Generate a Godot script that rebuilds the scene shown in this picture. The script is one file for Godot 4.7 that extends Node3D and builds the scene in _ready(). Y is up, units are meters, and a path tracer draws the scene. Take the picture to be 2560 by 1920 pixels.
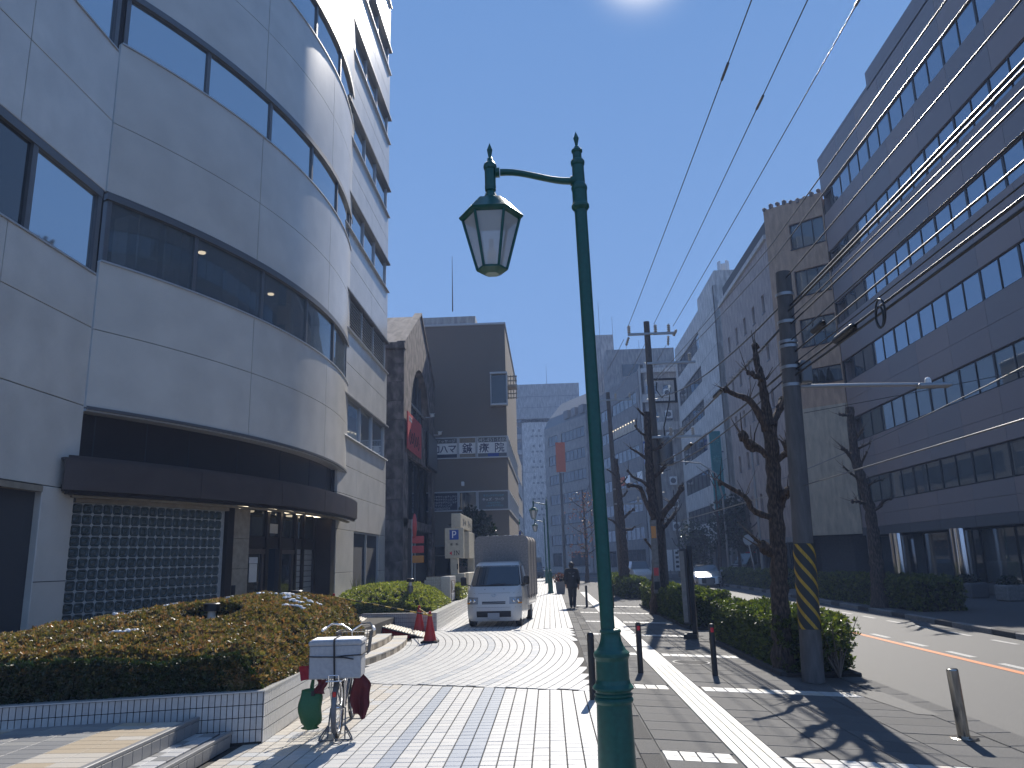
extends Node3D
# A street corner in a Japanese town, winter sun ahead. World axes: -z runs along the street, y up, metres.

var M := {}
var taken := {}
var rng := RandomNumberGenerator.new()

class MB:
	var v := PackedVector3Array()
	var n := PackedVector3Array()
	var c := PackedColorArray()
	var uv := PackedVector2Array()
	var col := Color(1, 1, 1)
	var tinted := false
	var mapped := false
	func pt(p: Vector3, nn: Vector3) -> void:
		v.append(p)
		n.append(nn)
		if tinted:
			c.append(col)
		if mapped and uv.size() < v.size():
			uv.append(Vector2.ZERO)
	func tri(a: Vector3, b: Vector3, d: Vector3) -> void:
		var nn := (d - a).cross(b - a).normalized()
		pt(a, nn)
		pt(b, nn)
		pt(d, nn)
	func quad(a: Vector3, b: Vector3, d: Vector3, e: Vector3, out := Vector3.ZERO) -> void:
		var nn := (d - a).cross(b - a)
		if nn.length_squared() < 1e-14:
			nn = (e - a).cross(d - a)
		if out != Vector3.ZERO and nn.dot(out) < 0.0:
			tri(a, d, b)
			tri(a, e, d)
		else:
			tri(a, b, d)
			tri(a, d, e)
	func quads(a: Vector3, b: Vector3, d: Vector3, e: Vector3, na: Vector3, nb: Vector3, nd: Vector3, ne: Vector3) -> void:
		var nn := (d - a).cross(b - a)
		if nn.length_squared() < 1e-14:
			nn = (e - a).cross(d - a)
		if nn.dot(na + nb + nd + ne) < 0.0:
			pt(a, na); pt(d, nd); pt(b, nb); pt(a, na); pt(e, ne); pt(d, nd)
		else:
			pt(a, na); pt(b, nb); pt(d, nd); pt(a, na); pt(d, nd); pt(e, ne)
	func box(m: Vector3, s: Vector3, b := Basis()) -> void:
		hexa([m + b * (Vector3(-s.x, -s.y, -s.z) * 0.5), m + b * (Vector3(s.x, -s.y, -s.z) * 0.5), m + b * (Vector3(s.x, -s.y, s.z) * 0.5), m + b * (Vector3(-s.x, -s.y, s.z) * 0.5),
			m + b * (Vector3(-s.x, s.y, -s.z) * 0.5), m + b * (Vector3(s.x, s.y, -s.z) * 0.5), m + b * (Vector3(s.x, s.y, s.z) * 0.5), m + b * (Vector3(-s.x, s.y, s.z) * 0.5)])
	func span(lo: Vector3, hi: Vector3) -> void:
		box((lo + hi) * 0.5, (hi - lo).abs())
	func hexa(p: Array) -> void:
		var m := Vector3.ZERO
		for q in p:
			m += q * 0.125
		for f in [[0, 1, 2, 3], [4, 5, 6, 7], [0, 1, 5, 4], [1, 2, 6, 5], [2, 3, 7, 6], [3, 0, 4, 7]]:
			var k: Vector3 = (p[f[0]] + p[f[1]] + p[f[2]] + p[f[3]]) * 0.25
			quad(p[f[0]], p[f[1]], p[f[2]], p[f[3]], k - m)
	func bev(m: Vector3, s: Vector3, r: float, b := Basis()) -> void:
		# box with chamfered edges
		var h := s * 0.5
		r = minf(r, minf(h.x, minf(h.y, h.z)) * 0.9)
		var p := func(sx: int, sy: int, sz: int, ax: int) -> Vector3:
			var q := Vector3(sx * (h.x - (0.0 if ax == 0 else r)), sy * (h.y - (0.0 if ax == 1 else r)), sz * (h.z - (0.0 if ax == 2 else r)))
			return m + b * q
		for g in [-1, 1]:
			quad(p.call(g, -1, -1, 0), p.call(g, 1, -1, 0), p.call(g, 1, 1, 0), p.call(g, -1, 1, 0), b * Vector3(g, 0, 0))
			quad(p.call(-1, g, -1, 1), p.call(1, g, -1, 1), p.call(1, g, 1, 1), p.call(-1, g, 1, 1), b * Vector3(0, g, 0))
			quad(p.call(-1, -1, g, 2), p.call(1, -1, g, 2), p.call(1, 1, g, 2), p.call(-1, 1, g, 2), b * Vector3(0, 0, g))
			for k in [-1, 1]:
				quad(p.call(g, k, -1, 0), p.call(g, k, 1, 0), p.call(g, k, 1, 1), p.call(g, k, -1, 1), b * Vector3(g, k, 0))
				quad(p.call(g, -1, k, 0), p.call(g, 1, k, 0), p.call(g, 1, k, 2), p.call(g, -1, k, 2), b * Vector3(g, 0, k))
				quad(p.call(-1, g, k, 1), p.call(1, g, k, 1), p.call(1, g, k, 2), p.call(-1, g, k, 2), b * Vector3(0, g, k))
				for j in [-1, 1]:
					var a: Vector3 = p.call(g, k, j, 0)
					var d: Vector3 = p.call(g, k, j, 1)
					var e: Vector3 = p.call(g, k, j, 2)
					if (e - a).cross(d - a).dot(b * Vector3(g, k, j)) < 0:
						tri(a, e, d)
					else:
						tri(a, d, e)
	func tube(path: Array, radii: Array, seg := 8, caps := true, wob := 0.0) -> void:
		var rows := []
		var nrm := []
		var side := Vector3.ZERO
		for i in path.size():
			var d: Vector3 = (path[mini(i + 1, path.size() - 1)] - path[maxi(i - 1, 0)]).normalized()
			if side == Vector3.ZERO:
				side = d.cross(Vector3.UP if absf(d.y) < 0.9 else Vector3.RIGHT).normalized()
			side = (side - d * side.dot(d)).normalized()
			var up := d.cross(side)
			var row := []
			var nr := []
			for k in seg:
				var a := TAU * k / seg
				var o := side * cos(a) + up * sin(a)
				var w := 1.0 + (wob * sin(a * 3.0 + i * 1.7) * 0.6 + wob * sin(a * 2.0 - i * 2.9) * 0.6 if wob > 0.0 else 0.0)
				row.append(path[i] + o * radii[mini(i, radii.size() - 1)] * w)
				nr.append(o)
			rows.append(row)
			nrm.append(nr)
		for i in path.size() - 1:
			for k in seg:
				var j := (k + 1) % seg
				quads(rows[i][k], rows[i][j], rows[i + 1][j], rows[i + 1][k], nrm[i][k], nrm[i][j], nrm[i + 1][j], nrm[i + 1][k])
		if caps:
			for e in [0, path.size() - 1]:
				var out: Vector3 = (path[0] - path[1]) if e == 0 else (path[-1] - path[-2])
				for k in range(1, seg - 1):
					quad(rows[e][0], rows[e][k], rows[e][k + 1], rows[e][k + 1], out)
	func lathe(prof: Array, seg: int, at := Transform3D(), smooth := false) -> void:
		# prof: [radius, height] pairs bottom to top
		for i in prof.size() - 1:
			var r0: float = prof[i][0]
			var y0: float = prof[i][1]
			var r1: float = prof[i + 1][0]
			var y1: float = prof[i + 1][1]
			var fn := Vector2(y1 - y0, r0 - r1).normalized()
			var f0 := fn
			var f1 := fn
			if smooth:
				if i > 0:
					f0 = (fn + Vector2(y0 - prof[i - 1][1], prof[i - 1][0] - r0).normalized()).normalized()
				if i < prof.size() - 2:
					f1 = (fn + Vector2(prof[i + 2][1] - y1, r1 - prof[i + 2][0]).normalized()).normalized()
			for k in seg:
				var a := TAU * k / seg
				var e := TAU * (k + 1) / seg
				var da := Vector3(cos(a), 0, sin(a))
				var de := Vector3(cos(e), 0, sin(e))
				var b := at.basis
				quads(at * (da * r0 + Vector3.UP * y0), at * (de * r0 + Vector3.UP * y0), at * (de * r1 + Vector3.UP * y1), at * (da * r1 + Vector3.UP * y1),
					b * (da * f0.x + Vector3.UP * f0.y), b * (de * f0.x + Vector3.UP * f0.y), b * (de * f1.x + Vector3.UP * f1.y), b * (da * f1.x + Vector3.UP * f1.y))
	func prism(poly: PackedVector2Array, depth: float, at := Transform3D()) -> void:
		# polygon in x,y pushed from z = 0 to z = -depth
		var idx := Geometry2D.triangulate_polygon(poly)
		for f in [0.0, -depth]:
			var out := at.basis * Vector3(0, 0, 1 if f == 0.0 else -1)
			for i in range(0, idx.size(), 3):
				var a := at * Vector3(poly[idx[i]].x, poly[idx[i]].y, f)
				var b := at * Vector3(poly[idx[i + 1]].x, poly[idx[i + 1]].y, f)
				var d := at * Vector3(poly[idx[i + 2]].x, poly[idx[i + 2]].y, f)
				quad(a, b, d, d, out)
		var area := 0.0
		for i in poly.size():
			area += poly[i].cross(poly[(i + 1) % poly.size()])
		for i in poly.size():
			var p := poly[i]
			var q := poly[(i + 1) % poly.size()]
			var e := (q - p) * signf(area)
			quad(at * Vector3(p.x, p.y, 0), at * Vector3(q.x, q.y, 0), at * Vector3(q.x, q.y, -depth), at * Vector3(p.x, p.y, -depth), at.basis * Vector3(e.y, -e.x, 0))
	func ball(m: Vector3, r: Vector3, seg := 10, bump := 0.0, sd := 0.0) -> void:
		var rows := seg / 2 + 1
		var g := []
		for i in rows + 1:
			var t := PI * i / rows
			var row := []
			for k in seg:
				var a := TAU * k / seg
				var d := Vector3(sin(t) * cos(a), cos(t), sin(t) * sin(a))
				var w := 1.0 + bump * (sin(a * 3.0 + t * 5.0 + sd) * 0.5 + sin(a * 5.0 - t * 7.0 + sd * 2.3) * 0.5)
				row.append(d * r * w)
			g.append(row)
		for i in rows:
			for k in seg:
				var j := (k + 1) % seg
				quads(m + g[i][k], m + g[i][j], m + g[i + 1][j], m + g[i + 1][k], (g[i][k] / r).normalized(), (g[i][j] / r).normalized(), (g[i + 1][j] / r).normalized(), (g[i + 1][k] / r).normalized())
	func grid(f: Callable, nu: int, nv: int, toward := Vector3.ZERO) -> void:
		# smooth sheet f(u, v) with u, v in 0..1
		var p := []
		for j in nv + 1:
			var row := []
			for i in nu + 1:
				row.append(f.call(float(i) / nu, float(j) / nv))
			p.append(row)
		var q := []
		for j in nv + 1:
			var row := []
			for i in nu + 1:
				var du: Vector3 = p[j][mini(i + 1, nu)] - p[j][maxi(i - 1, 0)]
				var dv: Vector3 = p[mini(j + 1, nv)][i] - p[maxi(j - 1, 0)][i]
				var nn := du.cross(dv).normalized()
				if toward != Vector3.ZERO and nn.dot(toward) < 0.0:
					nn = -nn
				row.append(nn)
			q.append(row)
		for j in nv:
			for i in nu:
				quads(p[j][i], p[j][i + 1], p[j + 1][i + 1], p[j + 1][i], q[j][i], q[j][i + 1], q[j + 1][i + 1], q[j + 1][i])
	func mesh() -> ArrayMesh:
		var a := []
		a.resize(Mesh.ARRAY_MAX)
		a[Mesh.ARRAY_VERTEX] = v
		a[Mesh.ARRAY_NORMAL] = n
		if tinted:
			a[Mesh.ARRAY_COLOR] = c
		if mapped:
			a[Mesh.ARRAY_TEX_UV] = uv
		var m := ArrayMesh.new()
		m.add_surface_from_arrays(Mesh.PRIMITIVE_TRIANGLES, a)
		return m

func tinted() -> MB:
	var b := MB.new()
	b.tinted = true
	return b

func numbered(called: String) -> String:
	taken[called] = taken.get(called, -1) + 1
	return called if taken[called] == 0 else "%s_%03d" % [called, taken[called]]

func tag(o: Node3D, label := "", category := "", group := "", kind := "") -> Node3D:
	if label: o.set_meta("label", label)
	if category: o.set_meta("category", category)
	if group: o.set_meta("group", group)
	if kind: o.set_meta("kind", kind)
	return o

func thing(called: String, label: String, category: String, at := Vector3.ZERO, turn := 0.0, group := "") -> Node3D:
	var o := Node3D.new()
	o.name = numbered(called)
	add_child(o)
	o.position = at
	o.rotation.y = turn
	return tag(o, label, category, group)

func ground_piece(called: String) -> Node3D:
	var o := Node3D.new()
	o.name = numbered(called)
	add_child(o)
	return tag(o, "", "", "", "structure")

# one named mesh under parent; b is an MB or a Mesh
func part(called: String, b, m: Material, parent: Node3D = null, at := Transform3D()) -> MeshInstance3D:
	var o := MeshInstance3D.new()
	o.mesh = b.mesh() if b is MB else b
	o.material_override = m
	o.cast_shadow = GeometryInstance3D.SHADOW_CASTING_SETTING_ON
	o.transform = at
	if parent == null:
		o.name = numbered(called)
		add_child(o)
	else:
		o.name = called
		parent.add_child(o, true)
	return o

func stuff(o: Node3D) -> Node3D:
	o.set_meta("kind", "stuff")
	return o

func sub_box(called: String, m: Vector3, s: Vector3, mt: Material, parent: Node3D, r := 0.0, b := Basis()) -> MeshInstance3D:
	var k := MB.new()
	if r > 0.0:
		k.bev(m, s, r, b)
	else:
		k.box(m, s, b)
	return part(called, k, mt, parent)

func many(called: String, mesh: Mesh, mt: Material, xf: Array, parent: Node3D, cols: Array = []) -> MultiMeshInstance3D:
	var mm := MultiMesh.new()
	mm.transform_format = MultiMesh.TRANSFORM_3D
	mm.use_colors = cols.size() > 0
	mm.mesh = mesh
	mm.instance_count = xf.size()
	for i in xf.size():
		mm.set_instance_transform(i, xf[i])
		if cols.size():
			mm.set_instance_color(i, cols[i])
	var o := MultiMeshInstance3D.new()
	o.multimesh = mm
	o.material_override = mt
	o.name = called
	parent.add_child(o, true)
	stuff(o)
	return o

func dup(o: Node3D, label: String, at: Vector3, turn := 0.0) -> Node3D:
	var d: Node3D = o.duplicate()
	d.name = numbered(String(o.name).trim_suffix("_000"))
	add_child(d)
	d.position = at
	d.rotation.y = turn
	d.set_meta("label", label)
	return d

func xf(p: Vector3, yaw := 0.0, s := 1.0) -> Transform3D:
	return Transform3D(Basis(Vector3.UP, yaw).scaled(Vector3.ONE * s), p)

func noise_tex(fq: float, lo: float, hi: float, sd: int, fine := 0.0, stretch := Vector2.ONE, size := 512, contrast := 1.0) -> ImageTexture:
	var a := FastNoiseLite.new()
	a.seed = sd
	a.frequency = fq
	a.fractal_octaves = 5
	var im := Image.create(size, size, false, Image.FORMAT_RGB8)
	var src := a.get_seamless_image(int(size / stretch.x), int(size / stretch.y), false, false, 0.2)
	src.resize(size, size, Image.INTERPOLATE_CUBIC)
	var r := RandomNumberGenerator.new()
	r.seed = sd
	var d := src.get_data()
	var step := src.get_format()
	var per := 1 if step == Image.FORMAT_L8 else 4
	var bytes := PackedByteArray()
	bytes.resize(size * size * 3)
	for i in size * size:
		var t := clampf((d[i * per] / 255.0 - 0.5) * contrast + 0.5, 0.0, 1.0)
		var g := clampf(lerpf(lo, hi, t) + (r.randf() - 0.5) * fine, 0.0, 1.0)
		var q := int(g * 255.0)
		bytes[i * 3] = q
		bytes[i * 3 + 1] = q
		bytes[i * 3 + 2] = q
	return ImageTexture.create_from_image(Image.create_from_data(size, size, false, Image.FORMAT_RGB8, bytes))

# colour is the real, linear base colour
func mat(called: String, r: float, g: float, b: float, rough := 0.8, metal := 0.0, tex: Texture2D = null, scale := 1.0, bump: Texture2D = null, depth := 0.0, world := true) -> StandardMaterial3D:
	var m := StandardMaterial3D.new()
	m.resource_name = called
	m.albedo_color = Color(r, g, b).linear_to_srgb()
	m.roughness = rough
	m.metallic = metal
	if tex or bump:
		m.uv1_triplanar = true
		m.uv1_world_triplanar = world
		m.uv1_scale = Vector3.ONE * scale
	if tex:
		m.albedo_texture = tex
	if bump:
		m.heightmap_enabled = true
		m.heightmap_texture = bump
		m.heightmap_scale = depth
	M[called] = m
	return m

func pane(called: String, r: float, g: float, b: float, alpha: float, metal := 0.0, rough := 0.02) -> StandardMaterial3D:
	var m := mat(called, r, g, b, rough, metal)
	m.albedo_color.a = alpha
	m.transparency = BaseMaterial3D.TRANSPARENCY_ALPHA
	m.metallic_specular = 0.6
	return m

func make_materials() -> void:
	var mottle := noise_tex(0.02, 0.80, 1.0, 1, 0.03)
	var speck := noise_tex(0.08, 0.82, 1.0, 2, 0.16)
	var grit := noise_tex(0.05, 0.5, 1.0, 3, 0.62)
	var streak := noise_tex(0.03, 0.72, 1.0, 4, 0.06, Vector2(1.0, 6.0))
	var bark := noise_tex(0.035, 0.35, 1.0, 5, 0.12, Vector2(1.0, 4.0), 512, 1.6)
	var fine := noise_tex(0.15, 0.0, 1.0, 6, 0.6)
	var soft := noise_tex(0.012, 0.90, 1.0, 7, 0.02)
	var vein := noise_tex(0.01, 0.62, 1.0, 8, 0.08, Vector2(1.0, 2.0), 512, 1.8)
	# cladding and walls
	mat("white_panel", 0.71, 0.675, 0.61, 0.25, 0.0, soft, 0.12)
	M.white_panel.metallic_specular = 0.6
	mat("joint_dark", 0.05, 0.05, 0.055, 0.9)
	mat("frame_grey", 0.16, 0.16, 0.165, 0.45, 0.5)
	mat("frame_light", 0.50, 0.51, 0.52, 0.45, 0.4)
	mat("frame_dark", 0.028, 0.028, 0.032, 0.4, 0.4)
	mat("bronze", 0.045, 0.035, 0.033, 0.36, 0.5, soft, 0.3)
	mat("bronze_light", 0.16, 0.13, 0.12, 0.32, 0.6, soft, 0.3)
	mat("stone_beige", 0.38, 0.32, 0.24, 0.7, 0.0, mottle, 0.5)
	mat("glass_block", 0.06, 0.08, 0.08, 0.16, 0.0)
	mat("mortar", 0.50, 0.51, 0.50, 0.85, 0.0, mottle, 1.0)
	mat("coated_glass", 0.42, 0.48, 0.52, 0.03, 0.85)
	mat("blue_glass", 0.26, 0.33, 0.40, 0.03, 0.8)
	mat("dark_glass", 0.022, 0.027, 0.032, 0.04, 0.0)
	M.dark_glass.metallic_specular = 0.75
	pane("clear_glass", 0.5, 0.55, 0.55, 0.12)
	pane("tint_glass", 0.16, 0.20, 0.22, 0.35, 0.25)
	mat("interior", 0.10, 0.10, 0.10, 0.9, 0.0, mottle, 0.7)
	mat("interior_light", 0.42, 0.41, 0.38, 0.9, 0.0, mottle, 0.7)
	mat("brown_stone", 0.30, 0.25, 0.225, 0.75, 0.0, vein, 0.45, fine, 0.1)
	mat("brown_stone_b", 0.265, 0.22, 0.20, 0.75, 0.0, vein, 0.38, fine, 0.1)
	mat("tan_wall", 0.24, 0.20, 0.165, 0.85, 0.0, speck, 0.7)
	mat("granite_a", 0.30, 0.25, 0.245, 0.5, 0.0, speck, 1.3)
	mat("granite_b", 0.33, 0.265, 0.25, 0.5, 0.0, speck, 1.1)
	mat("granite_c", 0.28, 0.245, 0.245, 0.5, 0.0, speck, 1.5)
	mat("granite_grey", 0.13, 0.13, 0.135, 0.6, 0.0, speck, 1.3)
	mat("peach_wall", 0.62, 0.42, 0.28, 0.8, 0.0, streak, 0.3)
	mat("pink_wall", 0.52, 0.42, 0.37, 0.8, 0.0, streak, 0.3)
	mat("tile_cream", 0.64, 0.54, 0.40, 0.6, 0.0, streak, 0.3)
	mat("white_wall", 0.74, 0.71, 0.67, 0.8, 0.0, streak, 0.25)
	mat("grey_wall", 0.36, 0.345, 0.33, 0.8, 0.0, streak, 0.25)
	mat("grey_wall_b", 0.27, 0.265, 0.265, 0.8, 0.0, streak, 0.25)
	mat("grey_wall_c", 0.50, 0.48, 0.46, 0.8, 0.0, streak, 0.22)
	mat("roof_slate", 0.17, 0.175, 0.18, 0.6, 0.0, mottle, 0.5)
	mat("concrete", 0.26, 0.25, 0.24, 0.9, 0.0, mottle, 0.8, fine, 0.1)
	mat("concrete_pole", 0.15, 0.14, 0.135, 0.9, 0.0, streak, 0.9, fine, 0.1)
	# ground
	mat("soil", 0.06, 0.045, 0.032, 1.0, 0.0, grit, 2.0, fine, 1.0)
	mat("ground", 0.10, 0.10, 0.095, 0.95, 0.0, grit, 1.0)
	mat("asphalt", 0.145, 0.147, 0.147, 0.75, 0.0, grit, 1.7, fine, 0.25)
	mat("paver", 0.178, 0.177, 0.175, 0.85, 0.0, grit, 2.4, fine, 0.3)
	mat("paver_b", 0.153, 0.152, 0.15, 0.85, 0.0, grit, 2.1, fine, 0.3)
	mat("paver_c", 0.198, 0.196, 0.192, 0.85, 0.0, grit, 2.7, fine, 0.3)
	mat("kerb_block", 0.105, 0.102, 0.10, 0.9, 0.0, grit, 2.0, fine, 0.3)
	mat("joint", 0.075, 0.068, 0.06, 0.95, 0.0, grit, 2.0)
	for k in [["tile_white", 0.60, 0.60, 0.585], ["tile_white_b", 0.555, 0.555, 0.55], ["tile_white_c", 0.63, 0.62, 0.595], ["tile_blue", 0.36, 0.40, 0.46], ["tile_sand", 0.52, 0.43, 0.31], ["tile_grey", 0.27, 0.27, 0.27], ["tile_warm", 0.60, 0.555, 0.48], ["tile_mid", 0.34, 0.335, 0.32]]:
		mat(k[0], k[1], k[2], k[3], 0.42, 0.0, speck, 1.9)
	mat("tiles_tinted", 1, 1, 1, 0.42, 0.0, speck, 1.9)
	M.tiles_tinted.vertex_color_use_as_albedo = true
	mat("line_white", 0.62, 0.62, 0.60, 0.7, 0.0, grit, 1.5)
	mat("line_orange", 0.66, 0.20, 0.045, 0.7, 0.0, speck, 1.5)
	mat("snow", 0.85, 0.87, 0.90, 0.7)
	mat("wall_tile", 0.50, 0.50, 0.49, 0.3, 0.0, soft, 2.0)
	mat("wall_tile_b", 0.46, 0.46, 0.455, 0.3, 0.0, soft, 2.0)
	# metalwork and paint
	mat("lamp_green", 0.012, 0.115, 0.085, 0.36, 0.0, mottle, 1.6)
	mat("black_paint", 0.012, 0.012, 0.014, 0.42)
	mat("reflector_red", 0.62, 0.02, 0.03, 0.25)
	mat("steel", 0.52, 0.49, 0.43, 0.22, 1.0, streak, 2.0)
	mat("chrome", 0.75, 0.75, 0.76, 0.12, 1.0)
	mat("galvanised", 0.34, 0.35, 0.36, 0.45, 0.8)
	mat("cable", 0.012, 0.012, 0.014, 0.42)
	mat("wire_grey", 0.12, 0.125, 0.13, 0.35, 0.4)
	mat("porcelain", 0.45, 0.43, 0.40, 0.25)
	mat("transformer", 0.15, 0.16, 0.17, 0.5, 0.2)
	mat("bark", 0.16, 0.115, 0.09, 0.95, 0.0, bark, 1.6, bark, 2.2)
	mat("bark_far", 0.14, 0.105, 0.09, 0.95, 0.0, bark, 1.2)
	mat("twig", 0.17, 0.135, 0.105, 0.8)
	mat("cut_wood", 0.50, 0.40, 0.26, 0.85)
	for k in [["leaf_near", 0.78, 0.66, 0.34], ["leaf_far", 0.70, 0.78, 0.30], ["leaf_dark", 0.25, 0.4, 0.2]]:
		mat(k[0], 1, 1, 1, 0.36)
		M[k[0]].vertex_color_use_as_albedo = true
		M[k[0]].backlight_enabled = true
		M[k[0]].backlight = Color(k[1], k[2], k[3]).linear_to_srgb()
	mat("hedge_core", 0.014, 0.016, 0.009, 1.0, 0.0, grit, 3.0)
	mat("grass_blade", 0.14, 0.17, 0.05, 0.7)
	# vehicles and small things
	mat("car_white", 0.58, 0.58, 0.57, 0.3, 0.0)
	mat("car_silver", 0.44, 0.46, 0.47, 0.28, 0.7)
	mat("car_dark", 0.03, 0.035, 0.045, 0.25, 0.2)
	for k in ["car_white", "car_silver", "car_dark"]:
		M[k].clearcoat_enabled = true
		M[k].clearcoat = 0.8
		M[k].clearcoat_roughness = 0.06
	mat("tarp_grey", 0.33, 0.30, 0.28, 0.75, 0.0, mottle, 1.4, fine, 0.05)
	mat("tyre", 0.018, 0.018, 0.018, 0.9)
	mat("trim_black", 0.015, 0.015, 0.017, 0.6)
	mat("plate_blank", 0.36, 0.37, 0.39, 0.6)
	mat("headlight", 0.36, 0.37, 0.38, 0.12, 0.3)
	mat("lens_amber", 0.62, 0.26, 0.05, 0.2)
	mat("lens_red", 0.45, 0.015, 0.015, 0.15)
	mat("cone_red", 0.50, 0.025, 0.02, 0.45, 0.0, mottle, 2.0)
	mat("rubber", 0.02, 0.02, 0.02, 0.85)
	mat("bar_yellow", 0.62, 0.40, 0.04, 0.5)
	mat("cream_paint", 0.50, 0.46, 0.37, 0.55, 0.0, soft, 0.8)
	mat("sign_blue", 0.012, 0.055, 0.30, 0.4)
	mat("sign_white", 0.82, 0.82, 0.81, 0.45)
	mat("print_navy", 0.02, 0.025, 0.10, 0.6)
	mat("print_black", 0.02, 0.02, 0.022, 0.6)
	mat("print_white", 0.62, 0.64, 0.66, 0.6)
	mat("print_cyan", 0.16, 0.42, 0.52, 0.6)
	mat("film_navy", 0.016, 0.024, 0.06, 0.35)
	mat("film_grey", 0.14, 0.15, 0.16, 0.4)
	mat("sign_red", 0.66, 0.09, 0.09, 0.55, 0.0, soft, 1.2)
	mat("sign_teal", 0.01, 0.24, 0.27, 0.5, 0.0, soft, 0.6)
	mat("teal_print", 0.06, 0.33, 0.36, 0.6)
	mat("banner_orange", 0.58, 0.11, 0.03, 0.7)
	mat("sign_green", 0.01, 0.18, 0.06, 0.5)
	mat("yellow_print", 0.58, 0.36, 0.03, 0.6, 0.0, streak, 3.0)
	mat("wrap_black", 0.028, 0.032, 0.034, 0.7)
	mat("box_grey", 0.36, 0.375, 0.40, 0.65, 0.0, soft, 3.0)
	mat("cord", 0.018, 0.018, 0.02, 0.8)
	mat("bag_green", 0.022, 0.135, 0.045, 0.5, 0.0, mottle, 6.0)
	mat("cloth_maroon", 0.115, 0.006, 0.012, 0.75, 0.0, mottle, 5.0)
	mat("cloth_red", 0.33, 0.012, 0.03, 0.75, 0.0, mottle, 5.0)
	mat("coat_navy", 0.010, 0.012, 0.019, 0.85, 0.0, mottle, 6.0)
	mat("trousers", 0.011, 0.012, 0.017, 0.85)
	mat("skin", 0.42, 0.25, 0.17, 0.6)
	mat("hair", 0.010, 0.009, 0.009, 0.6)
	mat("shoe", 0.05, 0.05, 0.055, 0.6)
	mat("coat_print", 0.20, 0.21, 0.24, 0.7)
	mat("clay_pot", 0.28, 0.27, 0.26, 0.8, 0.0, mottle, 4.0)
	mat("dry_flower", 0.24, 0.07, 0.05, 0.9)
	mat("paper", 0.66, 0.66, 0.63, 0.8)
	mat("curtain", 0.40, 0.39, 0.35, 0.9, 0.0, streak, 1.0)
	mat("lamp_lens", 0.62, 0.60, 0.56, 0.35)
	mat("lamp_on", 0.8, 0.76, 0.66, 0.5)
	M.lamp_on.emission_enabled = true
	M.lamp_on.emission = Color(1.0, 0.93, 0.80)
	M.lamp_on.emission_energy_multiplier = 2.2
	pane("lantern_glass", 0.62, 0.60, 0.58, 0.62, 0.0, 0.2)

func _ready() -> void:
	rng.seed = 11
	var cam := Camera3D.new()
	cam.name = "camera"
	cam.position = Vector3(0, 1.75, 0)
	cam.rotation = Vector3(deg_to_rad(12.89), deg_to_rad(2.4), deg_to_rad(-1.5))
	cam.fov = rad_to_deg(2.0 * atan(960.0 / 1940.0))
	cam.near = 0.1
	cam.far = 900.0
	add_child(cam)
	var env := Environment.new()
	env.background_mode = Environment.BG_SKY
	var sky := Sky.new()
	var sm := ProceduralSkyMaterial.new()
	sm.sky_top_color = Color(0.074, 0.170, 0.385).linear_to_srgb()
	sm.sky_horizon_color = Color(0.175, 0.305, 0.56).linear_to_srgb()
	sm.sky_curve = 0.55
	sm.sky_energy_multiplier = 1.0
	sm.ground_bottom_color = Color(0.10, 0.10, 0.10).linear_to_srgb()
	sm.ground_horizon_color = Color(0.30, 0.36, 0.45).linear_to_srgb()
	sm.sun_angle_max = 9.0
	sm.sun_curve = 0.16
	sky.sky_material = sm
	env.sky = sky
	env.ambient_light_source = Environment.AMBIENT_SOURCE_SKY
	env.tonemap_mode = Environment.TONE_MAPPER_LINEAR
	env.tonemap_exposure = 1.5
	env.sdfgi_enabled = true
	env.ssao_enabled = true
	env.ssil_enabled = true
	env.fog_enabled = true
	env.fog_density = 0.0016
	env.fog_light_color = Color(0.62, 0.72, 0.90)
	env.fog_aerial_perspective = 0.0
	var we := WorldEnvironment.new()
	we.name = "world"
	we.environment = env
	add_child(we)
	var sun := DirectionalLight3D.new()
	sun.name = "sun"
	sun.light_energy = 1.6
	sun.light_color = Color(1.0, 0.97, 0.925)
	sun.light_angular_distance = 0.5
	sun.shadow_enabled = true
	add_child(sun)
	var az := deg_to_rad(9.5)
	var el := deg_to_rad(41.0)
	sun.look_at_from_position(Vector3(sin(az) * cos(el), sin(el), -cos(az) * cos(el)) * 50.0, Vector3.ZERO)
	make_materials()
	make_ground()
	make_white_building()
	make_stone_building()
	make_tan_building()
	make_right_building()
	make_far_buildings()
	make_left_garden()
	make_lamps()
	make_poles_and_cables()
	make_trees()
	make_hedges()
	make_truck()
	make_cars()
	make_person()
	make_bicycle()
	make_street_furniture()
	make_signs()

func edge(pts: Array, z: float) -> float:
	# x of a polyline given as [x, z] with z falling
	for i in pts.size() - 1:
		if z <= pts[i][1] and z >= pts[i + 1][1]:
			return lerpf(pts[i][0], pts[i + 1][0], (z - pts[i][1]) / (pts[i + 1][1] - pts[i][1]))
	return pts[-1][0] if z < pts[-1][1] else pts[0][0]

const ROAD_L := [[4.78, 25.0], [4.78, -45.0], [4.3, -60.0], [3.0, -75.0], [0.6, -90.0], [-3.2, -105.0], [-9.0, -120.0], [-20.0, -142.0]]
const ROAD_R := [[9.8, 25.0], [9.9, -17.0], [10.6, -32.0], [11.2, -45.0], [11.2, -60.0], [10.2, -75.0], [7.6, -92.0], [3.6, -108.0], [-3.0, -124.0], [-13.0, -144.0]]
const LINE := [[7.25, 25.0], [7.3, -18.0], [7.5, -33.0], [7.6, -45.0], [7.5, -60.0], [6.4, -75.0], [4.2, -91.0], [0.6, -106.5], [-5.0, -122.0], [-15.5, -143.0]]
const RY := -0.15

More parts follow.
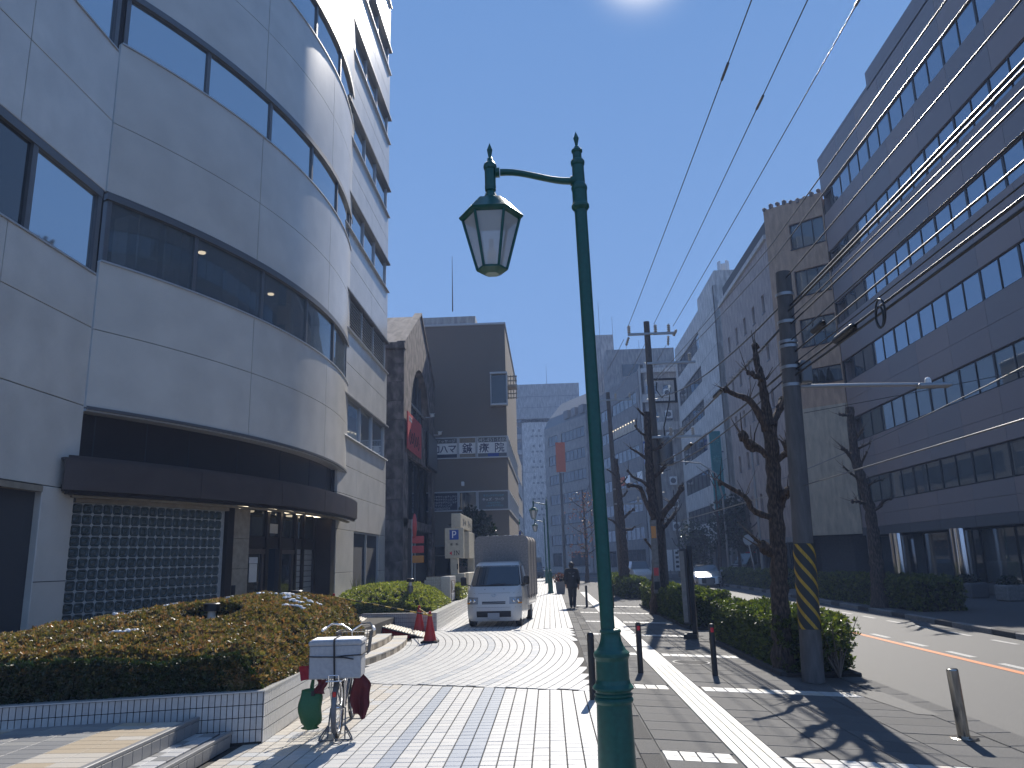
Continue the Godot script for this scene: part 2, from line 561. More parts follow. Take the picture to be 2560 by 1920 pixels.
func strip(b: MB, l: Callable, r: Callable, y: float, z0: float, z1: float, step: float) -> void:
	var z := z0
	while z > z1 + 0.001:
		var q := maxf(z - step, z1)
		b.quad(Vector3(l.call(z), y, z), Vector3(r.call(z), y, z), Vector3(r.call(q), y, q), Vector3(l.call(q), y, q), Vector3.UP)
		z = q

func side_y(x: float) -> float:
	return -0.0345 * maxf(0.0, x - 0.56)

func make_ground() -> void:
	var b := MB.new()
	b.quad(Vector3(-400, -0.32, 150), Vector3(400, -0.32, 150), Vector3(400, -0.32, -700), Vector3(-400, -0.32, -700), Vector3.UP)
	tag(part("ground", b, M.ground), "", "", "", "structure")
	# road
	var road := ground_piece("road")
	b = MB.new()
	strip(b, func(z): return edge(ROAD_L, z) - 0.3, func(z): return edge(ROAD_R, z) + 0.3, RY, 24.0, -142.0, 4.0)
	part("carriageway", b, M.asphalt, road)
	b = MB.new()
	strip(b, func(z): return edge(LINE, z) - 0.075, func(z): return edge(LINE, z) + 0.075, RY + 0.004, 4.0, -110.0, 3.0)
	part("centre_line", b, M.line_orange, road)
	for k in 14:
		var z := -6.0 - k * 1.83
		for s in [[0.22, 0.36], [2.05, 2.17]]:
			b = MB.new()
			strip(b, func(q): return edge(LINE, q) + s[0], func(q): return edge(LINE, q) + s[1], RY + 0.004, z, z - 0.95, 1.0)
			part("road_dash", b, M.line_white, road)
	# white stop bar far down the road
	b = MB.new()
	b.quad(Vector3(4.9, RY + 0.004, -62.0), Vector3(7.3, RY + 0.004, -62.0), Vector3(7.3, RY + 0.004, -62.9), Vector3(4.9, RY + 0.004, -62.9), Vector3.UP)
	part("stop_line", b, M.line_white, road)
	# gutter slabs along the near road edge
	for k in 40:
		var z := 0.0 - k * 0.6
		b = MB.new()
		b.bev(Vector3(4.60, -0.155, z - 0.3), Vector3(0.36, 0.05, 0.585), 0.006)
		part("gutter_slab", b, [M.paver_c, M.paver, M.paver_b][k % 3], road)
	# far pavement with kerb
	var far := ground_piece("far_pavement")
	b = MB.new()
	strip(b, func(z): return edge(ROAD_R, z) + 0.18, func(z): return 17.05 + maxf(0.0, -46.0 - z) * 0.0, -0.02, 24.0, -60.0, 4.0)
	strip(b, func(z): return edge(ROAD_R, z) + 0.18, func(z): return edge(ROAD_R, z) + 10.0, -0.02, -60.0, -142.0, 4.0)
	part("paving", b, M.paver_b, far)
	for k in 62:
		var z := 6.0 - k * 1.0
		b = MB.new()
		var x := edge(ROAD_R, z - 0.5)
		var dx := edge(ROAD_R, z - 1.0) - edge(ROAD_R, z)
		b.bev(Vector3(x + 0.09, -0.095, z - 0.5), Vector3(0.18, 0.155, 0.985), 0.015, Basis(Vector3.UP, atan2(-dx, 1.0)))
		part("kerb_stone", b, M.concrete if k % 3 else M.kerb_block, far)
	# walkway of square tiles
	var walk := ground_piece("walkway")
	b = MB.new()
	b.quad(Vector3(-3.4, -0.012, 6), Vector3(0.56, -0.012, 6), Vector3(0.56, -0.012, -46), Vector3(-3.4, -0.012, -46), Vector3.UP)
	b.quad(Vector3(-2.4, -0.012, -46), Vector3(0.56, -0.012, -46), Vector3(0.4, -0.012, -82), Vector3(-2.4, -0.012, -82), Vector3.UP)
	part("bed", b, M.joint, walk)
	var p := 0.1565
	var one := MB.new()
	one.bev(Vector3(0, -0.012, 0), Vector3(p - 0.011, 0.024, p - 0.006), 0.003)
	var tile := one.mesh()
	var rest := tinted()
	var zb := func(x: float) -> float: return -12.44 + (x + 2.99) * 0.325
	var shade := func(col: int) -> Array:
		if col in [8, 9, 13]: return [M.tile_blue, Color(0.36, 0.40, 0.46)]
		if col > 17 and rng.randf() < 0.75: return [M.tile_warm, Color(0.60, 0.555, 0.48)]
		var q := rng.randf()
		if q < 0.55: return [M.tile_white, Color(0.60, 0.60, 0.585)]
		if q < 0.8: return [M.tile_white_b, Color(0.555, 0.555, 0.55)]
		return [M.tile_white_c, Color(0.63, 0.62, 0.595)]
	for i in 24:
		var x1 := 0.56 - p * i
		var x0 := x1 - p
		for j in 52:
			var z1 := -4.6 - p * j
			var z0 := z1 - p
			var zl: float = zb.call(x0)
			var zr: float = zb.call(x1)
			if z1 - 0.02 < maxf(zl, zr) or x0 < -3.2:
				continue
			var s: Array = shade.call(i)
			if z0 > -9.05 and z1 < -6.95 and x0 > -2.98:
				part("tile", tile, s[0], walk, Transform3D(Basis(Vector3.RIGHT, rng.randfn(0, 0.004)) * Basis(Vector3.BACK, rng.randfn(0, 0.004)), Vector3((x0 + x1) / 2, rng.randfn(0, 0.0006), (z0 + z1) / 2)))
			else:
				rest.col = s[1]
				flat_tile(rest, Vector2(x0, maxf(z0, zl)), Vector2(x1, maxf(z0, zr)), Vector2(x1, z1), Vector2(x0, z1), 0.0055, 0.003)
	# rings of tiles round the entrance
	var mid := Vector2(-16.0, -16.6)
	for i in 30:
		var r0 := 12.75 + p * i
		var r1 := r0 + p
		var n := int(r1 * 0.95 / p)
		var off := rng.randf() * 0.01
		for j in n:
			var a0 := -0.45 + 0.9 * j / n + off
			var a1 := -0.45 + 0.9 * (j + 1) / n + off
			var q := []
			for e in [[r0, a1], [r1, a1], [r1, a0], [r0, a0]]:
				q.append(mid + Vector2(cos(e[1]), -sin(e[1])) * e[0])
			var cx: float = (q[0].x + q[2].x) / 2
			var cz: float = (q[0].y + q[2].y) / 2
			if cx < -3.35 or q[1].x > 0.60 or q[2].x > 0.60 or cz < -21.55 or cz > zb.call(cx) - 0.06:
				continue
			for e in 4:
				q[e].x = minf(q[e].x, 0.555)
				q[e].y = minf(q[e].y, zb.call(q[e].x) - 0.006)
			var w := rng.randf()
			rest.col = Color(0.42, 0.45, 0.48) if (i in [3, 4, 12, 18] and w < 0.7) else (Color(0.60, 0.60, 0.585) if w < 0.6 else Color(0.55, 0.55, 0.545))
			flat_tile(rest, q[0], q[1], q[2], q[3], 0.005, 0.003)
	# straight tiles beyond the rings, then long strips
	for i in 25:
		var x1 := 0.56 - p * i
		var x0 := x1 - p
		for j in 96:
			var z1 := -21.58 - p * j
			rest.col = [Color(0.60, 0.60, 0.585), Color(0.56, 0.56, 0.555), Color(0.62, 0.615, 0.60)][rng.randi() % 3]
			if x0 > -3.2:
				flat_tile(rest, Vector2(x0, z1 - p), Vector2(x1, z1 - p), Vector2(x1, z1), Vector2(x0, z1), 0.006, 0.003)
		for j in 11:
			var z1 := -36.6 - j * 4.0
			if x0 > (-3.2 if z1 > -43.0 else -2.35):
				rest.col = [Color(0.60, 0.60, 0.585), Color(0.57, 0.57, 0.56)][rng.randi() % 2]
				flat_tile(rest, Vector2(x0, z1 - 4.0), Vector2(x1, z1 - 4.0), Vector2(x1, z1), Vector2(x0, z1), 0.008, 0.003)
	stuff(part("tile_field", rest, M.tiles_tinted, walk))
	# sidewalk: sloping to the road, grey slabs, white cross bands, white guiding strip
	var side := ground_piece("sidewalk")
	b = MB.new()
	for k in 40:
		var z := 6.0 - k * 2.5
		var q := z - 2.5
		var xr := edge(ROAD_L, z)
		var xq := edge(ROAD_L, q)
		var lz := minf(0.56, xr - 3.0)
		var lq := minf(0.56, xq - 3.0)
		b.quad(Vector3(lz, side_y(lz) - 0.012, z), Vector3(xr, side_y(xr) - 0.012, z), Vector3(xq, side_y(xq) - 0.012, q), Vector3(lq, side_y(lq) - 0.012, q), Vector3.UP)
	part("bed", b, M.paver_b, side)
	var lanes := [[0.97, 1.635], [2.035, 2.55], [2.55, 3.07], [3.07, 3.62], [3.62, 4.41]]
	for k in range(-1, 7):
		var zk := -7.76 - 4.05 * k
		for lane in lanes.size():
			var x0: float = lanes[lane][0]
			var x1: float = lanes[lane][1]
			for j in 8:
				var z1 := zk - 0.185 - 0.46 * j
				if lane >= 4 and z1 < -12.2:
					continue
				if lane == 4 and (z1 > -10.0 and z1 < -9.0):
					pass
				var gap := 0.005
				var o := MB.new()
				slab(o, x0 + gap, x1 - gap, z1 - 0.46 + gap, z1 - gap, 0.004, rng.randfn(0, 0.0012))
				part("slab", o, [M.paver, M.paver_b, M.paver_c, M.paver][rng.randi() % 4], side)
		# cross band, two rows of white tiles with joints along the street
		for j in 23:
			var x0 := 0.98 + j * 0.155
			if x0 > (4.25 if zk > -12.0 else 3.45) or (x0 > 1.5 and x0 < 2.03):
				continue
			for r in 2:
				var o := MB.new()
				slab(o, x0 + 0.006, x0 + 0.149, zk - 0.175 + r * 0.178 + 0.005, zk + r * 0.178 - 0.002, 0.003, 0.001)
				if zk > -14.0:
					part("band_tile", o, [M.tile_white, M.tile_white_b, M.tile_warm][rng.randi() % 3], side)
				else:
					part("band_tile", o, M.tile_white, side)
	var guide := tinted()
	var gp := 0.0985
	one = MB.new()
	one.bev(Vector3(0, -0.01, 0), Vector3(gp - 0.008, 0.02, gp - 0.004), 0.002)
	tile = one.mesh()
	var tilt := Basis(Vector3.BACK, -0.0345)
	for j in 400:
		for i in 4:
			var x := 1.64 + gp * (i + 0.5)
			var z := -6.6 - gp * j
			if j >= 4 and j < 78:
				part("guide_tile", tile, [M.tile_white, M.tile_white_c, M.tile_warm, M.tile_white_b][rng.randi() % 4], side, Transform3D(tilt, Vector3(x, side_y(x) + 0.003, z)))
			else:
				guide.col = [Color(0.60, 0.60, 0.585), Color(0.56, 0.555, 0.54), Color(0.60, 0.57, 0.51)][rng.randi() % 3]
				var y := side_y(x) + 0.003
				var h := gp / 2 - 0.003
				guide.quad(Vector3(x - h, y, z - h), Vector3(x + h, y, z - h), Vector3(x + h, y, z + h), Vector3(x - h, y, z + h), Vector3.UP)
	stuff(part("guide_strip", guide, M.tiles_tinted, side))
	# dark kerb blocks between walkway and sidewalk
	for k in 50:
		var z := -4.0 - k * 0.6
		for r in 2:
			var o := MB.new()
			var x0 := 0.565 + r * 0.2
			slab(o, x0, x0 + 0.193, z - 0.592 - r * 0.2, z - r * 0.2, 0.006, rng.randfn(0.002, 0.002), 0.0)
			part("kerb_block", o, [M.kerb_block, M.paver_b][rng.randi() % 2], side)
	# white ring and manhole mark
	b = MB.new()
	for k in 40:
		var a := TAU * k / 40
		var e := TAU * (k + 1) / 40
		var f := func(an: float, r: float) -> Vector3:
			var x := 2.42 + cos(an) * r
			return Vector3(x, side_y(x) + 0.009, -14.55 + sin(an) * r)
		b.quad(f.call(a, 0.29), f.call(e, 0.29), f.call(e, 0.325), f.call(a, 0.325), Vector3.UP)
	part("painted_ring", b, M.line_white, side)
	b = MB.new()
	b.lathe([[0.0, 0.0], [0.27, 0.0]], 28, Transform3D(Basis(), Vector3(2.42, side_y(2.42) + 0.008, -14.55)))
	part("manhole_cover", b, M.kerb_block, side)
	# patched asphalt by the pole
	b = MB.new()
	b.quad(Vector3(4.05, side_y(4.05) + 0.006, -11.6), Vector3(4.62, side_y(4.62) + 0.006, -11.7), Vector3(4.62, side_y(4.62) + 0.006, -9.9), Vector3(4.25, side_y(4.25) + 0.006, -10.0), Vector3.UP)
	part("patch", b, M.asphalt, side)
	# planting beds along the kerb
	for zz in [[-13.0, -18.6], [-21.5, -33.0], [-38.0, -58.0]]:
		var bed := MB.new()
		bed.box(Vector3(4.18, side_y(4.1) - 0.02, (zz[0] + zz[1]) / 2), Vector3(1.14, 0.10, zz[0] - zz[1]))
		part("planting_bed", bed, M.soil, side)
		for k in int((zz[0] - zz[1]) / 0.8):
			for x in [3.58, 4.73]:
				var o := MB.new()
				o.bev(Vector3(x, side_y(x) + 0.01, zz[0] - 0.4 - k * 0.8), Vector3(0.1, 0.12, 0.79), 0.01)
				part("bed_kerb", o, M.kerb_block, side)

func flat_tile(b: MB, p0: Vector2, p1: Vector2, p2: Vector2, p3: Vector2, gap: float, ch: float) -> void:
	var m := (p0 + p1 + p2 + p3) / 4.0
	var t := []
	var u := []
	for q in [p0, p1, p2, p3]:
		var d: Vector2 = (q - m)
		var s := Vector2(signf(d.x) * minf(absf(d.x), gap), signf(d.y) * minf(absf(d.y), gap * 0.6))
		u.append(Vector3(q.x - s.x, -0.006, q.y - s.y))
		t.append(Vector3(q.x - s.x - signf(d.x) * ch, 0.0, q.y - s.y - signf(d.y) * ch))
	b.quad(t[0], t[1], t[2], t[3], Vector3.UP)
	for k in 4:
		var j := (k + 1) % 4
		b.quad(u[k], u[j], t[j], t[k], Vector3.UP)

func slab(b: MB, x0: float, x1: float, z0: float, z1: float, ch: float, dy := 0.0, skew := 0.15) -> void:
	var top := []
	var low := []
	for q in [[x0, z0, 1, 1], [x1, z0, -1, 1], [x1, z1, -1, -1], [x0, z1, 1, -1]]:
		var z: float = q[1] + skew * (q[0] - 1.0)
		low.append(Vector3(q[0], side_y(q[0]) - 0.008 + dy, z))
		top.append(Vector3(q[0] + q[2] * ch, side_y(q[0]) + dy, z + q[3] * ch))
	b.quad(top[0], top[1], top[2], top[3], Vector3.UP)
	for k in 4:
		var j := (k + 1) % 4
		var o: Vector3 = (low[k] + low[j]) * 0.5 - (low[0] + low[2]) * 0.5
		b.quad(low[k], low[j], top[j], top[k], o + Vector3.UP * 0.1)

const DRUM := Vector3(-23.4, 0, -22.5)
const DR := 17.0

func on_drum(r: float, a: float, y: float) -> Vector3:
	return DRUM + Vector3(cos(deg_to_rad(a)) * r, y, sin(deg_to_rad(a)) * r)

func plate(b: MB, r: float, a0: float, a1: float, y0: float, y1: float, thick: float) -> void:
	var n := maxi(1, int(ceil(absf(a1 - a0) / 2.0)))
	for i in n:
		var p := lerpf(a0, a1, float(i) / n)
		var q := lerpf(a0, a1, float(i + 1) / n)
		var np := on_drum(1, p, 0) - DRUM
		var nq := on_drum(1, q, 0) - DRUM
		b.quads(on_drum(r, p, y0), on_drum(r, q, y0), on_drum(r, q, y1), on_drum(r, p, y1), np, nq, nq, np)
		b.quads(on_drum(r - thick, p, y0), on_drum(r - thick, q, y0), on_drum(r - thick, q, y1), on_drum(r - thick, p, y1), -np, -nq, -nq, -np)
		b.quad(on_drum(r, p, y1), on_drum(r, q, y1), on_drum(r - thick, q, y1), on_drum(r - thick, p, y1), Vector3.UP)
		b.quad(on_drum(r, p, y0), on_drum(r, q, y0), on_drum(r - thick, q, y0), on_drum(r - thick, p, y0), Vector3.DOWN)
	for a in [a0, a1]:
		b.quad(on_drum(r, a, y0), on_drum(r, a, y1), on_drum(r - thick, a, y1), on_drum(r - thick, a, y0), (on_drum(r, a, 0) - on_drum(r, (a0 + a1) / 2, 0)))

func dplate(called: String, r: float, a0: float, a1: float, y0: float, y1: float, thick: float, m: Material, parent: Node3D) -> MeshInstance3D:
	var b := MB.new()
	plate(b, r, a0, a1, y0, y1, thick)
	return part(called, b, m, parent)

func dpost(called: String, r: float, a: float, w: float, y0: float, y1: float, depth: float, m: Material, parent: Node3D) -> MeshInstance3D:
	return sub_box(called, on_drum(r - depth / 2, a, (y0 + y1) / 2), Vector3(depth, y1 - y0, w), m, parent, 0.006, Basis(Vector3.UP, deg_to_rad(-a)))

func make_white_building() -> void:
	var t := thing("office_building", "white metal-clad office building with curved corner, ribbon windows and bronze canopy", "building")
	# drum: dark backing, then panels standing off it
	for r in [[4.85, 7.75], [9.25, 27.0]]:
		dplate("core", DR - 0.10, 30.0, -14.0, r[0], r[1], 0.1, M.joint_dark, t)
	var e := 0.04
	var rows := [[4.80, 6.35], [6.35, 7.75], [9.25, 10.79], [10.79, 12.65], [14.0, 15.78], [15.78, 17.45], [18.8, 20.4], [20.4, 22.25], [23.6, 25.2], [25.2, 27.0]]
	var cuts := [30.0, 15.75, 1.6, -11.5]
	for r in rows:
		for k in 3:
			dplate("cladding_panel", DR, cuts[k] - e, cuts[k + 1] + e, r[0] + 0.008, r[1] - 0.008, 0.09, M.white_panel, t)
	for w in [[7.75, 9.25], [12.65, 14.0], [17.45, 18.8], [22.25, 23.6]]:
		var win := dplate("ribbon_window", DR - 0.11, 29.6, -11.5, w[0], w[0] + 0.06, 0.1, M.frame_grey, t)
		dplate("sill", DR + 0.03, 29.9, -11.5, w[0] - 0.005, w[0] + 0.03, 0.16, M.frame_light, win)
		dplate("head", DR + 0.02, 29.9, -11.5, w[1] - 0.16, w[1] - 0.012, 0.14, M.frame_grey, win)
		var am := [29.6, 22.4, 14.6, 6.8, -1.0, -8.7]
		for k in 6:
			dpost("mullion", DR - 0.03, am[k], 0.10, w[0] + 0.03, w[1] - 0.16, 0.16, M.frame_grey, win)
			if k < 5:
				dplate("pane", DR - 0.075, am[k] - 0.15, am[k + 1] + 0.15, w[0] + 0.03, w[1] - 0.16, 0.012, M.tint_glass if w[0] < 8.0 else M.coated_glass, win)
		if w[0] < 8.0:
			# room behind the first-floor glass: ceiling, back wall, columns, curtain, downlights
			var room := dplate("room", DR - 3.4, 29.9, -11.5, w[0] - 0.4, w[1] + 0.5, 0.1, M.interior, t)
			for y in [w[1] + 0.3, w[0] - 0.25]:
				var cb := MB.new()
				for k in 20:
					var p := 29.9 - k * 2.07
					cb.quad(on_drum(DR - 0.11, p, y), on_drum(DR - 0.11, p - 2.07, y), on_drum(DR - 3.4, p - 2.07, y), on_drum(DR - 3.4, p, y), Vector3.DOWN)
				part("ceiling" if y > 9.0 else "floor", cb, M.interior, room)
			for a in [24.6, 11.5, 1.0]:
				dpost("column", DR - 1.2, a, 0.5, w[0] - 0.3, w[1] + 0.3, 0.5, M.interior_light, room)
			dplate("curtain", DR - 0.35, 26.6, 24.9, w[0] - 0.1, w[1] + 0.1, 0.05, M.curtain, room)
			dplate("curtain", DR - 0.35, 24.3, 22.9, w[0] - 0.1, w[1] + 0.1, 0.05, M.curtain, room)
			for a in [20.0, 17.0, 11.0, 5.0]:
				var lm := MB.new()
				lm.lathe([[0.0, 0.0], [0.09, 0.0], [0.09, 0.03]], 14, Transform3D(Basis(), on_drum(DR - 1.4, a, w[1] + 0.27)))
				part("downlight", lm, M.lamp_on, room)
	# recessed bronze band under the drum and its soffit
	var band := dplate("recessed_band", DR - 0.34, 29.7, -12.0, 3.3, 4.9, 0.12, M.bronze, t)
	for a in [28.6, 24.7, 20.9, 15.5, 9.0, 2.5, -4.0]:
		dplate("joint_strip", DR - 0.335, a, a - 0.08, 3.72, 4.78, 0.02, M.joint_dark, band)
	dplate("soffit", DR - 0.02, 29.9, -12.0, 4.74, 4.795, 0.40, M.frame_light, t)
	dplate("drip_edge", DR + 0.03, 29.9, -11.5, 4.77, 4.83, 0.07, M.frame_grey, t)
	# canopy
	var cp := [31.6, 22.0, 13.0, 5.2, -1.0, -8.0]
	var canopy := dplate("canopy", DR + 0.40, 31.4, -8.0, 3.18, 3.30, 1.6, M.bronze, t)
	for k in 5:
		dplate("fascia", DR + 0.45, cp[k] - 0.02, cp[k + 1] + 0.02, 3.20, 3.735, 0.05, M.bronze_light, canopy)
	dplate("top_trim", DR + 0.40, 31.6, -8.0, 3.735, 3.775, 0.14, M.bronze_light, canopy)
	dplate("top_trim", DR + 0.20, 31.0, -8.0, 3.735, 3.85, 0.05, M.bronze_light, canopy)
	dplate("lower_trim", DR + 0.38, 31.2, -8.0, 3.13, 3.18, 0.10, M.bronze, canopy)
	dplate("lower_trim", DR + 0.22, 30.6, -8.0, 3.09, 3.13, 0.12, M.stone_beige, canopy)
	for a in [14.8, 10.6, 7.6, 5.1, 2.6, 0.4]:
		var lm := MB.new()
		lm.lathe([[0.0, 0.0], [0.10, 0.0], [0.12, 0.015], [0.12, 0.05]], 16, Transform3D(Basis(), on_drum(DR - 0.25, a, 3.14)))
		part("downlight", lm, M.lamp_on, canopy)
	# glass block wall
	var gw := dplate("glass_block_wall", DR - 0.16, 29.9, 17.3, 0.39, 3.15, 0.06, M.mortar, t)
	dplate("head_rail", DR - 0.05, 29.9, 17.3, 3.03, 3.14, 0.12, M.stone_beige, gw)
	var gb := MB.new()
	# one block: rounded rim and a dished face with a soft inner square
	var h := 0.0915
	var prev := []
	for ring in [[h, -0.03], [h, 0.0], [h * 0.90, 0.014], [h * 0.80, 0.012], [h * 0.60, -0.006], [h * 0.36, 0.004], [0.004, 0.008]]:
		var cur := []
		for k in 16:
			var a := TAU * k / 16 + PI / 16
			var sq := maxf(absf(cos(a)), absf(sin(a)))
			var rr: float = ring[0] * lerpf(1.0, 1.0 / sq, clampf(ring[0] / h * 1.2 - 0.2, 0.0, 1.0))
			cur.append(Vector3(ring[1], sin(a) * rr, cos(a) * rr))
		if prev.size():
			for k in 16:
				gb.quad(prev[k], prev[(k + 1) % 16], cur[(k + 1) % 16], cur[k], Vector3.RIGHT)
		prev = cur
	var gm := gb.mesh()
	for i in 18:
		for j in 13:
			var a := 29.55 - i * 0.677
			part("glass_block", gm, M.glass_block, gw, Transform3D(Basis(Vector3.UP, deg_to_rad(-a)), on_drum(DR - 0.154, a, 0.52 + j * 0.2)))
	# entrance
	dplate("wall_pier", DR - 0.06, 17.35, 16.6, 0.39, 3.15, 0.3, M.bronze, t)
	for k in 4:
		dplate("stone_slab", DR - 0.10, 16.55, 14.5, 0.39 + k * 0.68 + 0.004, 0.39 + (k + 1) * 0.68 - 0.004, 0.2, M.stone_beige, t)
	sub_box("intercom", on_drum(DR - 0.09, 16.2, 1.28), Vector3(0.03, 0.22, 0.12), M.trim_black, t, 0.006, Basis(Vector3.UP, deg_to_rad(-16.2)))
	var en := dplate("entrance", DR - 0.55, 14.6, -2.4, 2.24, 2.53, 0.08, M.bronze, t)
	for a in [14.3, 13.4, 9.5, 7.1, 3.6, 1.6, -2.2]:
		dpost("post", DR - 0.50, a, 0.13 if a in [9.5, 7.1] else 0.09, 0.39, 3.2, 0.12, M.bronze, en)
	dplate("glazed_light", DR - 0.57, 13.3, -2.2, 2.53, 3.16, 0.012, M.dark_glass, en)
	dplate("notice_plate", DR - 0.55, 9.1, 7.5, 2.62, 2.86, 0.01, M.frame_light, en)
	for d in [[13.2, 9.7, true], [6.9, 3.8, false]]:
		var door := dplate("door", DR - 0.58, d[0], d[1], 0.42, 2.22, 0.012, M.dark_glass, en)
		dpost("stile", DR - 0.54, d[0] - 0.25, 0.09, 0.42, 2.22, 0.05, M.bronze_light, door)
		dpost("stile", DR - 0.54, d[1] + 0.25, 0.09, 0.42, 2.22, 0.05, M.bronze_light, door)
		dplate("rail", DR - 0.53, d[0], d[1], 2.10, 2.22, 0.05, M.bronze_light, door)
		if d[2]:
			dplate("notice", DR - 0.565, 11.95, 10.75, 1.42, 1.86, 0.004, M.paper, door)
			dplate("notice_header", DR - 0.565, 12.0, 10.7, 1.87, 2.02, 0.004, M.print_white, door)
	dplate("side_glass", DR - 0.57, 14.2, 13.5, 0.42, 3.16, 0.012, M.dark_glass, en)
	for k in 12:
		for s in [[3.4, 1.8], [1.3, -1.9]]:
			dplate("frosted_pane", DR - 0.58, s[0], s[1], 0.45 + k * 0.15, 0.585 + k * 0.15, 0.012, M.frame_light, en)
	dplate("end_column", DR - 0.05, -2.3, -4.2, 0.30, 3.15, 0.5, M.bronze, t)
	dplate("lobby_wall", DR - 2.2, 18.0, -6.0, 0.39, 3.2, 0.1, M.interior, t)
	# left wall facing the street
	var X := -8.67
	var wallb := MB.new()
	wallb.span(Vector3(X - 0.10, 0.3, -13.95), Vector3(X - 0.35, 27.0, -4.0))
	part("core", wallb, M.joint_dark, t)
	for r in [[3.24, 4.82], [4.82, 6.36], [6.36, 7.42], [9.22, 10.80], [10.80, 12.40], [14.0, 15.8], [15.8, 17.4], [18.8, 21.0], [21.0, 23.0], [23.0, 25.0], [25.0, 27.0]]:
		for z in [[-13.97, -11.40], [-11.40, -8.8], [-8.8, -6.2]]:
			if r[0] < 3.3 and z[0] > -11.5:
				continue
			sub_box("cladding_panel", Vector3(X - 0.045, (r[0] + r[1]) / 2, (z[0] + z[1]) / 2), Vector3(0.09, r[1] - r[0] - 0.016, z[1] - z[0] - 0.02), M.white_panel, t, 0.006)
	for w in [[7.42, 9.22], [12.40, 14.0], [17.4, 18.8]]:
		var win := sub_box("window", Vector3(X - 0.10, w[0] + 0.03, -10.3), Vector3(0.14, 0.06, 7.2), M.frame_grey, t)
		sub_box("head", Vector3(X - 0.06, w[1] - 0.09, -10.3), Vector3(0.12, 0.16, 7.2), M.frame_grey, win)
		sub_box("sill", Vector3(X - 0.03, w[0] + 0.01, -10.3), Vector3(0.12, 0.03, 7.2), M.frame_light, win)
		for z in [-13.85, -11.87, -9.9]:
			sub_box("mullion", Vector3(X - 0.09, (w[0] + w[1]) / 2, z), Vector3(0.14, w[1] - w[0] - 0.1, 0.13), M.frame_grey, win)
		sub_box("pane", Vector3(X - 0.085, (w[0] + w[1]) / 2, -12.86), Vector3(0.012, w[1] - w[0] - 0.2, 1.9), M.coated_glass, win)
		sub_box("pane", Vector3(X - 0.085, (w[0] + w[1]) / 2, -10.9), Vector3(0.012, w[1] - w[0] - 0.2, 1.85), M.dark_glass, win)
	sub_box("pillar", Vector3(X - 0.06, 1.70, -13.44), Vector3(0.16, 3.06, 0.92), M.white_panel, t, 0.01)
	sub_box("pillar_joint", Vector3(X + 0.021, 1.62, -13.44), Vector3(0.004, 0.014, 0.9), M.joint_dark, t)
	sub_box("lintel", Vector3(X - 0.10, 3.17, -10.5), Vector3(0.3, 0.10, 4.9), M.stone_beige, t)
	sub_box("garage_wall", Vector3(X - 1.6, 1.75, -10.0), Vector3(0.1, 3.0, 6.0), M.brown_stone, t)
	sub_box("garage_side", Vector3(X - 0.85, 1.75, -13.1), Vector3(1.4, 3.0, 0.1), M.bronze, t)
	# wing along the street, flat
	var WX := -6.65
	var wc := MB.new()
	wc.span(Vector3(WX - 0.10, 0.0, -24.4), Vector3(WX - 9.0, 31.0, -31.75))
	part("wing_core", wc, M.joint_dark, t)
	var rz := [[2.9, 4.05], [4.05, 5.0], [5.0, 5.97], [7.36, 8.5], [8.5, 9.68], [11.0, 12.2], [12.2, 13.32], [14.6, 15.7], [15.7, 16.83], [18.1, 19.3], [19.3, 20.43], [21.65, 22.8], [22.8, 24.0], [25.2, 26.4], [26.4, 27.6], [28.8, 31.0]]
	for r in rz:
		var zc := [-24.4, -26.9, -28.75, -30.6, -31.8] if r[1] < 6.0 else [-24.4, -28.75, -31.8]
		for k in zc.size() - 1:
			sub_box("cladding_panel", Vector3(WX - 0.045, (r[0] + r[1]) / 2, (zc[k] + zc[k + 1]) / 2), Vector3(0.09, r[1] - r[0] - 0.014, zc[k] - zc[k + 1] - 0.014), M.white_panel, t, 0.005)
	for zz in [[-24.4, -26.65], [-30.72, -31.8]]:
		for r in [[0.3, 1.55], [1.55, 2.9]]:
			sub_box("cladding_panel", Vector3(WX - 0.045, (r[0] + r[1]) / 2, (zz[0] + zz[1]) / 2), Vector3(0.09, r[1] - r[0] - 0.014, zz[0] - zz[1] - 0.014), M.white_panel, t, 0.005)
	for w in [[5.97, 7.36, 0], [9.68, 11.0, 1], [13.32, 14.6, 0], [16.83, 18.1, 0], [20.43, 21.65, 0], [24.0, 25.2, 0], [27.6, 28.8, 0]]:
		var win := sub_box("ribbon_window", Vector3(WX - 0.12, w[0] + 0.03, -28.0), Vector3(0.1, 0.05, 7.3), M.frame_grey, t)
		sub_box("sill", Vector3(WX + 0.01, w[0] - 0.01, -28.1), Vector3(0.16, 0.05, 7.4), M.frame_light, win, 0.012)
		sub_box("head", Vector3(WX - 0.0, w[1] + 0.0, -28.1), Vector3(0.22, 0.09, 7.45), M.frame_grey, win, 0.02)
		sub_box("pier", Vector3(WX - 0.11, (w[0] + w[1]) / 2, -25.1), Vector3(0.06, w[1] - w[0] - 0.1, 0.7), M.frame_dark, win)
		for z in [-25.45, -27.35, -29.25, -31.45]:
			sub_box("mullion", Vector3(WX - 0.06, (w[0] + w[1]) / 2, z), Vector3(0.1, w[1] - w[0] - 0.08, 0.06), M.frame_light, win)
		for k in 3:
			var z0: float = [-25.45, -27.35, -29.25][k]
			var z1: float = [-27.35, -29.25, -31.45][k]
			if w[2] == 0:
				sub_box("pane", Vector3(WX - 0.08, (w[0] + w[1]) / 2, (z0 + z1) / 2), Vector3(0.012, w[1] - w[0] - 0.1, z0 - z1 - 0.06), M.coated_glass, win)
			else:
				for j in 11:
					sub_box("louvre", Vector3(WX - 0.07, w[0] + 0.1 + j * 0.108, (z0 + z1) / 2), Vector3(0.07, 0.022, z0 - z1 - 0.06), M.frame_light, win, 0.0, Basis(Vector3.BACK, -0.5))
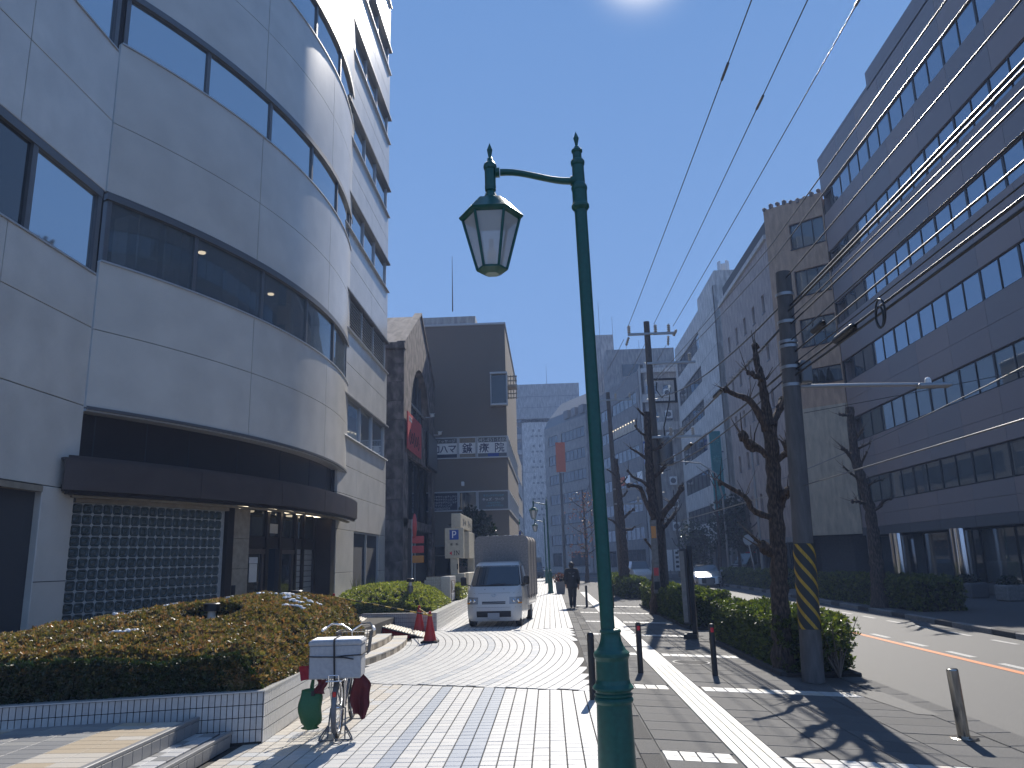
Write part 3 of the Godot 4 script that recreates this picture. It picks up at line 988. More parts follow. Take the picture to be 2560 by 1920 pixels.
	var shop := sub_box("shop_window", Vector3(WX - 0.16, 1.62, -28.68), Vector3(0.02, 2.5, 3.9), M.dark_glass, t)
	for z in [-26.75, -28.7, -30.63]:
		sub_box("mullion", Vector3(WX - 0.10, 1.62, z), Vector3(0.12, 2.56, 0.07), M.frame_light, shop)
	sub_box("head", Vector3(WX - 0.10, 2.87, -28.68), Vector3(0.12, 0.05, 3.95), M.frame_light, shop)
	sub_box("poster", Vector3(WX - 0.145, 1.3, -27.6), Vector3(0.006, 1.1, 0.5), M.sign_red, shop)
	sub_box("poster", Vector3(WX - 0.145, 1.25, -28.25), Vector3(0.006, 0.9, 0.55), M.film_grey, shop)

# five-row strokes for letters that the fonts lack: polylines on a 10 x 10 square, y up
const STROKES := {
	"コ": ["1,8 9,8 9,1 1,1"], "ハ": ["4,8 3,4.5 1,1", "6,8 7.2,4.5 9,1"], "マ": ["1,8 9,8 7,5 4.5,3", "3,4.5 6,1"],
	"鍼": ["2.6,9.6 0.6,7.2", "2.6,9.6 4.6,7.4", "1.4,6.8 3.8,6.8", "0.8,5 4.4,5", "2.6,6.8 2.6,1", "0.6,1 4.6,1.2", "1.2,3.6 1.7,2", "4,3.6 3.5,2", "5,8 9.6,8", "5.6,8 5.4,3.5 4.8,0.6", "6.2,6 7.6,6", "6.2,4.6 7.6,4.6 7.6,2.6 6.2,2.6 6.2,4.6", "7.6,9.6 8.2,4 9.6,0.6", "9.5,5 7,0.6", "8.6,9.6 9.3,8.8"],
	"療": ["4.8,9.8 4.8,8.8", "1.4,8.7 9.6,8.7", "1.8,8.7 1.7,4 0.5,0.6", "0.3,7 1,5.8", "0.2,3.6 1.6,4.6", "3,7.3 9,7.3", "6,8.4 4.4,6 2.6,4.8", "6,7.3 7.6,5.8 9.6,4.8", "4.4,5.6 7.4,5.6 7.4,3 4.4,3 4.4,5.6", "4.4,4.3 7.4,4.3", "6,3 6,0.6", "4.2,2.2 3,1", "7.6,2.2 8.9,1"],
	"院": ["1,9.2 1,0.4", "1,9.2 3.6,9.2 2.4,6.8 3.6,4.8 2.6,3.4 1.4,3.6", "6.8,9.8 6.8,8.6", "4.4,7.2 4.4,8.5 9.4,8.5 9.4,7.2", "5.4,6.4 8.6,6.4", "4.4,4.6 9.6,4.6", "6.2,4.6 5.8,2 4,0.6", "7.8,4.6 7.8,1.2 9.6,1 9.7,2.4"],
	"有": ["1,8 9.4,8", "4.6,9.8 3,5.5 0.8,3", "3.4,5.8 3.4,0.4", "3.4,5.8 8,5.8 8,0.6 7,0.8", "3.4,4 8,4", "3.4,2.4 8,2.4"],
	"料": ["2.6,9.6 2.6,0.4", "0.4,5.6 4.8,5.6", "0.9,8.6 1.6,6.8", "4.4,8.6 3.6,6.8", "2.6,5.4 0.4,2.2", "2.6,5.4 4.6,3.2", "6,8 7,7", "5.6,5.4 6.6,4.4", "5.2,2.6 9.8,3.8", "8.4,9.6 8.4,0.4"],
	"灸": ["4.4,9.8 1,6", "3.4,8.4 6.6,8.4 4.6,5.6 1.2,3.8", "4,7 9,4.4", "2,4 3,2.4", "8,4 7,2.6", "5,4.6 4.4,2.4 1,0.4", "5,2.6 9,0.4"],
	"ッ": ["2,5.6 2.8,4", "4.8,6 5.4,4.4", "8.2,5.8 6.8,2.6 3.6,0.8"], "サ": ["0.8,6.4 9.4,6.4", "3,8.8 3,3.6", "7,8.8 7,4 5.4,1.4 3.6,0.6"], "ー": ["1,4.8 9,4.8"],
	"ジ": ["2.4,8.4 4,7.2", "1.2,5.6 2.8,4.4", "1.6,1 5,2 8.6,5.6", "7.4,9.4 8,8", "9,9.4 9.6,8"], "キ": ["1.2,6.6 8.4,7.4", "0.8,3.6 9.2,4.4", "4.4,9.2 5.8,0.6"],
	"ズ": ["1.6,8 7.8,8 5.4,4 1.2,1", "5.6,4.2 8.6,1", "8.2,9.8 8.8,8.6", "9.4,9.8 10,8.6"], "・": ["4.6,4.6 5.4,4.6"], "ワ": ["1.4,5 1.4,8 8.8,8 8,4 4,0.8"], "ク": ["4,9.4 1,5", "3,7.6 8.4,7.6 7,3.4 2.4,0.6"],
	"ア": ["1,8 9,8 6.4,5", "5,6.4 4.4,3 2,0.6"], "ロ": ["1.6,7.6 8.4,7.6 8.4,1.4 1.6,1.4 1.6,7.6"], "プ": ["1.4,7.4 8,7.4 6.6,3 2.6,0.6", "8.8,9.2 9.4,8.6"], "ラ": ["2,8.6 8,8.6", "1.2,5.8 8.8,5.8 7.4,2.6 3.4,0.6"], "ン": ["1.6,7.6 3.8,6", "1.6,1 5.4,2.2 8.8,6.4"], "ニ": ["2.2,6.8 7.8,6.8", "1,1.6 9,1.6"], "グ": ["4,9 1,5", "3,7.4 7.6,7.4 6.4,3.2 2,0.6", "8,9.6 8.6,8.2", "9.2,9.6 9.8,8.2"],
	"中": ["1.4,7.6 8.6,7.6 8.6,3.8 1.4,3.8 1.4,7.6", "5,9.8 5,0.2"], "学": ["2.2,9.2 3,8", "5,9.6 5.2,8.2", "8,9.4 7,8", "0.8,5.6 0.8,7.4 9.2,7.4 9.2,5.6", "2.8,5.8 7.2,5.8 5.2,4.2 5.2,0.8 3.8,0.8", "0.8,3.2 9.2,3.2"],
	"受": ["8.4,9.6 1.6,8.8", "2.2,8 2.8,6.8", "5,8 5,6.8", "7.8,8.2 7,6.8", "0.8,4.8 0.8,6.2 9.2,6.2 9.2,4.8", "2,4.6 7.6,4.6 5,1.8 1,0.4", "3,3.4 9.2,0.4"], "験": ["1,9 4.6,9", "1,9 1,3.6 4.6,3.6 4.4,0.8 3.4,0.8", "2.8,9 2.8,3.6", "1,7.2 4.4,7.2", "1,5.4 4.4,5.4", "7.2,9.8 5,6.8", "7.2,9.8 9.8,6.8", "6,6.6 8.6,6.6", "5.6,5 9,5 9,3 5.6,3 5.6,5", "7.2,6.6 7.2,3 5,0.4", "7.4,3 9.8,0.4"],
}

# flat lettering: each stroke a thin raised bar, in the plane of at (x right, y up, z out)
func strokes(b: MB, text: String, size: float, at: Transform3D, pen := 0.11, gap := 1.12, down := false) -> void:
	for i in text.length():
		if not STROKES.has(text[i]):
			continue
		for s in STROKES[text[i]]:
			var pts := []
			for q in s.split(" "):
				var w: PackedStringArray = q.split(",")
				pts.append(Vector2(w[0].to_float(), w[1].to_float()) * size / 10.0 + (Vector2(0, -i * gap * size) if down else Vector2(i * gap * size, 0)))
			for k in pts.size() - 1:
				bar2(b, pts[k], pts[k + 1], pen * size, at)

func bar2(b: MB, p: Vector2, q: Vector2, w: float, at: Transform3D, t := 0.006) -> void:
	var d := (q - p).normalized()
	if d == Vector2.ZERO:
		d = Vector2.RIGHT
	var m := at * Vector3((p.x + q.x) / 2, (p.y + q.y) / 2, t / 2)
	var bs := at.basis * Basis(Vector3(d.x, d.y, 0), Vector3(-d.y, d.x, 0), Vector3(0, 0, 1))
	b.box(m, Vector3((q - p).length() + w * 0.8, w, t), bs)

func letters(called: String, text: String, size: float, m: Material, parent: Node3D, at: Transform3D, serif := false, thick := 0.006) -> MeshInstance3D:
	var t := TextMesh.new()
	var f := SystemFont.new()
	f.font_names = PackedStringArray(["Droid Serif" if serif else "Droid Sans"])
	t.font = f
	t.text = text
	t.font_size = 64
	t.pixel_size = size / 46.0
	t.depth = thick
	return part(called, t, m, parent, at)

func make_stone_building() -> void:
	var t := thing("stone_building", "brown stone building with a gable, tall arched window and shop signs", "building")
	var X := -6.65
	var z0 := -35.84
	var z1 := -45.75
	# body set back behind the stone facing
	var b := MB.new()
	b.span(Vector3(X - 0.5, 0, z0 - 0.2), Vector3(X - 9.0, 12.1, z1))
	part("body", b, M.interior, t)
	# gable wall with an arched opening, as a polygon in (z, y)
	var zc := -40.75
	var outer := [[z0, 0.0], [z0, 12.14], [-40.7, 15.08], [-45.55, 12.15], [z1, 12.1], [z1, 0.0]]
	var hole := []
	for k in 19:
		var a := PI * k / 18
		hole.append([zc + 3.05 * cos(a), 8.95 + 3.0 * sin(a)])
	var face := MB.new()
	var side := func(z: float, y: float, d := 0.0) -> Vector3: return Vector3(X - d, y, z)
	# above the arch: fan between arch and gable outline
	var rim := []
	for k in 19:
		var z: float = hole[k][0]
		rim.append([z, 12.14 + (z0 - z) / (z0 + 40.7) * 2.94 if z > -40.7 else 15.08 - (-40.7 - z) / 4.85 * 2.93])
	for k in 18:
		face.quad(side.call(hole[k][0], hole[k][1]), side.call(hole[k + 1][0], hole[k + 1][1]), side.call(rim[k + 1][0], rim[k + 1][1]), side.call(rim[k][0], rim[k][1]), Vector3.RIGHT)
		face.quad(side.call(hole[k][0], hole[k][1]), side.call(hole[k + 1][0], hole[k + 1][1]), side.call(hole[k + 1][0], hole[k + 1][1], 0.45), side.call(hole[k][0], hole[k][1], 0.45), Vector3(0, 8.95 - hole[k][1], zc - hole[k][0]))
	face.quad(side.call(z0, 8.95), side.call(hole[0][0], 8.95), side.call(rim[0][0], rim[0][1]), side.call(z0, 12.14), Vector3.RIGHT)
	face.quad(side.call(hole[18][0], 8.95), side.call(z1, 8.95), side.call(z1, 12.1), side.call(rim[18][0], rim[18][1]), Vector3.RIGHT)
	# roof slopes and ridge coping going back
	for s in [[z0, 12.14, -40.7, 15.08], [-40.7, 15.08, -45.55, 12.15]]:
		face.quad(side.call(s[0], s[1]), side.call(s[2], s[3]), side.call(s[2], s[3], 4.5), side.call(s[0], s[1], 4.5), Vector3.UP)
	part("gable", face, M.brown_stone, t)
	b = MB.new()
	for s in [[z0 + 0.08, 12.16, -40.7, 15.16], [-40.7, 15.16, -45.7, 12.16]]:
		var p := Vector3(X + 0.06, s[1], s[0])
		var q := Vector3(X + 0.06, s[3], s[2])
		b.hexa([p, q, q + Vector3(-0.4, 0, 0), p + Vector3(-0.4, 0, 0), p + Vector3(0, 0.12, 0), q + Vector3(0, 0.12, 0), q + Vector3(-0.4, 0.12, 0), p + Vector3(-0.4, 0.12, 0)])
	part("coping", b, M.brown_stone_b, t)
	# arched window
	b = MB.new()
	for k in 18:
		b.quad(side.call(zc, 8.95, 0.4), side.call(hole[k][0], hole[k][1], 0.4), side.call(hole[k + 1][0], hole[k + 1][1], 0.4), side.call(zc, 8.95, 0.4), Vector3.RIGHT)
	var aw := part("arched_window", b, M.dark_glass, t)
	for z in [-38.3, -39.1, -39.9, -41.6, -42.5]:
		var hh := sqrt(maxf(0.1, 9.0 - (z - zc) * (z - zc)))
		sub_box("mullion", Vector3(X - 0.33, 8.95 + hh / 2, z), Vector3(0.08, hh, 0.07), M.frame_grey, aw)
	sub_box("transom", Vector3(X - 0.30, 9.9, zc), Vector3(0.1, 0.09, 5.8), M.frame_light, aw)
	# facing blocks on the street side
	for r in [[6.9, 7.9], [7.9, 8.95]]:
		for k in 5:
			sub_box("stone_block", Vector3(X - 0.1, (r[0] + r[1]) / 2, z0 - (k + 0.5) * 1.982), Vector3(0.2, r[1] - r[0] - 0.012, 1.97), M.brown_stone if (k + int(r[0])) % 2 else M.brown_stone_b, t, 0.006)
	for r in [[3.45, 3.85]]:
		sub_box("stone_block", Vector3(X - 0.1, 3.65, (z0 + z1) / 2), Vector3(0.2, 0.42, z0 - z1), M.brown_stone_b, t, 0.006)
	for k in 7:
		for zz in [[z0, -36.95], [-44.6, z1]]:
			if zz[0] == z0 or k < 8:
				sub_box("stone_block", Vector3(X - 0.1, 0.49 + k * 0.985, (zz[0] + zz[1]) / 2), Vector3(0.2, 0.975, zz[0] - zz[1] - 0.01), M.brown_stone if k % 2 else M.brown_stone_b, t, 0.006)
	var up := sub_box("upper_window", Vector3(X - 0.5, 5.4, -40.8), Vector3(0.05, 3.1, 7.7), M.dark_glass, t)
	for z in [-37.3, -38.2, -39.15, -40.1, -42.0, -44.0]:
		sub_box("mullion", Vector3(X - 0.42, 5.4, z), Vector3(0.12, 3.1, 0.09), M.frame_dark, up)
	var low := sub_box("shop_front", Vector3(X - 1.1, 1.8, -40.8), Vector3(0.05, 3.3, 7.6), M.dark_glass, t)
	for z in [-37.4, -39.4, -41.4, -43.4]:
		sub_box("mullion", Vector3(X - 1.0, 1.8, z), Vector3(0.1, 3.3, 0.12), M.frame_dark, low)
	sub_box("poster", Vector3(X - 1.04, 1.9, -40.4), Vector3(0.01, 1.7, 0.7), M.sign_white, low)
	# end wall towards the viewer in large slabs
	for k in 13:
		for j in 3:
			var y := 0.5 + k * 0.93
			if k == 12:
				y = 11.6
			sub_box("stone_block", Vector3(X - 1.0 - j * 2.0 + 0.0, y, z0 - 0.05), Vector3(1.985, 0.92 if k < 12 else 0.9, 0.28), M.brown_stone if (k + j) % 2 else M.brown_stone_b, t, 0.006)
	sub_box("cornice", Vector3(X - 3.0, 12.02, z0 + 0.04), Vector3(6.1, 0.30, 0.5), M.brown_stone_b, t, 0.02)
	# signs on it
	var s := thing("red_shop_sign", "red hanging shop banner with pale script on the brown stone building", "sign", Vector3(X + 0.10, 8.0, -38.15))
	sub_box("banner", Vector3.ZERO, Vector3(0.06, 1.8, 4.0), M.sign_red, s, 0.01)
	var w := MB.new()
	var at := Transform3D(Basis(Vector3.UP, PI / 2), Vector3(0.034, -0.25, 0.2))
	for c in 5:
		var pts := []
		for k in 12:
			var a := TAU * k / 11
			pts.append(Vector2(-1.2 + c * 0.58 + cos(a) * 0.2 + k * 0.012, sin(a) * (0.34 if c % 2 == 0 else 0.22)))
		for k in 11:
			bar2(w, pts[k], pts[k + 1], 0.075, at)
	part("script", w, M.print_black, s)
	w = MB.new()
	for c in 4:
		bar2(w, Vector2(-1.5 + c * 0.22, 0.75), Vector2(-1.42 + c * 0.22, 0.95), 0.05, at)
		bar2(w, Vector2(-1.5 + c * 0.22, 0.95), Vector2(-1.38 + c * 0.22, 0.75), 0.05, at)
	part("small_script", w, M.print_white, s)
	s = thing("pale_shop_sign", "pale framed sign panel beside the red banner on the brown building", "sign", Vector3(X + 0.12, 7.95, -44.0))
	sub_box("frame", Vector3.ZERO, Vector3(0.10, 1.95, 3.5), M.frame_dark, s, 0.01)
	sub_box("panel", Vector3(0.055, 0, 0), Vector3(0.012, 1.8, 3.35), M.film_grey, s)
	for k in 2:
		s = thing("security_camera", ["white security camera on a bracket below the arched window", "white security camera at the far end of the brown stone building"][k], "camera", Vector3(X + 0.35, [9.75, 9.25][k], [-42.3, -45.4][k]), 0, "cameras on the stone building")
		sub_box("bracket", Vector3(-0.17, -0.05, 0), Vector3(0.34, 0.05, 0.05), M.frame_light, s)
		sub_box("housing", Vector3(0.05, 0.02, 0.1), Vector3(0.16, 0.16, 0.5), M.sign_white, s, 0.03, Basis(Vector3.RIGHT, 0.2))
		sub_box("visor", Vector3(0.05, 0.12, 0.12), Vector3(0.22, 0.03, 0.56), M.sign_white, s, 0.01, Basis(Vector3.RIGHT, 0.2))

func make_tan_building() -> void:
	var t := thing("tan_building", "tan rendered office block with window bands carrying lettered films", "building")
	var Z := -46.0
	var XR := -2.30
	# walls as bands between the window strips so that the openings are real
	for r in [[0.0, 4.72], [5.88, 7.82], [9.12, 16.1]]:
		sub_box("wall", Vector3(-7.3, (r[0] + r[1]) / 2, Z - 8.0), Vector3(10.0, r[1] - r[0], 16.0), M.tan_wall, t)
	sub_box("parapet", Vector3(-7.3, 16.17, Z - 8.0), Vector3(10.1, 0.14, 16.1), M.frame_light, t, 0.02)
	sub_box("roof_house", Vector3(-7.2, 17.2, Z - 9.0), Vector3(5.2, 2.6, 7.0), M.grey_wall_c, t)
	for band in [[7.82, 9.12], [4.72, 5.88]]:
		var y: float = (band[0] + band[1]) / 2
		var h: float = band[1] - band[0]
		sub_box("inner_wall", Vector3(-7.5, y, Z - 8.2), Vector3(9.4, h, 15.4), M.interior, t)
		for k in 3:
			var x0: float = [-7.3, -5.25, -4.14][k]
			var x1: float = [-5.27, -4.16, XR + 0.02][k]
			var win := sub_box("window", Vector3((x0 + x1) / 2, band[0] + 0.035, Z + 0.01), Vector3(x1 - x0, 0.07, 0.12), M.frame_light, t)
			sub_box("head", Vector3((x0 + x1) / 2, band[1] - 0.035, Z + 0.01), Vector3(x1 - x0, 0.07, 0.12), M.frame_light, win)
			for x in [x0 + 0.03, x1 - 0.03]:
				sub_box("jamb", Vector3(x, y, Z + 0.01), Vector3(0.06, h - 0.14, 0.12), M.frame_light, win)
			var upper: bool = band[0] > 7.0
			var film: Material = M.sign_white if upper else [M.film_navy, M.dark_glass, M.film_grey][k]
			sub_box("film" if film != M.dark_glass else "pane", Vector3((x0 + x1) / 2, y, Z - 0.03), Vector3(x1 - x0 - 0.12, h - 0.14, 0.02), film, win)
			var front := Transform3D(Basis(), Vector3(0, 0, Z - 0.018))
			if upper:
				sub_box("film_band", Vector3((x0 + x1) / 2, band[1] - 0.21, Z - 0.018), Vector3(x1 - x0 - 0.14, 0.28, 0.006), M.film_grey if k != 1 else M.stone_beige, win)
				sub_box("film_band", Vector3((x0 + x1) / 2, band[0] + 0.18, Z - 0.018), Vector3(x1 - x0 - 0.14, 0.22, 0.006), [M.film_navy, M.stone_beige, M.film_grey][k], win)
				var w := MB.new()
				if k == 0:
					strokes(w, "コハマ", 0.50, Transform3D(Basis(), Vector3(-6.87, 8.19, Z - 0.018)), 0.12, 1.0)
				elif k == 1:
					strokes(w, "鍼", 0.60, Transform3D(Basis(), Vector3(-5.02, 8.14, Z - 0.018)), 0.085)
				else:
					strokes(w, "療", 0.58, Transform3D(Basis(), Vector3(-3.98, 8.14, Z - 0.018)), 0.085)
					strokes(w, "院", 0.58, Transform3D(Basis(), Vector3(-3.08, 8.14, Z - 0.018)), 0.085)
				part("lettering", w, M.print_navy, win)
				w = MB.new()
				if k == 0:
					strokes(w, "灸マッサージ", 0.20, Transform3D(Basis(), Vector3(-6.75, 8.81, Z - 0.012)), 0.12, 1.12)
					part("small_lettering", w, M.print_white, win)
				if k == 2:
					letters("phone_number", "045-451-1489", 0.21, M.print_white, win, Transform3D(Basis(), Vector3(-3.22, 8.91, Z - 0.012)))
					sub_box("blue_tag", Vector3(-3.15, 8.0, Z - 0.012), Vector3(0.66, 0.19, 0.006), M.sign_blue, win)
			elif k == 0:
				var w := MB.new()
				for r in 3:
					strokes(w, ["ラプンアククンロアニアロ", "ンロアラプアククニロンア", "マアンロプラグアロニラグ"][r], 0.125, Transform3D(Basis(), Vector3(-7.05, 5.53 - r * 0.17, Z - 0.018)), 0.13, 1.12)
				strokes(w, "アロマプランニング", 0.13, Transform3D(Basis(), Vector3(-6.95, 5.02, Z - 0.018)), 0.12, 1.12)
				part("lettering", w, M.print_white, win)
				letters("phone_number", "045(450)1024", 0.125, M.print_white, win, Transform3D(Basis(), Vector3(-6.3, 4.9, Z - 0.018)))
			elif k == 2:
				var w := MB.new()
				strokes(w, "キッズ・ワーク", 0.175, Transform3D(Basis(), Vector3(-3.86, 5.28, Z - 0.018)), 0.14, 1.06)
				part("lettering", w, M.print_white, win)
				w = MB.new()
				strokes(w, "ラプンアククンロア", 0.125, Transform3D(Basis(), Vector3(-3.8, 5.53, Z - 0.018)), 0.13, 1.1)
				strokes(w, "アロククラン", 0.12, Transform3D(Basis(), Vector3(-3.55, 5.10, Z - 0.018)), 0.13, 1.1)
				strokes(w, "ンロアラプアロン", 0.12, Transform3D(Basis(), Vector3(-3.65, 4.94, Z - 0.018)), 0.13, 1.1)
				part("small_lettering", w, M.print_cyan, win)
			else:
				sub_box("blind", Vector3(-4.72, 5.5, Z - 0.06), Vector3(0.55, 0.7, 0.02), M.curtain, win)
		# street side windows
		for k in 8:
			var z0 := Z - 0.05 - k * 1.95
			var win := sub_box("window", Vector3(XR + 0.01, band[0] + 0.03, z0 - 0.95), Vector3(0.1, 0.07, 1.95), M.frame_light, t)
			sub_box("head", Vector3(XR + 0.01, band[1] - 0.03, z0 - 0.95), Vector3(0.1, 0.07, 1.95), M.frame_light, win)
			sub_box("jamb", Vector3(XR + 0.01, y, z0 - 0.04), Vector3(0.1, h - 0.1, 0.07), M.frame_light, win)
			sub_box("pane", Vector3(XR - 0.04, y, z0 - 0.97), Vector3(0.02, h - 0.1, 1.86), M.coated_glass, win)
	# corner window with lattice screen
	var bay := sub_box("corner_window", Vector3(-2.72, 11.96, Z + 0.12), Vector3(0.9, 1.75, 0.05), M.dark_glass, t)
	for y in [11.0, 12.94]:
		sub_box("frame_rail", Vector3(-2.72, y, Z + 0.16), Vector3(1.06, 0.12, 0.42), M.frame_light, bay, 0.01)
	for x in [-3.21, -2.24]:
		sub_box("frame_post", Vector3(x, 11.97, Z + 0.14), Vector3(0.07, 1.84, 0.3), M.frame_light, bay, 0.01)
	for k in 6:
		sub_box("lattice_bar", Vector3(-1.95, 12.9 - k * 0.27, Z - 0.6), Vector3(0.62, 0.06, 0.06), M.stone_beige, bay)
		sub_box("lattice_bar", Vector3(-1.95 + 0.0, 12.2, Z - 0.1 - k * 0.22), Vector3(0.6, 0.05, 0.05), M.stone_beige, bay)
	for k in 4:
		sub_box("lattice_post", Vector3(-2.2 + k * 0.17, 12.23, Z - 0.6), Vector3(0.05, 1.5, 0.05), M.stone_beige, bay)
	sub_box("vent_cover", Vector3(-5.0, 6.32, Z + 0.06), Vector3(0.18, 0.26, 0.14), M.sign_white, t, 0.03)
	# dark ground floor openings
	var gf := sub_box("ground_floor_window", Vector3(-6.2, 1.7, Z + 0.02), Vector3(1.6, 2.0, 0.05), M.dark_glass, t)
	sub_box("rail", Vector3(-6.2, 2.75, Z + 0.05), Vector3(1.8, 0.1, 0.1), M.frame_grey, gf)
	sub_box("rail", Vector3(-6.2, 2.2, Z + 0.05), Vector3(1.8, 0.06, 0.08), M.frame_grey, gf)
	var ad := sub_box("arched_door", Vector3(XR + 0.01, 1.3, Z - 6.0), Vector3(0.06, 2.6, 2.2), M.dark_glass, t)
	sub_box("surround", Vector3(XR + 0.05, 2.7, Z - 6.0), Vector3(0.16, 0.22, 2.6), M.frame_light, ad, 0.02)
	var rod := MB.new()
	rod.tube([Vector3(-6.0, 18.4, -50), Vector3(-6.0, 22.4, -50)], [0.05, 0.015], 6)
	part("lightning_rod", rod, M.frame_grey, t)
	# large dark evergreen in front of the tan wall
	var ev := thing("evergreen_tree", "dark round evergreen tree against the tan office block", "tree", Vector3(-4.1, 0, -42.5))
	var tr := MB.new()
	tr.tube([Vector3.ZERO, Vector3(0.05, 1.6, 0), Vector3(0, 3.2, 0.1)], [0.14, 0.11, 0.06], 8)
	part("trunk", tr, M.bark_far, ev)
	foliage_blob(ev, "crown", Vector3(0, 3.0, 0), Vector3(1.3, 1.55, 1.3), 1100, 0.20, "dark", 31)

# a straight facade from p0 to p1 (plan x, z) with real openings; rows: [y0, y1, [[u0, u1, panes], ...]]
func facade(t: Node3D, p0: Vector2, p1: Vector2, top: float, rows: Array, wall: Material, glass: Material, frame: Material, flip := false, base := 0.0, recess := 0.18, sill := true) -> void:
	var d := (p1 - p0).normalized()
	var o := Vector2(d.y, -d.x) * (-1.0 if flip else 1.0)
	var len := (p1 - p0).length()
	var bs := Basis(Vector3(d.x, 0, d.y), Vector3.UP, Vector3(o.x, 0, o.y))
	var put := func(u0: float, u1: float, ya: float, yb: float, out: float, thick: float, m: Material, parent: Node3D, called: String) -> MeshInstance3D:
		var c := p0 + d * (u0 + u1) / 2 + o * (out - thick / 2)
		return sub_box(called, Vector3(c.x, (ya + yb) / 2, c.y), Vector3(u1 - u0, yb - ya, thick), m, parent, 0.0, bs)
	var y := base
	for r in rows:
		if r[0] > y + 0.01:
			put.call(0.0, len, y, r[0], 0.0, 0.3, wall, t, "wall")
		var u := 0.0
		for w in r[2]:
			if w[0] > u + 0.01:
				put.call(u, w[0], r[0], r[1], 0.0, 0.3, wall, t, "wall")
			u = w[1]
			var win: MeshInstance3D = put.call(w[0], w[1], r[0], r[0] + 0.07, -recess + 0.05, 0.08, frame, t, "window")
			if sill:
				put.call(w[0] - 0.04, w[1] + 0.04, r[0] - 0.05, r[0] + 0.012, 0.05, 0.3, frame, win, "sill")
			put.call(w[0], w[1], r[1] - 0.06, r[1] - 0.002, -recess + 0.05, 0.08, frame, win, "head")
			for k in w[2] + 1:
				var q: float = lerpf(w[0] + 0.03, w[1] - 0.03, float(k) / w[2])
				put.call(q - 0.03, q + 0.03, r[0] + 0.07, r[1] - 0.06, -recess + 0.05, 0.08, frame, win, "mullion")
				if k < w[2]:
					var e: float = lerpf(w[0] + 0.03, w[1] - 0.03, float(k + 1) / w[2])
					put.call(q + 0.03, e - 0.03, r[0] + 0.07, r[1] - 0.06, -recess + 0.02, 0.02, glass, win, "pane")
		if u < len - 0.01:
			put.call(u, len, r[0], r[1], 0.0, 0.3, wall, t, "wall")
		y = r[1]
	if top > y + 0.01:
		put.call(0.0, len, y, top, 0.0, 0.3, wall, t, "wall")

func core(t: Node3D, poly: Array, y0: float, y1: float, m: Material, called := "core") -> void:
	var p := PackedVector2Array()
	for q in poly:
		p.append(Vector2(q[0], -q[1]))
	var b := MB.new()
	# polygon plan pushed up: local (x, y, z) -> world (x, z, -y)
	b.prism(p, y1 - y0, Transform3D(Basis(Vector3.RIGHT, Vector3(0, 0, -1), Vector3.UP), Vector3(0, y1, 0)))
	part(called, b, m, t)

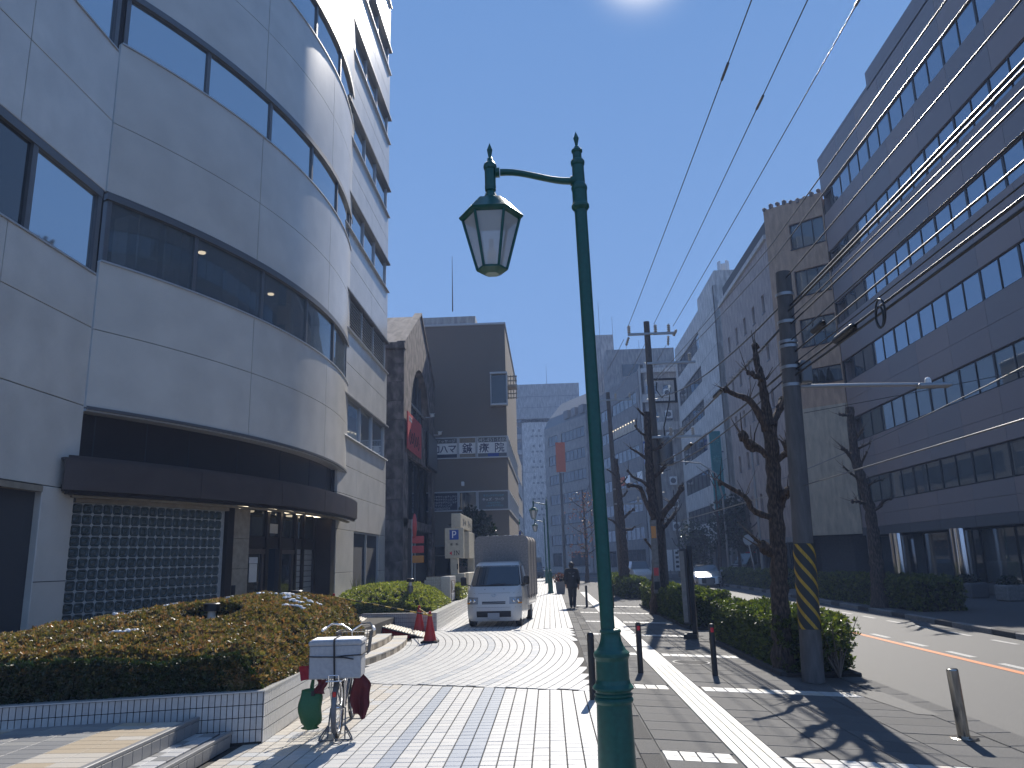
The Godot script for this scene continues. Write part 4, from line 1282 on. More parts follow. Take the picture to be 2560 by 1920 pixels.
func make_right_building() -> void:
	var t := thing("granite_building", "long granite-clad office building with ribbon windows on the right side of the street", "building")
	var X := 17.0
	var z1 := -43.6
	var z0 := -6.0
	core(t, [[X + 0.45, z0], [X + 0.45, z1], [X + 18, z1], [X + 18, z0]], 2.6, 24.7, M.interior)
	core(t, [[X + 2.6, z0], [X + 2.6, z1], [X + 18, z1], [X + 18, z0]], 0.0, 2.6, M.interior, "lobby_core")
	var rows := [[3.06, 4.30], [5.63, 7.67], [9.03, 11.07], [12.35, 14.52], [15.83, 17.71], [18.99, 21.3], [22.57, 24.8]]
	var gm := [M.granite_a, M.granite_b, M.granite_c]
	for r in rows.size():
		var y0: float = rows[r][0]
		var y1: float = rows[r][1]
		for k in 13:
			var za := z0 - k * 2.9
			var zb := maxf(za - 2.9, z1)
			for h in 2:
				var ya := lerpf(y0, y1, h * 0.5)
				var yb := lerpf(y0, y1, h * 0.5 + 0.5)
				sub_box("granite_panel", Vector3(X + 0.13, (ya + yb) / 2, (za + zb) / 2), Vector3(0.26, yb - ya - 0.014, za - zb - 0.016), gm[(k * 7 + h * 3 + r * 5) % 3], t)
	for w in [[4.30, 5.63], [7.67, 9.03], [11.07, 12.35], [14.52, 15.83], [17.71, 18.99], [21.3, 22.57]]:
		var win := sub_box("ribbon_window", Vector3(X + 0.22, w[0] + 0.04, (z0 + z1) / 2), Vector3(0.14, 0.09, z0 - z1), M.frame_dark, t)
		sub_box("head", Vector3(X + 0.2, w[1] - 0.05, (z0 + z1) / 2), Vector3(0.18, 0.1, z0 - z1), M.frame_dark, win)
		for k in 29:
			var z := z0 - 0.1 - k * 1.29
			sub_box("mullion", Vector3(X + 0.085, (w[0] + w[1]) / 2, z), Vector3(0.05, w[1] - w[0] - 0.1, 0.05 if k % 2 else 0.12), M.frame_dark, win)
			if k < 28:
				sub_box("pane", Vector3(X + 0.10, (w[0] + w[1]) / 2, z - 0.645), Vector3(0.015, w[1] - w[0] - 0.12, 1.2), M.blue_glass if w[0] > 11.0 else M.tint_glass, win)
				if w[0] < 11.0 and (k * 5 + int(w[0])) % 3 != 0:
					sub_box("blind", Vector3(X + 0.20, (w[0] + w[1]) / 2 + (0.15 if k % 4 == 0 else 0.0), z - 0.645), Vector3(0.02, w[1] - w[0] - 0.1, 1.16), M.curtain, win)
	sub_box("parapet", Vector3(X + 0.16, 24.88, (z0 + z1) / 2), Vector3(0.34, 0.16, z0 - z1), M.granite_c, t)
	sub_box("penthouse", Vector3(X + 8.0, 25.2, (-36.1 + z0) / 2), Vector3(16.0, 1.0, z0 + 36.1), M.granite_c, t)
	sub_box("end_wall", Vector3(X + 9.2, 13.0, z1 - 0.1), Vector3(18.0, 23.5, 0.2), M.granite_c, t)
	sub_box("canopy_band", Vector3(X + 0.5, 2.84, (z0 + z1) / 2), Vector3(1.1, 0.42, z0 - z1), M.granite_grey, t)
	for k in 13:
		sub_box("band_joint", Vector3(X - 0.052, 2.84, z0 - k * 2.9), Vector3(0.004, 0.42, 0.014), M.joint_dark, t)
	sub_box("plinth", Vector3(X + 0.75, 0.2, (z0 + z1) / 2), Vector3(0.3, 0.45, z0 - z1), M.granite_grey, t)
	for k in 15:
		var z := z0 - 1.2 - k * 2.5
		var g := sub_box("shop_glass", Vector3(X + 0.75, 1.5, z), Vector3(0.02, 2.1, 2.44), M.tint_glass, t)
		sub_box("mullion", Vector3(X + 0.75, 1.5, z - 1.23), Vector3(0.1, 2.15, 0.07), M.frame_dark, g)
	for k in 3:
		sub_box("counter", Vector3(X + 1.9, 0.75, -24.0 - k * 5.0), Vector3(0.5, 1.0, 2.2), M.interior_light, t)
	for k in 6:
		var b := MB.new()
		b.lathe([[0.46, 0.0], [0.46, 0.12], [0.43, 0.14], [0.43, 2.64]], 28, Transform3D(Basis(), Vector3(X + 0.15, -0.01, -10.0 - k * 5.95)))
		part("polished_column", b, M.chrome, t)
	# planter tubs before the glass
	for k in 3:
		var p := thing("planter_tub", ["pale square planter tub before the granite building", "dark planter trough with low plants by the granite building", "small pale tub beside the polished column"][k], "planter", Vector3([15.9, 15.9, 16.0][k], -0.02, [-28.6, -31.4, -24.6][k]), 0, "tubs before the granite building")
		var b := MB.new()
		b.bev(Vector3(0, 0.28, 0), Vector3(0.7, 0.55, [0.8, 1.6, 0.6][k]), 0.05)
		part("tub", b, M.granite_grey if k else M.concrete, p)
		foliage_blob(p, "plants", Vector3(0, 0.62, 0), Vector3(0.32, 0.2, [0.38, 0.75, 0.3][k]), 120, 0.10, "dark", 60 + k)

func make_far_buildings() -> void:
	# peach building with angled corner
	var t := thing("peach_building", "peach rendered building with angled corner windows beyond the granite block", "building")
	core(t, [[14.5, -46.2], [17.0, -44.05], [30, -44.05], [30, -59.4], [14.5, -59.4]], 2.7, 22.6, M.interior)
	core(t, [[15.6, -46.6], [17.0, -45.2], [30, -45.0], [30, -59.4], [15.6, -59.4]], 0.0, 2.7, M.interior, "ground_core")
	var c := []
	for w in [[11.35, 12.3], [13.65, 15.35], [16.78, 18.4], [19.8, 21.45]]:
		c.append([w[0], w[1], [[1.5, 3.56, 3]]])
	facade(t, Vector2(14.2, -46.0), Vector2(17.0, -43.7), 22.9, c, M.peach_wall, M.tint_glass, M.frame_dark, true, 10.0)
	facade(t, Vector2(14.2, -46.0), Vector2(17.0, -43.7), 10.0, [], M.tile_cream, M.tint_glass, M.frame_dark, true, 2.75)
	var rows := []
	for y in [4.55, 7.68, 10.65, 13.7, 16.8]:
		rows.append([y, y + 1.2, [[1.6, 2.2, 1], [4.0, 4.6, 1], [6.4, 7.0, 1], [8.8, 9.4, 1], [11.2, 11.8, 1]]])
	facade(t, Vector2(14.2, -59.5), Vector2(14.2, -46.0), 21.0, rows, M.pink_wall, M.blue_glass, M.frame_grey, true, 2.75)
	sub_box("roof_edge", Vector3(14.6, 21.15, -52.8), Vector3(1.1, 0.3, 13.6), M.white_wall, t)
	sub_box("soffit_band", Vector3(14.6, 2.6, -52.8), Vector3(0.9, 0.3, 13.4), M.grey_wall, t)
	var arc := MB.new()
	for k in 10:
		var a := PI * k / 18
		var e := PI * (k + 1) / 18
		arc.quad(Vector3(15.0 + sin(a) * 2.0, 21.0 + sin(a) * 2.0, -46.3 + sin(a) * 2.0), Vector3(15.0 + sin(e) * 2.0, 21.0 + sin(e) * 2.0, -46.3 + sin(e) * 2.0), Vector3(16.0 + sin(e) * 2.0, 21.0 + sin(e) * 2.0, -47.3 + sin(e) * 2.0), Vector3(16.0 + sin(a) * 2.0, 21.0 + sin(a) * 2.0, -47.3 + sin(a) * 2.0), Vector3.UP)
	for k in 9:
		sub_box("roof_tile_ridge", Vector3(14.3 + k * 0.33, 22.95 + sin(k * 0.9) * 0.12, -46.0 + k * 0.27), Vector3(0.3, 0.24 + 0.1 * (k % 2), 0.2), M.brown_stone if k % 3 else M.brown_stone_b, t, 0.05, Basis(Vector3.UP, 0.68))
	var sh := sub_box("shop_glass", Vector3(14.75, 1.35, -52.0), Vector3(0.04, 2.4, 11.0), M.dark_glass, t)
	for k in 6:
		sub_box("mullion", Vector3(14.7, 1.35, -47.0 - k * 2.0), Vector3(0.08, 2.5, 0.08), M.frame_dark, sh)
	for k in 3:
		var o := MB.new()
		o.lathe([[0.28, 0.0], [0.2, 0.35], [0.09, 0.7], [0.0, 0.85]], 8, Transform3D(Basis(), Vector3(15.9 + k * 0.3, 11.45, -45.0 + k * 0.3)))
		part("window_plant", o, M.hedge_core, t)
	# white building with strips of windows
	t = thing("white_strip_building", "pale building with six strips of dark windows and teal blade sign", "building")
	core(t, [[14.8, -62.8], [26, -62.8], [26, -83.4], [14.8, -83.4]], 2.9, 23.9, M.interior)
	core(t, [[16.5, -63.0], [26, -63.0], [26, -83.4], [16.5, -83.4]], 0.0, 2.9, M.interior, "ground_core")
	rows = []
	for y in [4.7, 7.9, 11.1, 14.25, 17.4, 20.6]:
		rows.append([y, y + 1.55, [[0.9, 13.2, 6]]])
	facade(t, Vector2(14.5, -83.2), Vector2(14.5, -62.6), 24.0, rows, M.white_wall, M.dark_glass, M.frame_dark, true, 2.95, 0.12, false)
	facade(t, Vector2(14.5, -62.6), Vector2(26, -62.6), 24.0, [], M.white_wall, M.dark_glass, M.frame_dark, true, 2.95)
	for y in [3.0, 6.2, 9.4, 12.6, 15.8, 19.0, 22.2]:
		sub_box("panel_joint", Vector3(14.497, y, -66.3), Vector3(0.01, 0.03, 7.2), M.grey_wall_b, t)
	sub_box("roof_screen", Vector3(20.2, 24.6, -66.5), Vector3(11.0, 1.5, 7.6), M.white_wall, t)
	for k in 3:
		sub_box("ground_pillar", Vector3(14.75, 1.45, -64.5 - k * 8.5), Vector3(0.5, 2.95, 0.5), M.grey_wall_c, t)
	var an := thing("rooftop_antenna", "phone mast with three panel antennas on the white roof", "antenna", Vector3(16.6, 25.3, -67.0))
	var b := MB.new()
	b.tube([Vector3.ZERO, Vector3(0, 1.6, 0)], [0.1, 0.1], 8)
	part("mast", b, M.frame_light, an)
	for k in 3:
		sub_box("panel_antenna", Vector3(sin(k * 2.1 + 0.8) * 0.42, 1.75, cos(k * 2.1 + 0.8) * 0.42), Vector3(0.42, 1.4, 0.16), M.frame_light, an, 0.03, Basis(Vector3.UP, k * 2.1 + 0.8))
	# pale narrow building with air conditioners
	t = thing("pale_narrow_building", "pale narrow building with air conditioners stepping up its edge", "building")
	core(t, [[11.2, -86.2], [19, -86.2], [19, -100], [11.2, -100]], 0.0, 22.9, M.interior)
	rows = []
	for y in [4.2, 7.3, 10.4, 13.5, 16.6, 19.7]:
		rows.append([y, y + 1.1, [[0.5, 1.7, 1], [2.3, 3.3, 1]]] if y > 15.0 else [y, y + 1.1, [[0.5, 1.4, 1]]])
	facade(t, Vector2(11.0, -86.0), Vector2(19.0, -86.0), 23.2, rows, M.grey_wall_c, M.blue_glass, M.frame_light, true, 0.0)
	rows = []
	for y in [4.0, 7.1, 10.2, 13.3, 16.4, 19.5]:
		rows.append([y, y + 1.5, [[0.8, 11.0, 6]]])
	facade(t, Vector2(11.0, -99.0), Vector2(11.0, -86.0), 23.2, rows, M.grey_wall_c, M.dark_glass, M.frame_dark, true, 0.0)
	for y in [16.0, 19.2, 22.4]:
		sub_box("balcony_band", Vector3(13.0, y, -85.75), Vector3(4.0, 0.9 if y < 22 else 0.5, 0.3), M.white_wall, t)
	for k in 7:
		var ac := sub_box("air_conditioner", Vector3(13.75, 5.0 + k * 2.45, -85.6), Vector3(0.75, 0.9, 0.4), M.sign_white, t, 0.03)
		var fan := MB.new()
		fan.lathe([[0.0, 0.0], [0.28, 0.0], [0.30, 0.02]], 14, Transform3D(Basis(Vector3.RIGHT, PI / 2), Vector3(13.7, 5.0 + k * 2.45, -85.395)))
		part("fan_grille", fan, M.frame_grey, ac)
	# darker slab with signs and one lit floor
	t = thing("dark_slab_building", "dark grey office slab with one lit floor where the street bends", "building")
	var p0 := Vector2(10.9, -88.2)
	var dir := Vector2(-0.242, -0.970)
	var p1 := p0 + dir * 20.5
	var back := Vector2(0.970, -0.242) * 9.0
	core(t, [[p0.x + 0.35, p0.y - 0.1], [p1.x + 0.35, p1.y], [p1.x + back.x, p1.y + back.y], [p0.x + back.x, p0.y + back.y]], 0.0, 22.6, M.interior)
	rows = []
	for k in 7:
		var y := 0.7 + k * 3.1
		rows.append([y, y + 1.45 + (0.6 if k == 0 else 0.0), [[1.0, 9.5, 5], [10.6, 19.6, 6]]])
	facade(t, p1, p0, 23.0, rows, M.grey_wall_b, M.dark_glass, M.frame_dark, true, 0.0, 0.12, false)
	for k in 9:
		var q := p0 + dir * (2.0 + k * 0.95)
		var lw := sub_box("lit_window", Vector3(q.x - 0.02, 17.0, q.y), Vector3(0.05, 1.2, 0.8), M.tile_cream, t, 0.0, Basis(Vector3.UP, atan2(-0.242, 0.97) * -1.0))
		sub_box("ceiling_lamp", Vector3(q.x - 0.06, 17.45, q.y), Vector3(0.03, 0.07, 0.55), M.lamp_on, lw)
	for k in 5:
		var q := p0 + dir * (1.2 + k * 2.0)
		sub_box("window_poster", Vector3(q.x - 0.04, 10.9, q.y), Vector3(0.05, 1.0, 1.7), [M.sign_white, M.curtain, M.sign_white, M.banner_orange, M.sign_white][k], t, 0.0, Basis(Vector3.UP, 0.244))
	sub_box("roof_house", Vector3(13.0, 25.6, -104.0), Vector3(9.0, 7.0, 6.0), M.grey_wall, t)
	sub_box("roof_house_window", Vector3(11.6, 26.2, -100.95), Vector3(2.2, 1.6, 0.1), M.dark_glass, t)
	sub_box("stair_tower", Vector3(8.6, 28.2, -112.0), Vector3(3.4, 11.0, 5.0), M.grey_wall_c, t)
	for k in 4:
		b = MB.new()
		b.tube([Vector3(8.0 + k * 1.9, 24.0, -104 - k), Vector3(8.0 + k * 1.9, [37.0, 35.0, 31.0, 32.0][k], -104 - k)], [0.05, 0.02], 5)
		part("aerial", b, M.frame_grey, t)
	# mansard building at the bend
	t = thing("mansard_building", "grey-brown office building with sloped mansard roof at the bend", "building")
	p0 = Vector2(5.9, -108.6)
	dir = Vector2(-0.438, -0.899)
	p1 = p0 + dir * 13.9
	back = Vector2(0.899, -0.438) * 10.0
	core(t, [[p0.x + 0.3, p0.y - 0.1], [p1.x + 0.3, p1.y], [p1.x + back.x, p1.y + back.y], [p0.x + back.x, p0.y + back.y]], 0.0, 21.5, M.interior)
	rows = []
	for k in 7:
		var y := 0.9 + k * 3.0
		rows.append([y, y + 1.5, [[1.3, 4.5, 3], [5.7, 13.0, 6]]] if k > 0 else [y, y + 1.9, [[1.5, 4.5, 2], [7.4, 12.9, 3]]])
	facade(t, p1, p0, 21.9, rows, M.grey_wall, M.dark_glass, M.frame_dark, true, 0.0, 0.12)
	facade(t, p0, p0 + Vector2(0.899, -0.438) * 10.0, 21.9, [], M.grey_wall, M.dark_glass, M.frame_dark, true)
	b = MB.new()
	var eave := [Vector3(p0.x, 21.9, p0.y), Vector3(p1.x, 21.9, p1.y)]
	var inn := Vector3(0.899, 0, -0.438)
	for s in [[0.0, 21.9, 0.9, 23.6], [0.9, 23.6, 3.2, 26.2]]:
		b.quad(eave[0] + inn * s[0] + Vector3.UP * (s[1] - 21.9), eave[1] + inn * s[0] + Vector3.UP * (s[1] - 21.9), eave[1] + inn * s[2] + Vector3.UP * (s[3] - 21.9), eave[0] + inn * s[2] + Vector3.UP * (s[3] - 21.9), Vector3(-1, 1, 1))
	for e in [0, 1]:
		b.quad(eave[e], eave[e] + inn * 0.9 + Vector3.UP * 1.7, eave[e] + inn * 3.2 + Vector3.UP * 4.3, eave[e] + inn * 10.0 + Vector3.UP * 4.3, Vector3(0, 0, 1 - 2 * e))
		b.quad(eave[e], eave[e] + inn * 10.0 + Vector3.UP * 4.3, eave[e] + inn * 10.0, eave[e], Vector3(0, 0, 1 - 2 * e))
	b.quad(eave[0] + inn * 3.2 + Vector3.UP * 4.3, eave[1] + inn * 3.2 + Vector3.UP * 4.3, eave[1] + inn * 10.0 + Vector3.UP * 4.3, eave[0] + inn * 10.0 + Vector3.UP * 4.3, Vector3.UP)
	part("mansard_roof", b, M.roof_slate, t)
	for k in 3:
		var q := p0 + dir * (1.6 + k * 2.4)
		sub_box("dormer", Vector3(q.x + 0.4, 22.9, q.y), Vector3(1.0, 1.2, 1.3), M.grey_wall_b, t, 0.0, Basis(Vector3.UP, 0.453))
	# tall pale building closing the view
	t = thing("tall_end_building", "tall pale building closing the street with overhanging upper storeys", "building")
	core(t, [[-6.8, -150.0], [6.9, -150.0], [6.9, -166], [-6.8, -166]], 29.0, 35.9, M.grey_wall_c, "upper_block")
	for y in [31.2, 33.4]:
		sub_box("panel_joint", Vector3(0.05, y, -149.995), Vector3(13.6, 0.10, 0.02), M.grey_wall_b, t)
	sub_box("shadow_gap", Vector3(0.3, 28.7, -150.8), Vector3(12.8, 0.7, 0.4), M.dark_glass, t)
	core(t, [[-4.6, -150.6], [6.5, -150.6], [6.5, -166], [-4.6, -166]], 0.0, 29.0, M.white_wall, "shaft")
	core(t, [[-6.7, -151.2], [-4.6, -151.2], [-4.6, -166], [-6.7, -166]], 0.0, 29.0, M.grey_wall, "stair_core")
	for k in 9:
		sub_box("stair_window", Vector3(-5.65, 2.4 + k * 3.05, -151.15), Vector3(1.5, 1.5, 0.12), M.dark_glass, t)
		sub_box("stair_balcony", Vector3(-5.65, 1.2 + k * 3.05, -150.9), Vector3(1.9, 0.9, 0.6), M.grey_wall_c, t)
		if k > 2:
			for j in 4:
				sub_box("wall_lettering", Vector3(-2.6 + j * 0.85, 1.2 + k * 3.05, -150.57), Vector3(0.5, 0.34, 0.06), M.grey_wall, t)
			for j in 2:
				sub_box("wall_lettering", Vector3(-2.4 + j * 1.2, 2.3 + k * 3.05, -150.57), Vector3(0.4, 0.5, 0.06), M.grey_wall, t)
	b = MB.new()
	b.tube([Vector3(0.6, 35.9, -156), Vector3(0.6, 41.5, -156)], [0.06, 0.02], 5)
	part("lightning_rod", b, M.frame_grey, t)
	# low shops and trees' background at street level by the bend
	t = thing("low_shop", "low dark shop row under the pale tower at the street bend", "building", Vector3(-9.5, 0, -128.0))
	sub_box("front", Vector3(0, 2.0, 0), Vector3(12.0, 4.0, 6.0), M.grey_wall_b, t)
	sub_box("window", Vector3(0.5, 1.5, 3.02), Vector3(9.0, 2.2, 0.06), M.dark_glass, t)
	sub_box("awning", Vector3(2.0, 3.1, 3.5), Vector3(6.0, 0.15, 1.2), M.frame_light, t)
	t = thing("left_row_building", "grey office block beyond the tan building on the left pavement", "building", Vector3(-9.0, 0, -74.0))
	sub_box("body", Vector3(0, 6.0, 0), Vector3(12.5, 12.0, 22.0), M.grey_wall, t)
	for k in 3:
		sub_box("window_strip", Vector3(6.26, 2.0 + k * 3.4, 0), Vector3(0.06, 1.5, 19.0), M.dark_glass, t)
	# distant blocks behind
	t = thing("side_street_building", "plain grey block seen between the peach and white buildings", "building", Vector3(27.0, 0, -75.0))
	sub_box("body", Vector3(0, 8, 0), Vector3(2.0, 16, 30.0), M.grey_wall, t)
	sub_box("window_strip", Vector3(-1.02, 6, 0), Vector3(0.06, 1.5, 24.0), M.dark_glass, t)

const PALETTE := {
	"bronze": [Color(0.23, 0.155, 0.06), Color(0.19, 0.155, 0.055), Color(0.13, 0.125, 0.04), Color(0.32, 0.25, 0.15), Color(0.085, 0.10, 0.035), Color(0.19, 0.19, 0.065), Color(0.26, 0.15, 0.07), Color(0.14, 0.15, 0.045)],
	"green": [Color(0.12, 0.155, 0.03), Color(0.09, 0.12, 0.028), Color(0.06, 0.085, 0.022), Color(0.17, 0.19, 0.04), Color(0.045, 0.065, 0.02)],
	"lime": [Color(0.30, 0.31, 0.08), Color(0.22, 0.25, 0.06), Color(0.17, 0.20, 0.05), Color(0.34, 0.33, 0.12)],
	"dark": [Color(0.018, 0.036, 0.015), Color(0.025, 0.045, 0.018), Color(0.014, 0.028, 0.014)],
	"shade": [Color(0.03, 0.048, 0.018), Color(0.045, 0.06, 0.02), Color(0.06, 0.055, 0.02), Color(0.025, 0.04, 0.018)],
	"dry": [Color(0.24, 0.07, 0.05), Color(0.18, 0.06, 0.045), Color(0.16, 0.10, 0.06)],
}
var tufts := {}

# a spray of small pointed leaves round +y
func tuft(n: int, long: float) -> ArrayMesh:
	var key := "%d_%.3f" % [n, long]
	if tufts.has(key):
		return tufts[key]
	var r := RandomNumberGenerator.new()
	r.seed = n * 77 + int(long * 1000)
	var b := MB.new()
	for k in n:
		var yaw := TAU * k / n + r.randf() * 0.9
		var tilt := r.randf_range(0.25, 1.25)
		var bs := Basis(Vector3.UP, yaw) * Basis(Vector3.RIGHT, tilt)
		var l := long * r.randf_range(0.7, 1.15)
		var w := l * 0.23
		var o := Vector3(0, r.randf() * long * 0.25, 0)
		var tip := o + bs * Vector3(0, l, 0)
		var ml := o + bs * Vector3(-w, l * 0.5, w * 0.35)
		var mr := o + bs * Vector3(w, l * 0.5, w * 0.35)
		var nn := bs * Vector3(0, 0.2, 1)
		b.quads(o, mr, tip, ml, nn, (nn + bs * Vector3(-0.3, 0, 0)).normalized(), nn, (nn + bs * Vector3(0.3, 0, 0)).normalized())
	tufts[key] = b.mesh()
	return tufts[key]

func leafy(called: String, parent: Node3D, spots: Array, dirs: Array, size: float, pal: String, sd: int) -> void:
	var r := RandomNumberGenerator.new()
	r.seed = sd
	var t := []
	var c := []
	var cols: Array = PALETTE[pal]
	for i in spots.size():
		var d: Vector3 = (dirs[i] + Vector3(r.randfn(0, 0.45), r.randfn(0.25, 0.45), r.randfn(0, 0.45))).normalized()
		var x := d.cross(Vector3(r.randf() - 0.5, r.randf() - 0.5, r.randf() - 0.5)).normalized()
		var s := r.randf_range(0.65, 1.3)
		t.append(Transform3D(Basis(x, d, x.cross(d)).scaled_local(Vector3.ONE * s), spots[i]))
		var q: Color = cols[r.randi() % cols.size()]
		var v := r.randf_range(0.75, 1.25)
		c.append(Color(q.r * v, q.g * v, q.b * v))
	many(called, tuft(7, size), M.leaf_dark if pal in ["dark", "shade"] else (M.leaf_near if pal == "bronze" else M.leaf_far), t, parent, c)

func foliage_blob(parent: Node3D, called: String, at: Vector3, rad: Vector3, count: int, size: float, pal: String, sd: int) -> void:
	var r := RandomNumberGenerator.new()
	r.seed = sd
	var ns := FastNoiseLite.new()
	ns.seed = sd
	ns.frequency = 0.9
	var spots := []
	var dirs := []
	for i in count:
		var d := Vector3(r.randfn(), r.randfn(), r.randfn()).normalized()
		var lump := 1.0 + 0.35 * ns.get_noise_3dv(d * 1.6)
		var q := pow(r.randf(), 0.35) * lump
		spots.append(at + d * rad * q)
		dirs.append(d)
	var b := MB.new()
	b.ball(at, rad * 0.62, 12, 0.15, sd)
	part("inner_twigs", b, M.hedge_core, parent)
	leafy(called, parent, spots, dirs, size, pal, sd + 1)

# clipped hedge over a rectangle; top(x, z) gives its height above y0
func hedge_box(parent: Node3D, x0: float, x1: float, z0: float, z1: float, y0: float, top: Callable, per: float, size: float, pal: String, sd: int, keep = null) -> void:
	var r := RandomNumberGenerator.new()
	r.seed = sd
	var spots := []
	var dirs := []
	var inset := size * 0.9
	var nx := maxi(3, int((x1 - x0) / 0.16))
	var nz := maxi(3, int((z1 - z0) / 0.16))
	var b := MB.new()
	var hh := func(x: float, z: float) -> float: return y0 + top.call(x, z)
	var inside := func(u: float, w: float) -> Vector3:
		var x := lerpf(x0 + inset, x1 - inset, u)
		var z := lerpf(z0 + inset, z1 - inset, w)
		return Vector3(x, hh.call(x, z) - inset, z)
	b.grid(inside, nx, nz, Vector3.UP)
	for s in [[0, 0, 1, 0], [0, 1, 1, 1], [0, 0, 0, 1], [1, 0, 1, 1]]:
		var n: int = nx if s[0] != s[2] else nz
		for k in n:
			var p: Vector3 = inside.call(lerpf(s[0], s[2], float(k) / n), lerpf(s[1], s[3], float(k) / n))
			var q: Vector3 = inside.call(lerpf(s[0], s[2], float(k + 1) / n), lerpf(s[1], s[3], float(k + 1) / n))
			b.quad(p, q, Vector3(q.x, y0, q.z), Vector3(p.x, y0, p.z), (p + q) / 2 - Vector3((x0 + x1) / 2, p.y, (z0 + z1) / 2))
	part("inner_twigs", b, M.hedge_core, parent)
	var ntop := int((x1 - x0) * (z1 - z0) * per)
	for i in ntop:
		var x := r.randf_range(x0, x1)
		var z := r.randf_range(z0, z1)
		var e := 0.12
		var y: float = hh.call(x, z)
		var sl := Vector3(-(hh.call(x + e, z) - y) / e, 1.0, -(hh.call(x, z + e) - y) / e).normalized()
		spots.append(Vector3(x, y - r.randf() * size * 1.6, z))
		dirs.append(sl)
	for s in [[x0, true, -1], [x1, true, 1], [z0, false, -1], [z1, false, 1]]:
		var len: float = (z1 - z0) if s[1] else (x1 - x0)
		for i in int(len * 0.9 * per):
			var u := r.randf()
			var x: float = s[0] if s[1] else lerpf(x0, x1, u)
			var z: float = lerpf(z0, z1, u) if s[1] else s[0]
			var d := Vector3(s[2], 0.1, 0) if s[1] else Vector3(0, 0.1, s[2])
			var y: float = lerpf(y0, hh.call(x, z), pow(r.randf(), 0.85))
			spots.append(Vector3(x, y, z) - d * (r.randf() * size * 1.6 - size * 0.4))
			dirs.append(d)
	if keep != null:
		var s2 := []
		var d2 := []
		for i in spots.size():
			if keep.call(spots[i]):
				s2.append(spots[i])
				d2.append(dirs[i])
		spots = s2
		dirs = d2
	leafy("leaves", parent, spots, dirs, size, pal, sd + 1)

# tiled upright face between two plan points; single tiles as parts, or joined
func tiled_face(t: Node3D, p0: Vector2, p1: Vector2, y0: float, y1: float, tw: float, th: float, single: bool, flip := false) -> void:
	var d := (p1 - p0).normalized()
	var o := Vector2(d.y, -d.x) * (-1.0 if flip else 1.0)
	var bs := Basis(Vector3(d.x, 0, d.y), Vector3.UP, Vector3(o.x, 0, o.y))
	var nc := int((p1 - p0).length() / tw)
	tw = (p1 - p0).length() / nc
	var nr := maxi(1, int(round((y1 - y0) / th)))
	th = (y1 - y0) / nr
	var one := MB.new()
	one.bev(Vector3.ZERO, Vector3(tw - 0.007, th - 0.007, 0.012), 0.002)
	var mesh := one.mesh()
	var all := MB.new()
	for i in nc:
		for j in nr:
			var q := p0 + d * (i + 0.5) * tw + o * 0.004
			var at := Vector3(q.x, y0 + (j + 0.5) * th, q.y)
			if single:
				part("wall_tile", mesh, M.wall_tile if (i * 7 + j * 3) % 5 else M.wall_tile_b, t, Transform3D(bs, at))
			else:
				all.bev(at, Vector3(tw - 0.007, th - 0.007, 0.012), 0.002, bs)
	if not single:
		stuff(part("wall_tiles", all, M.wall_tile, t))

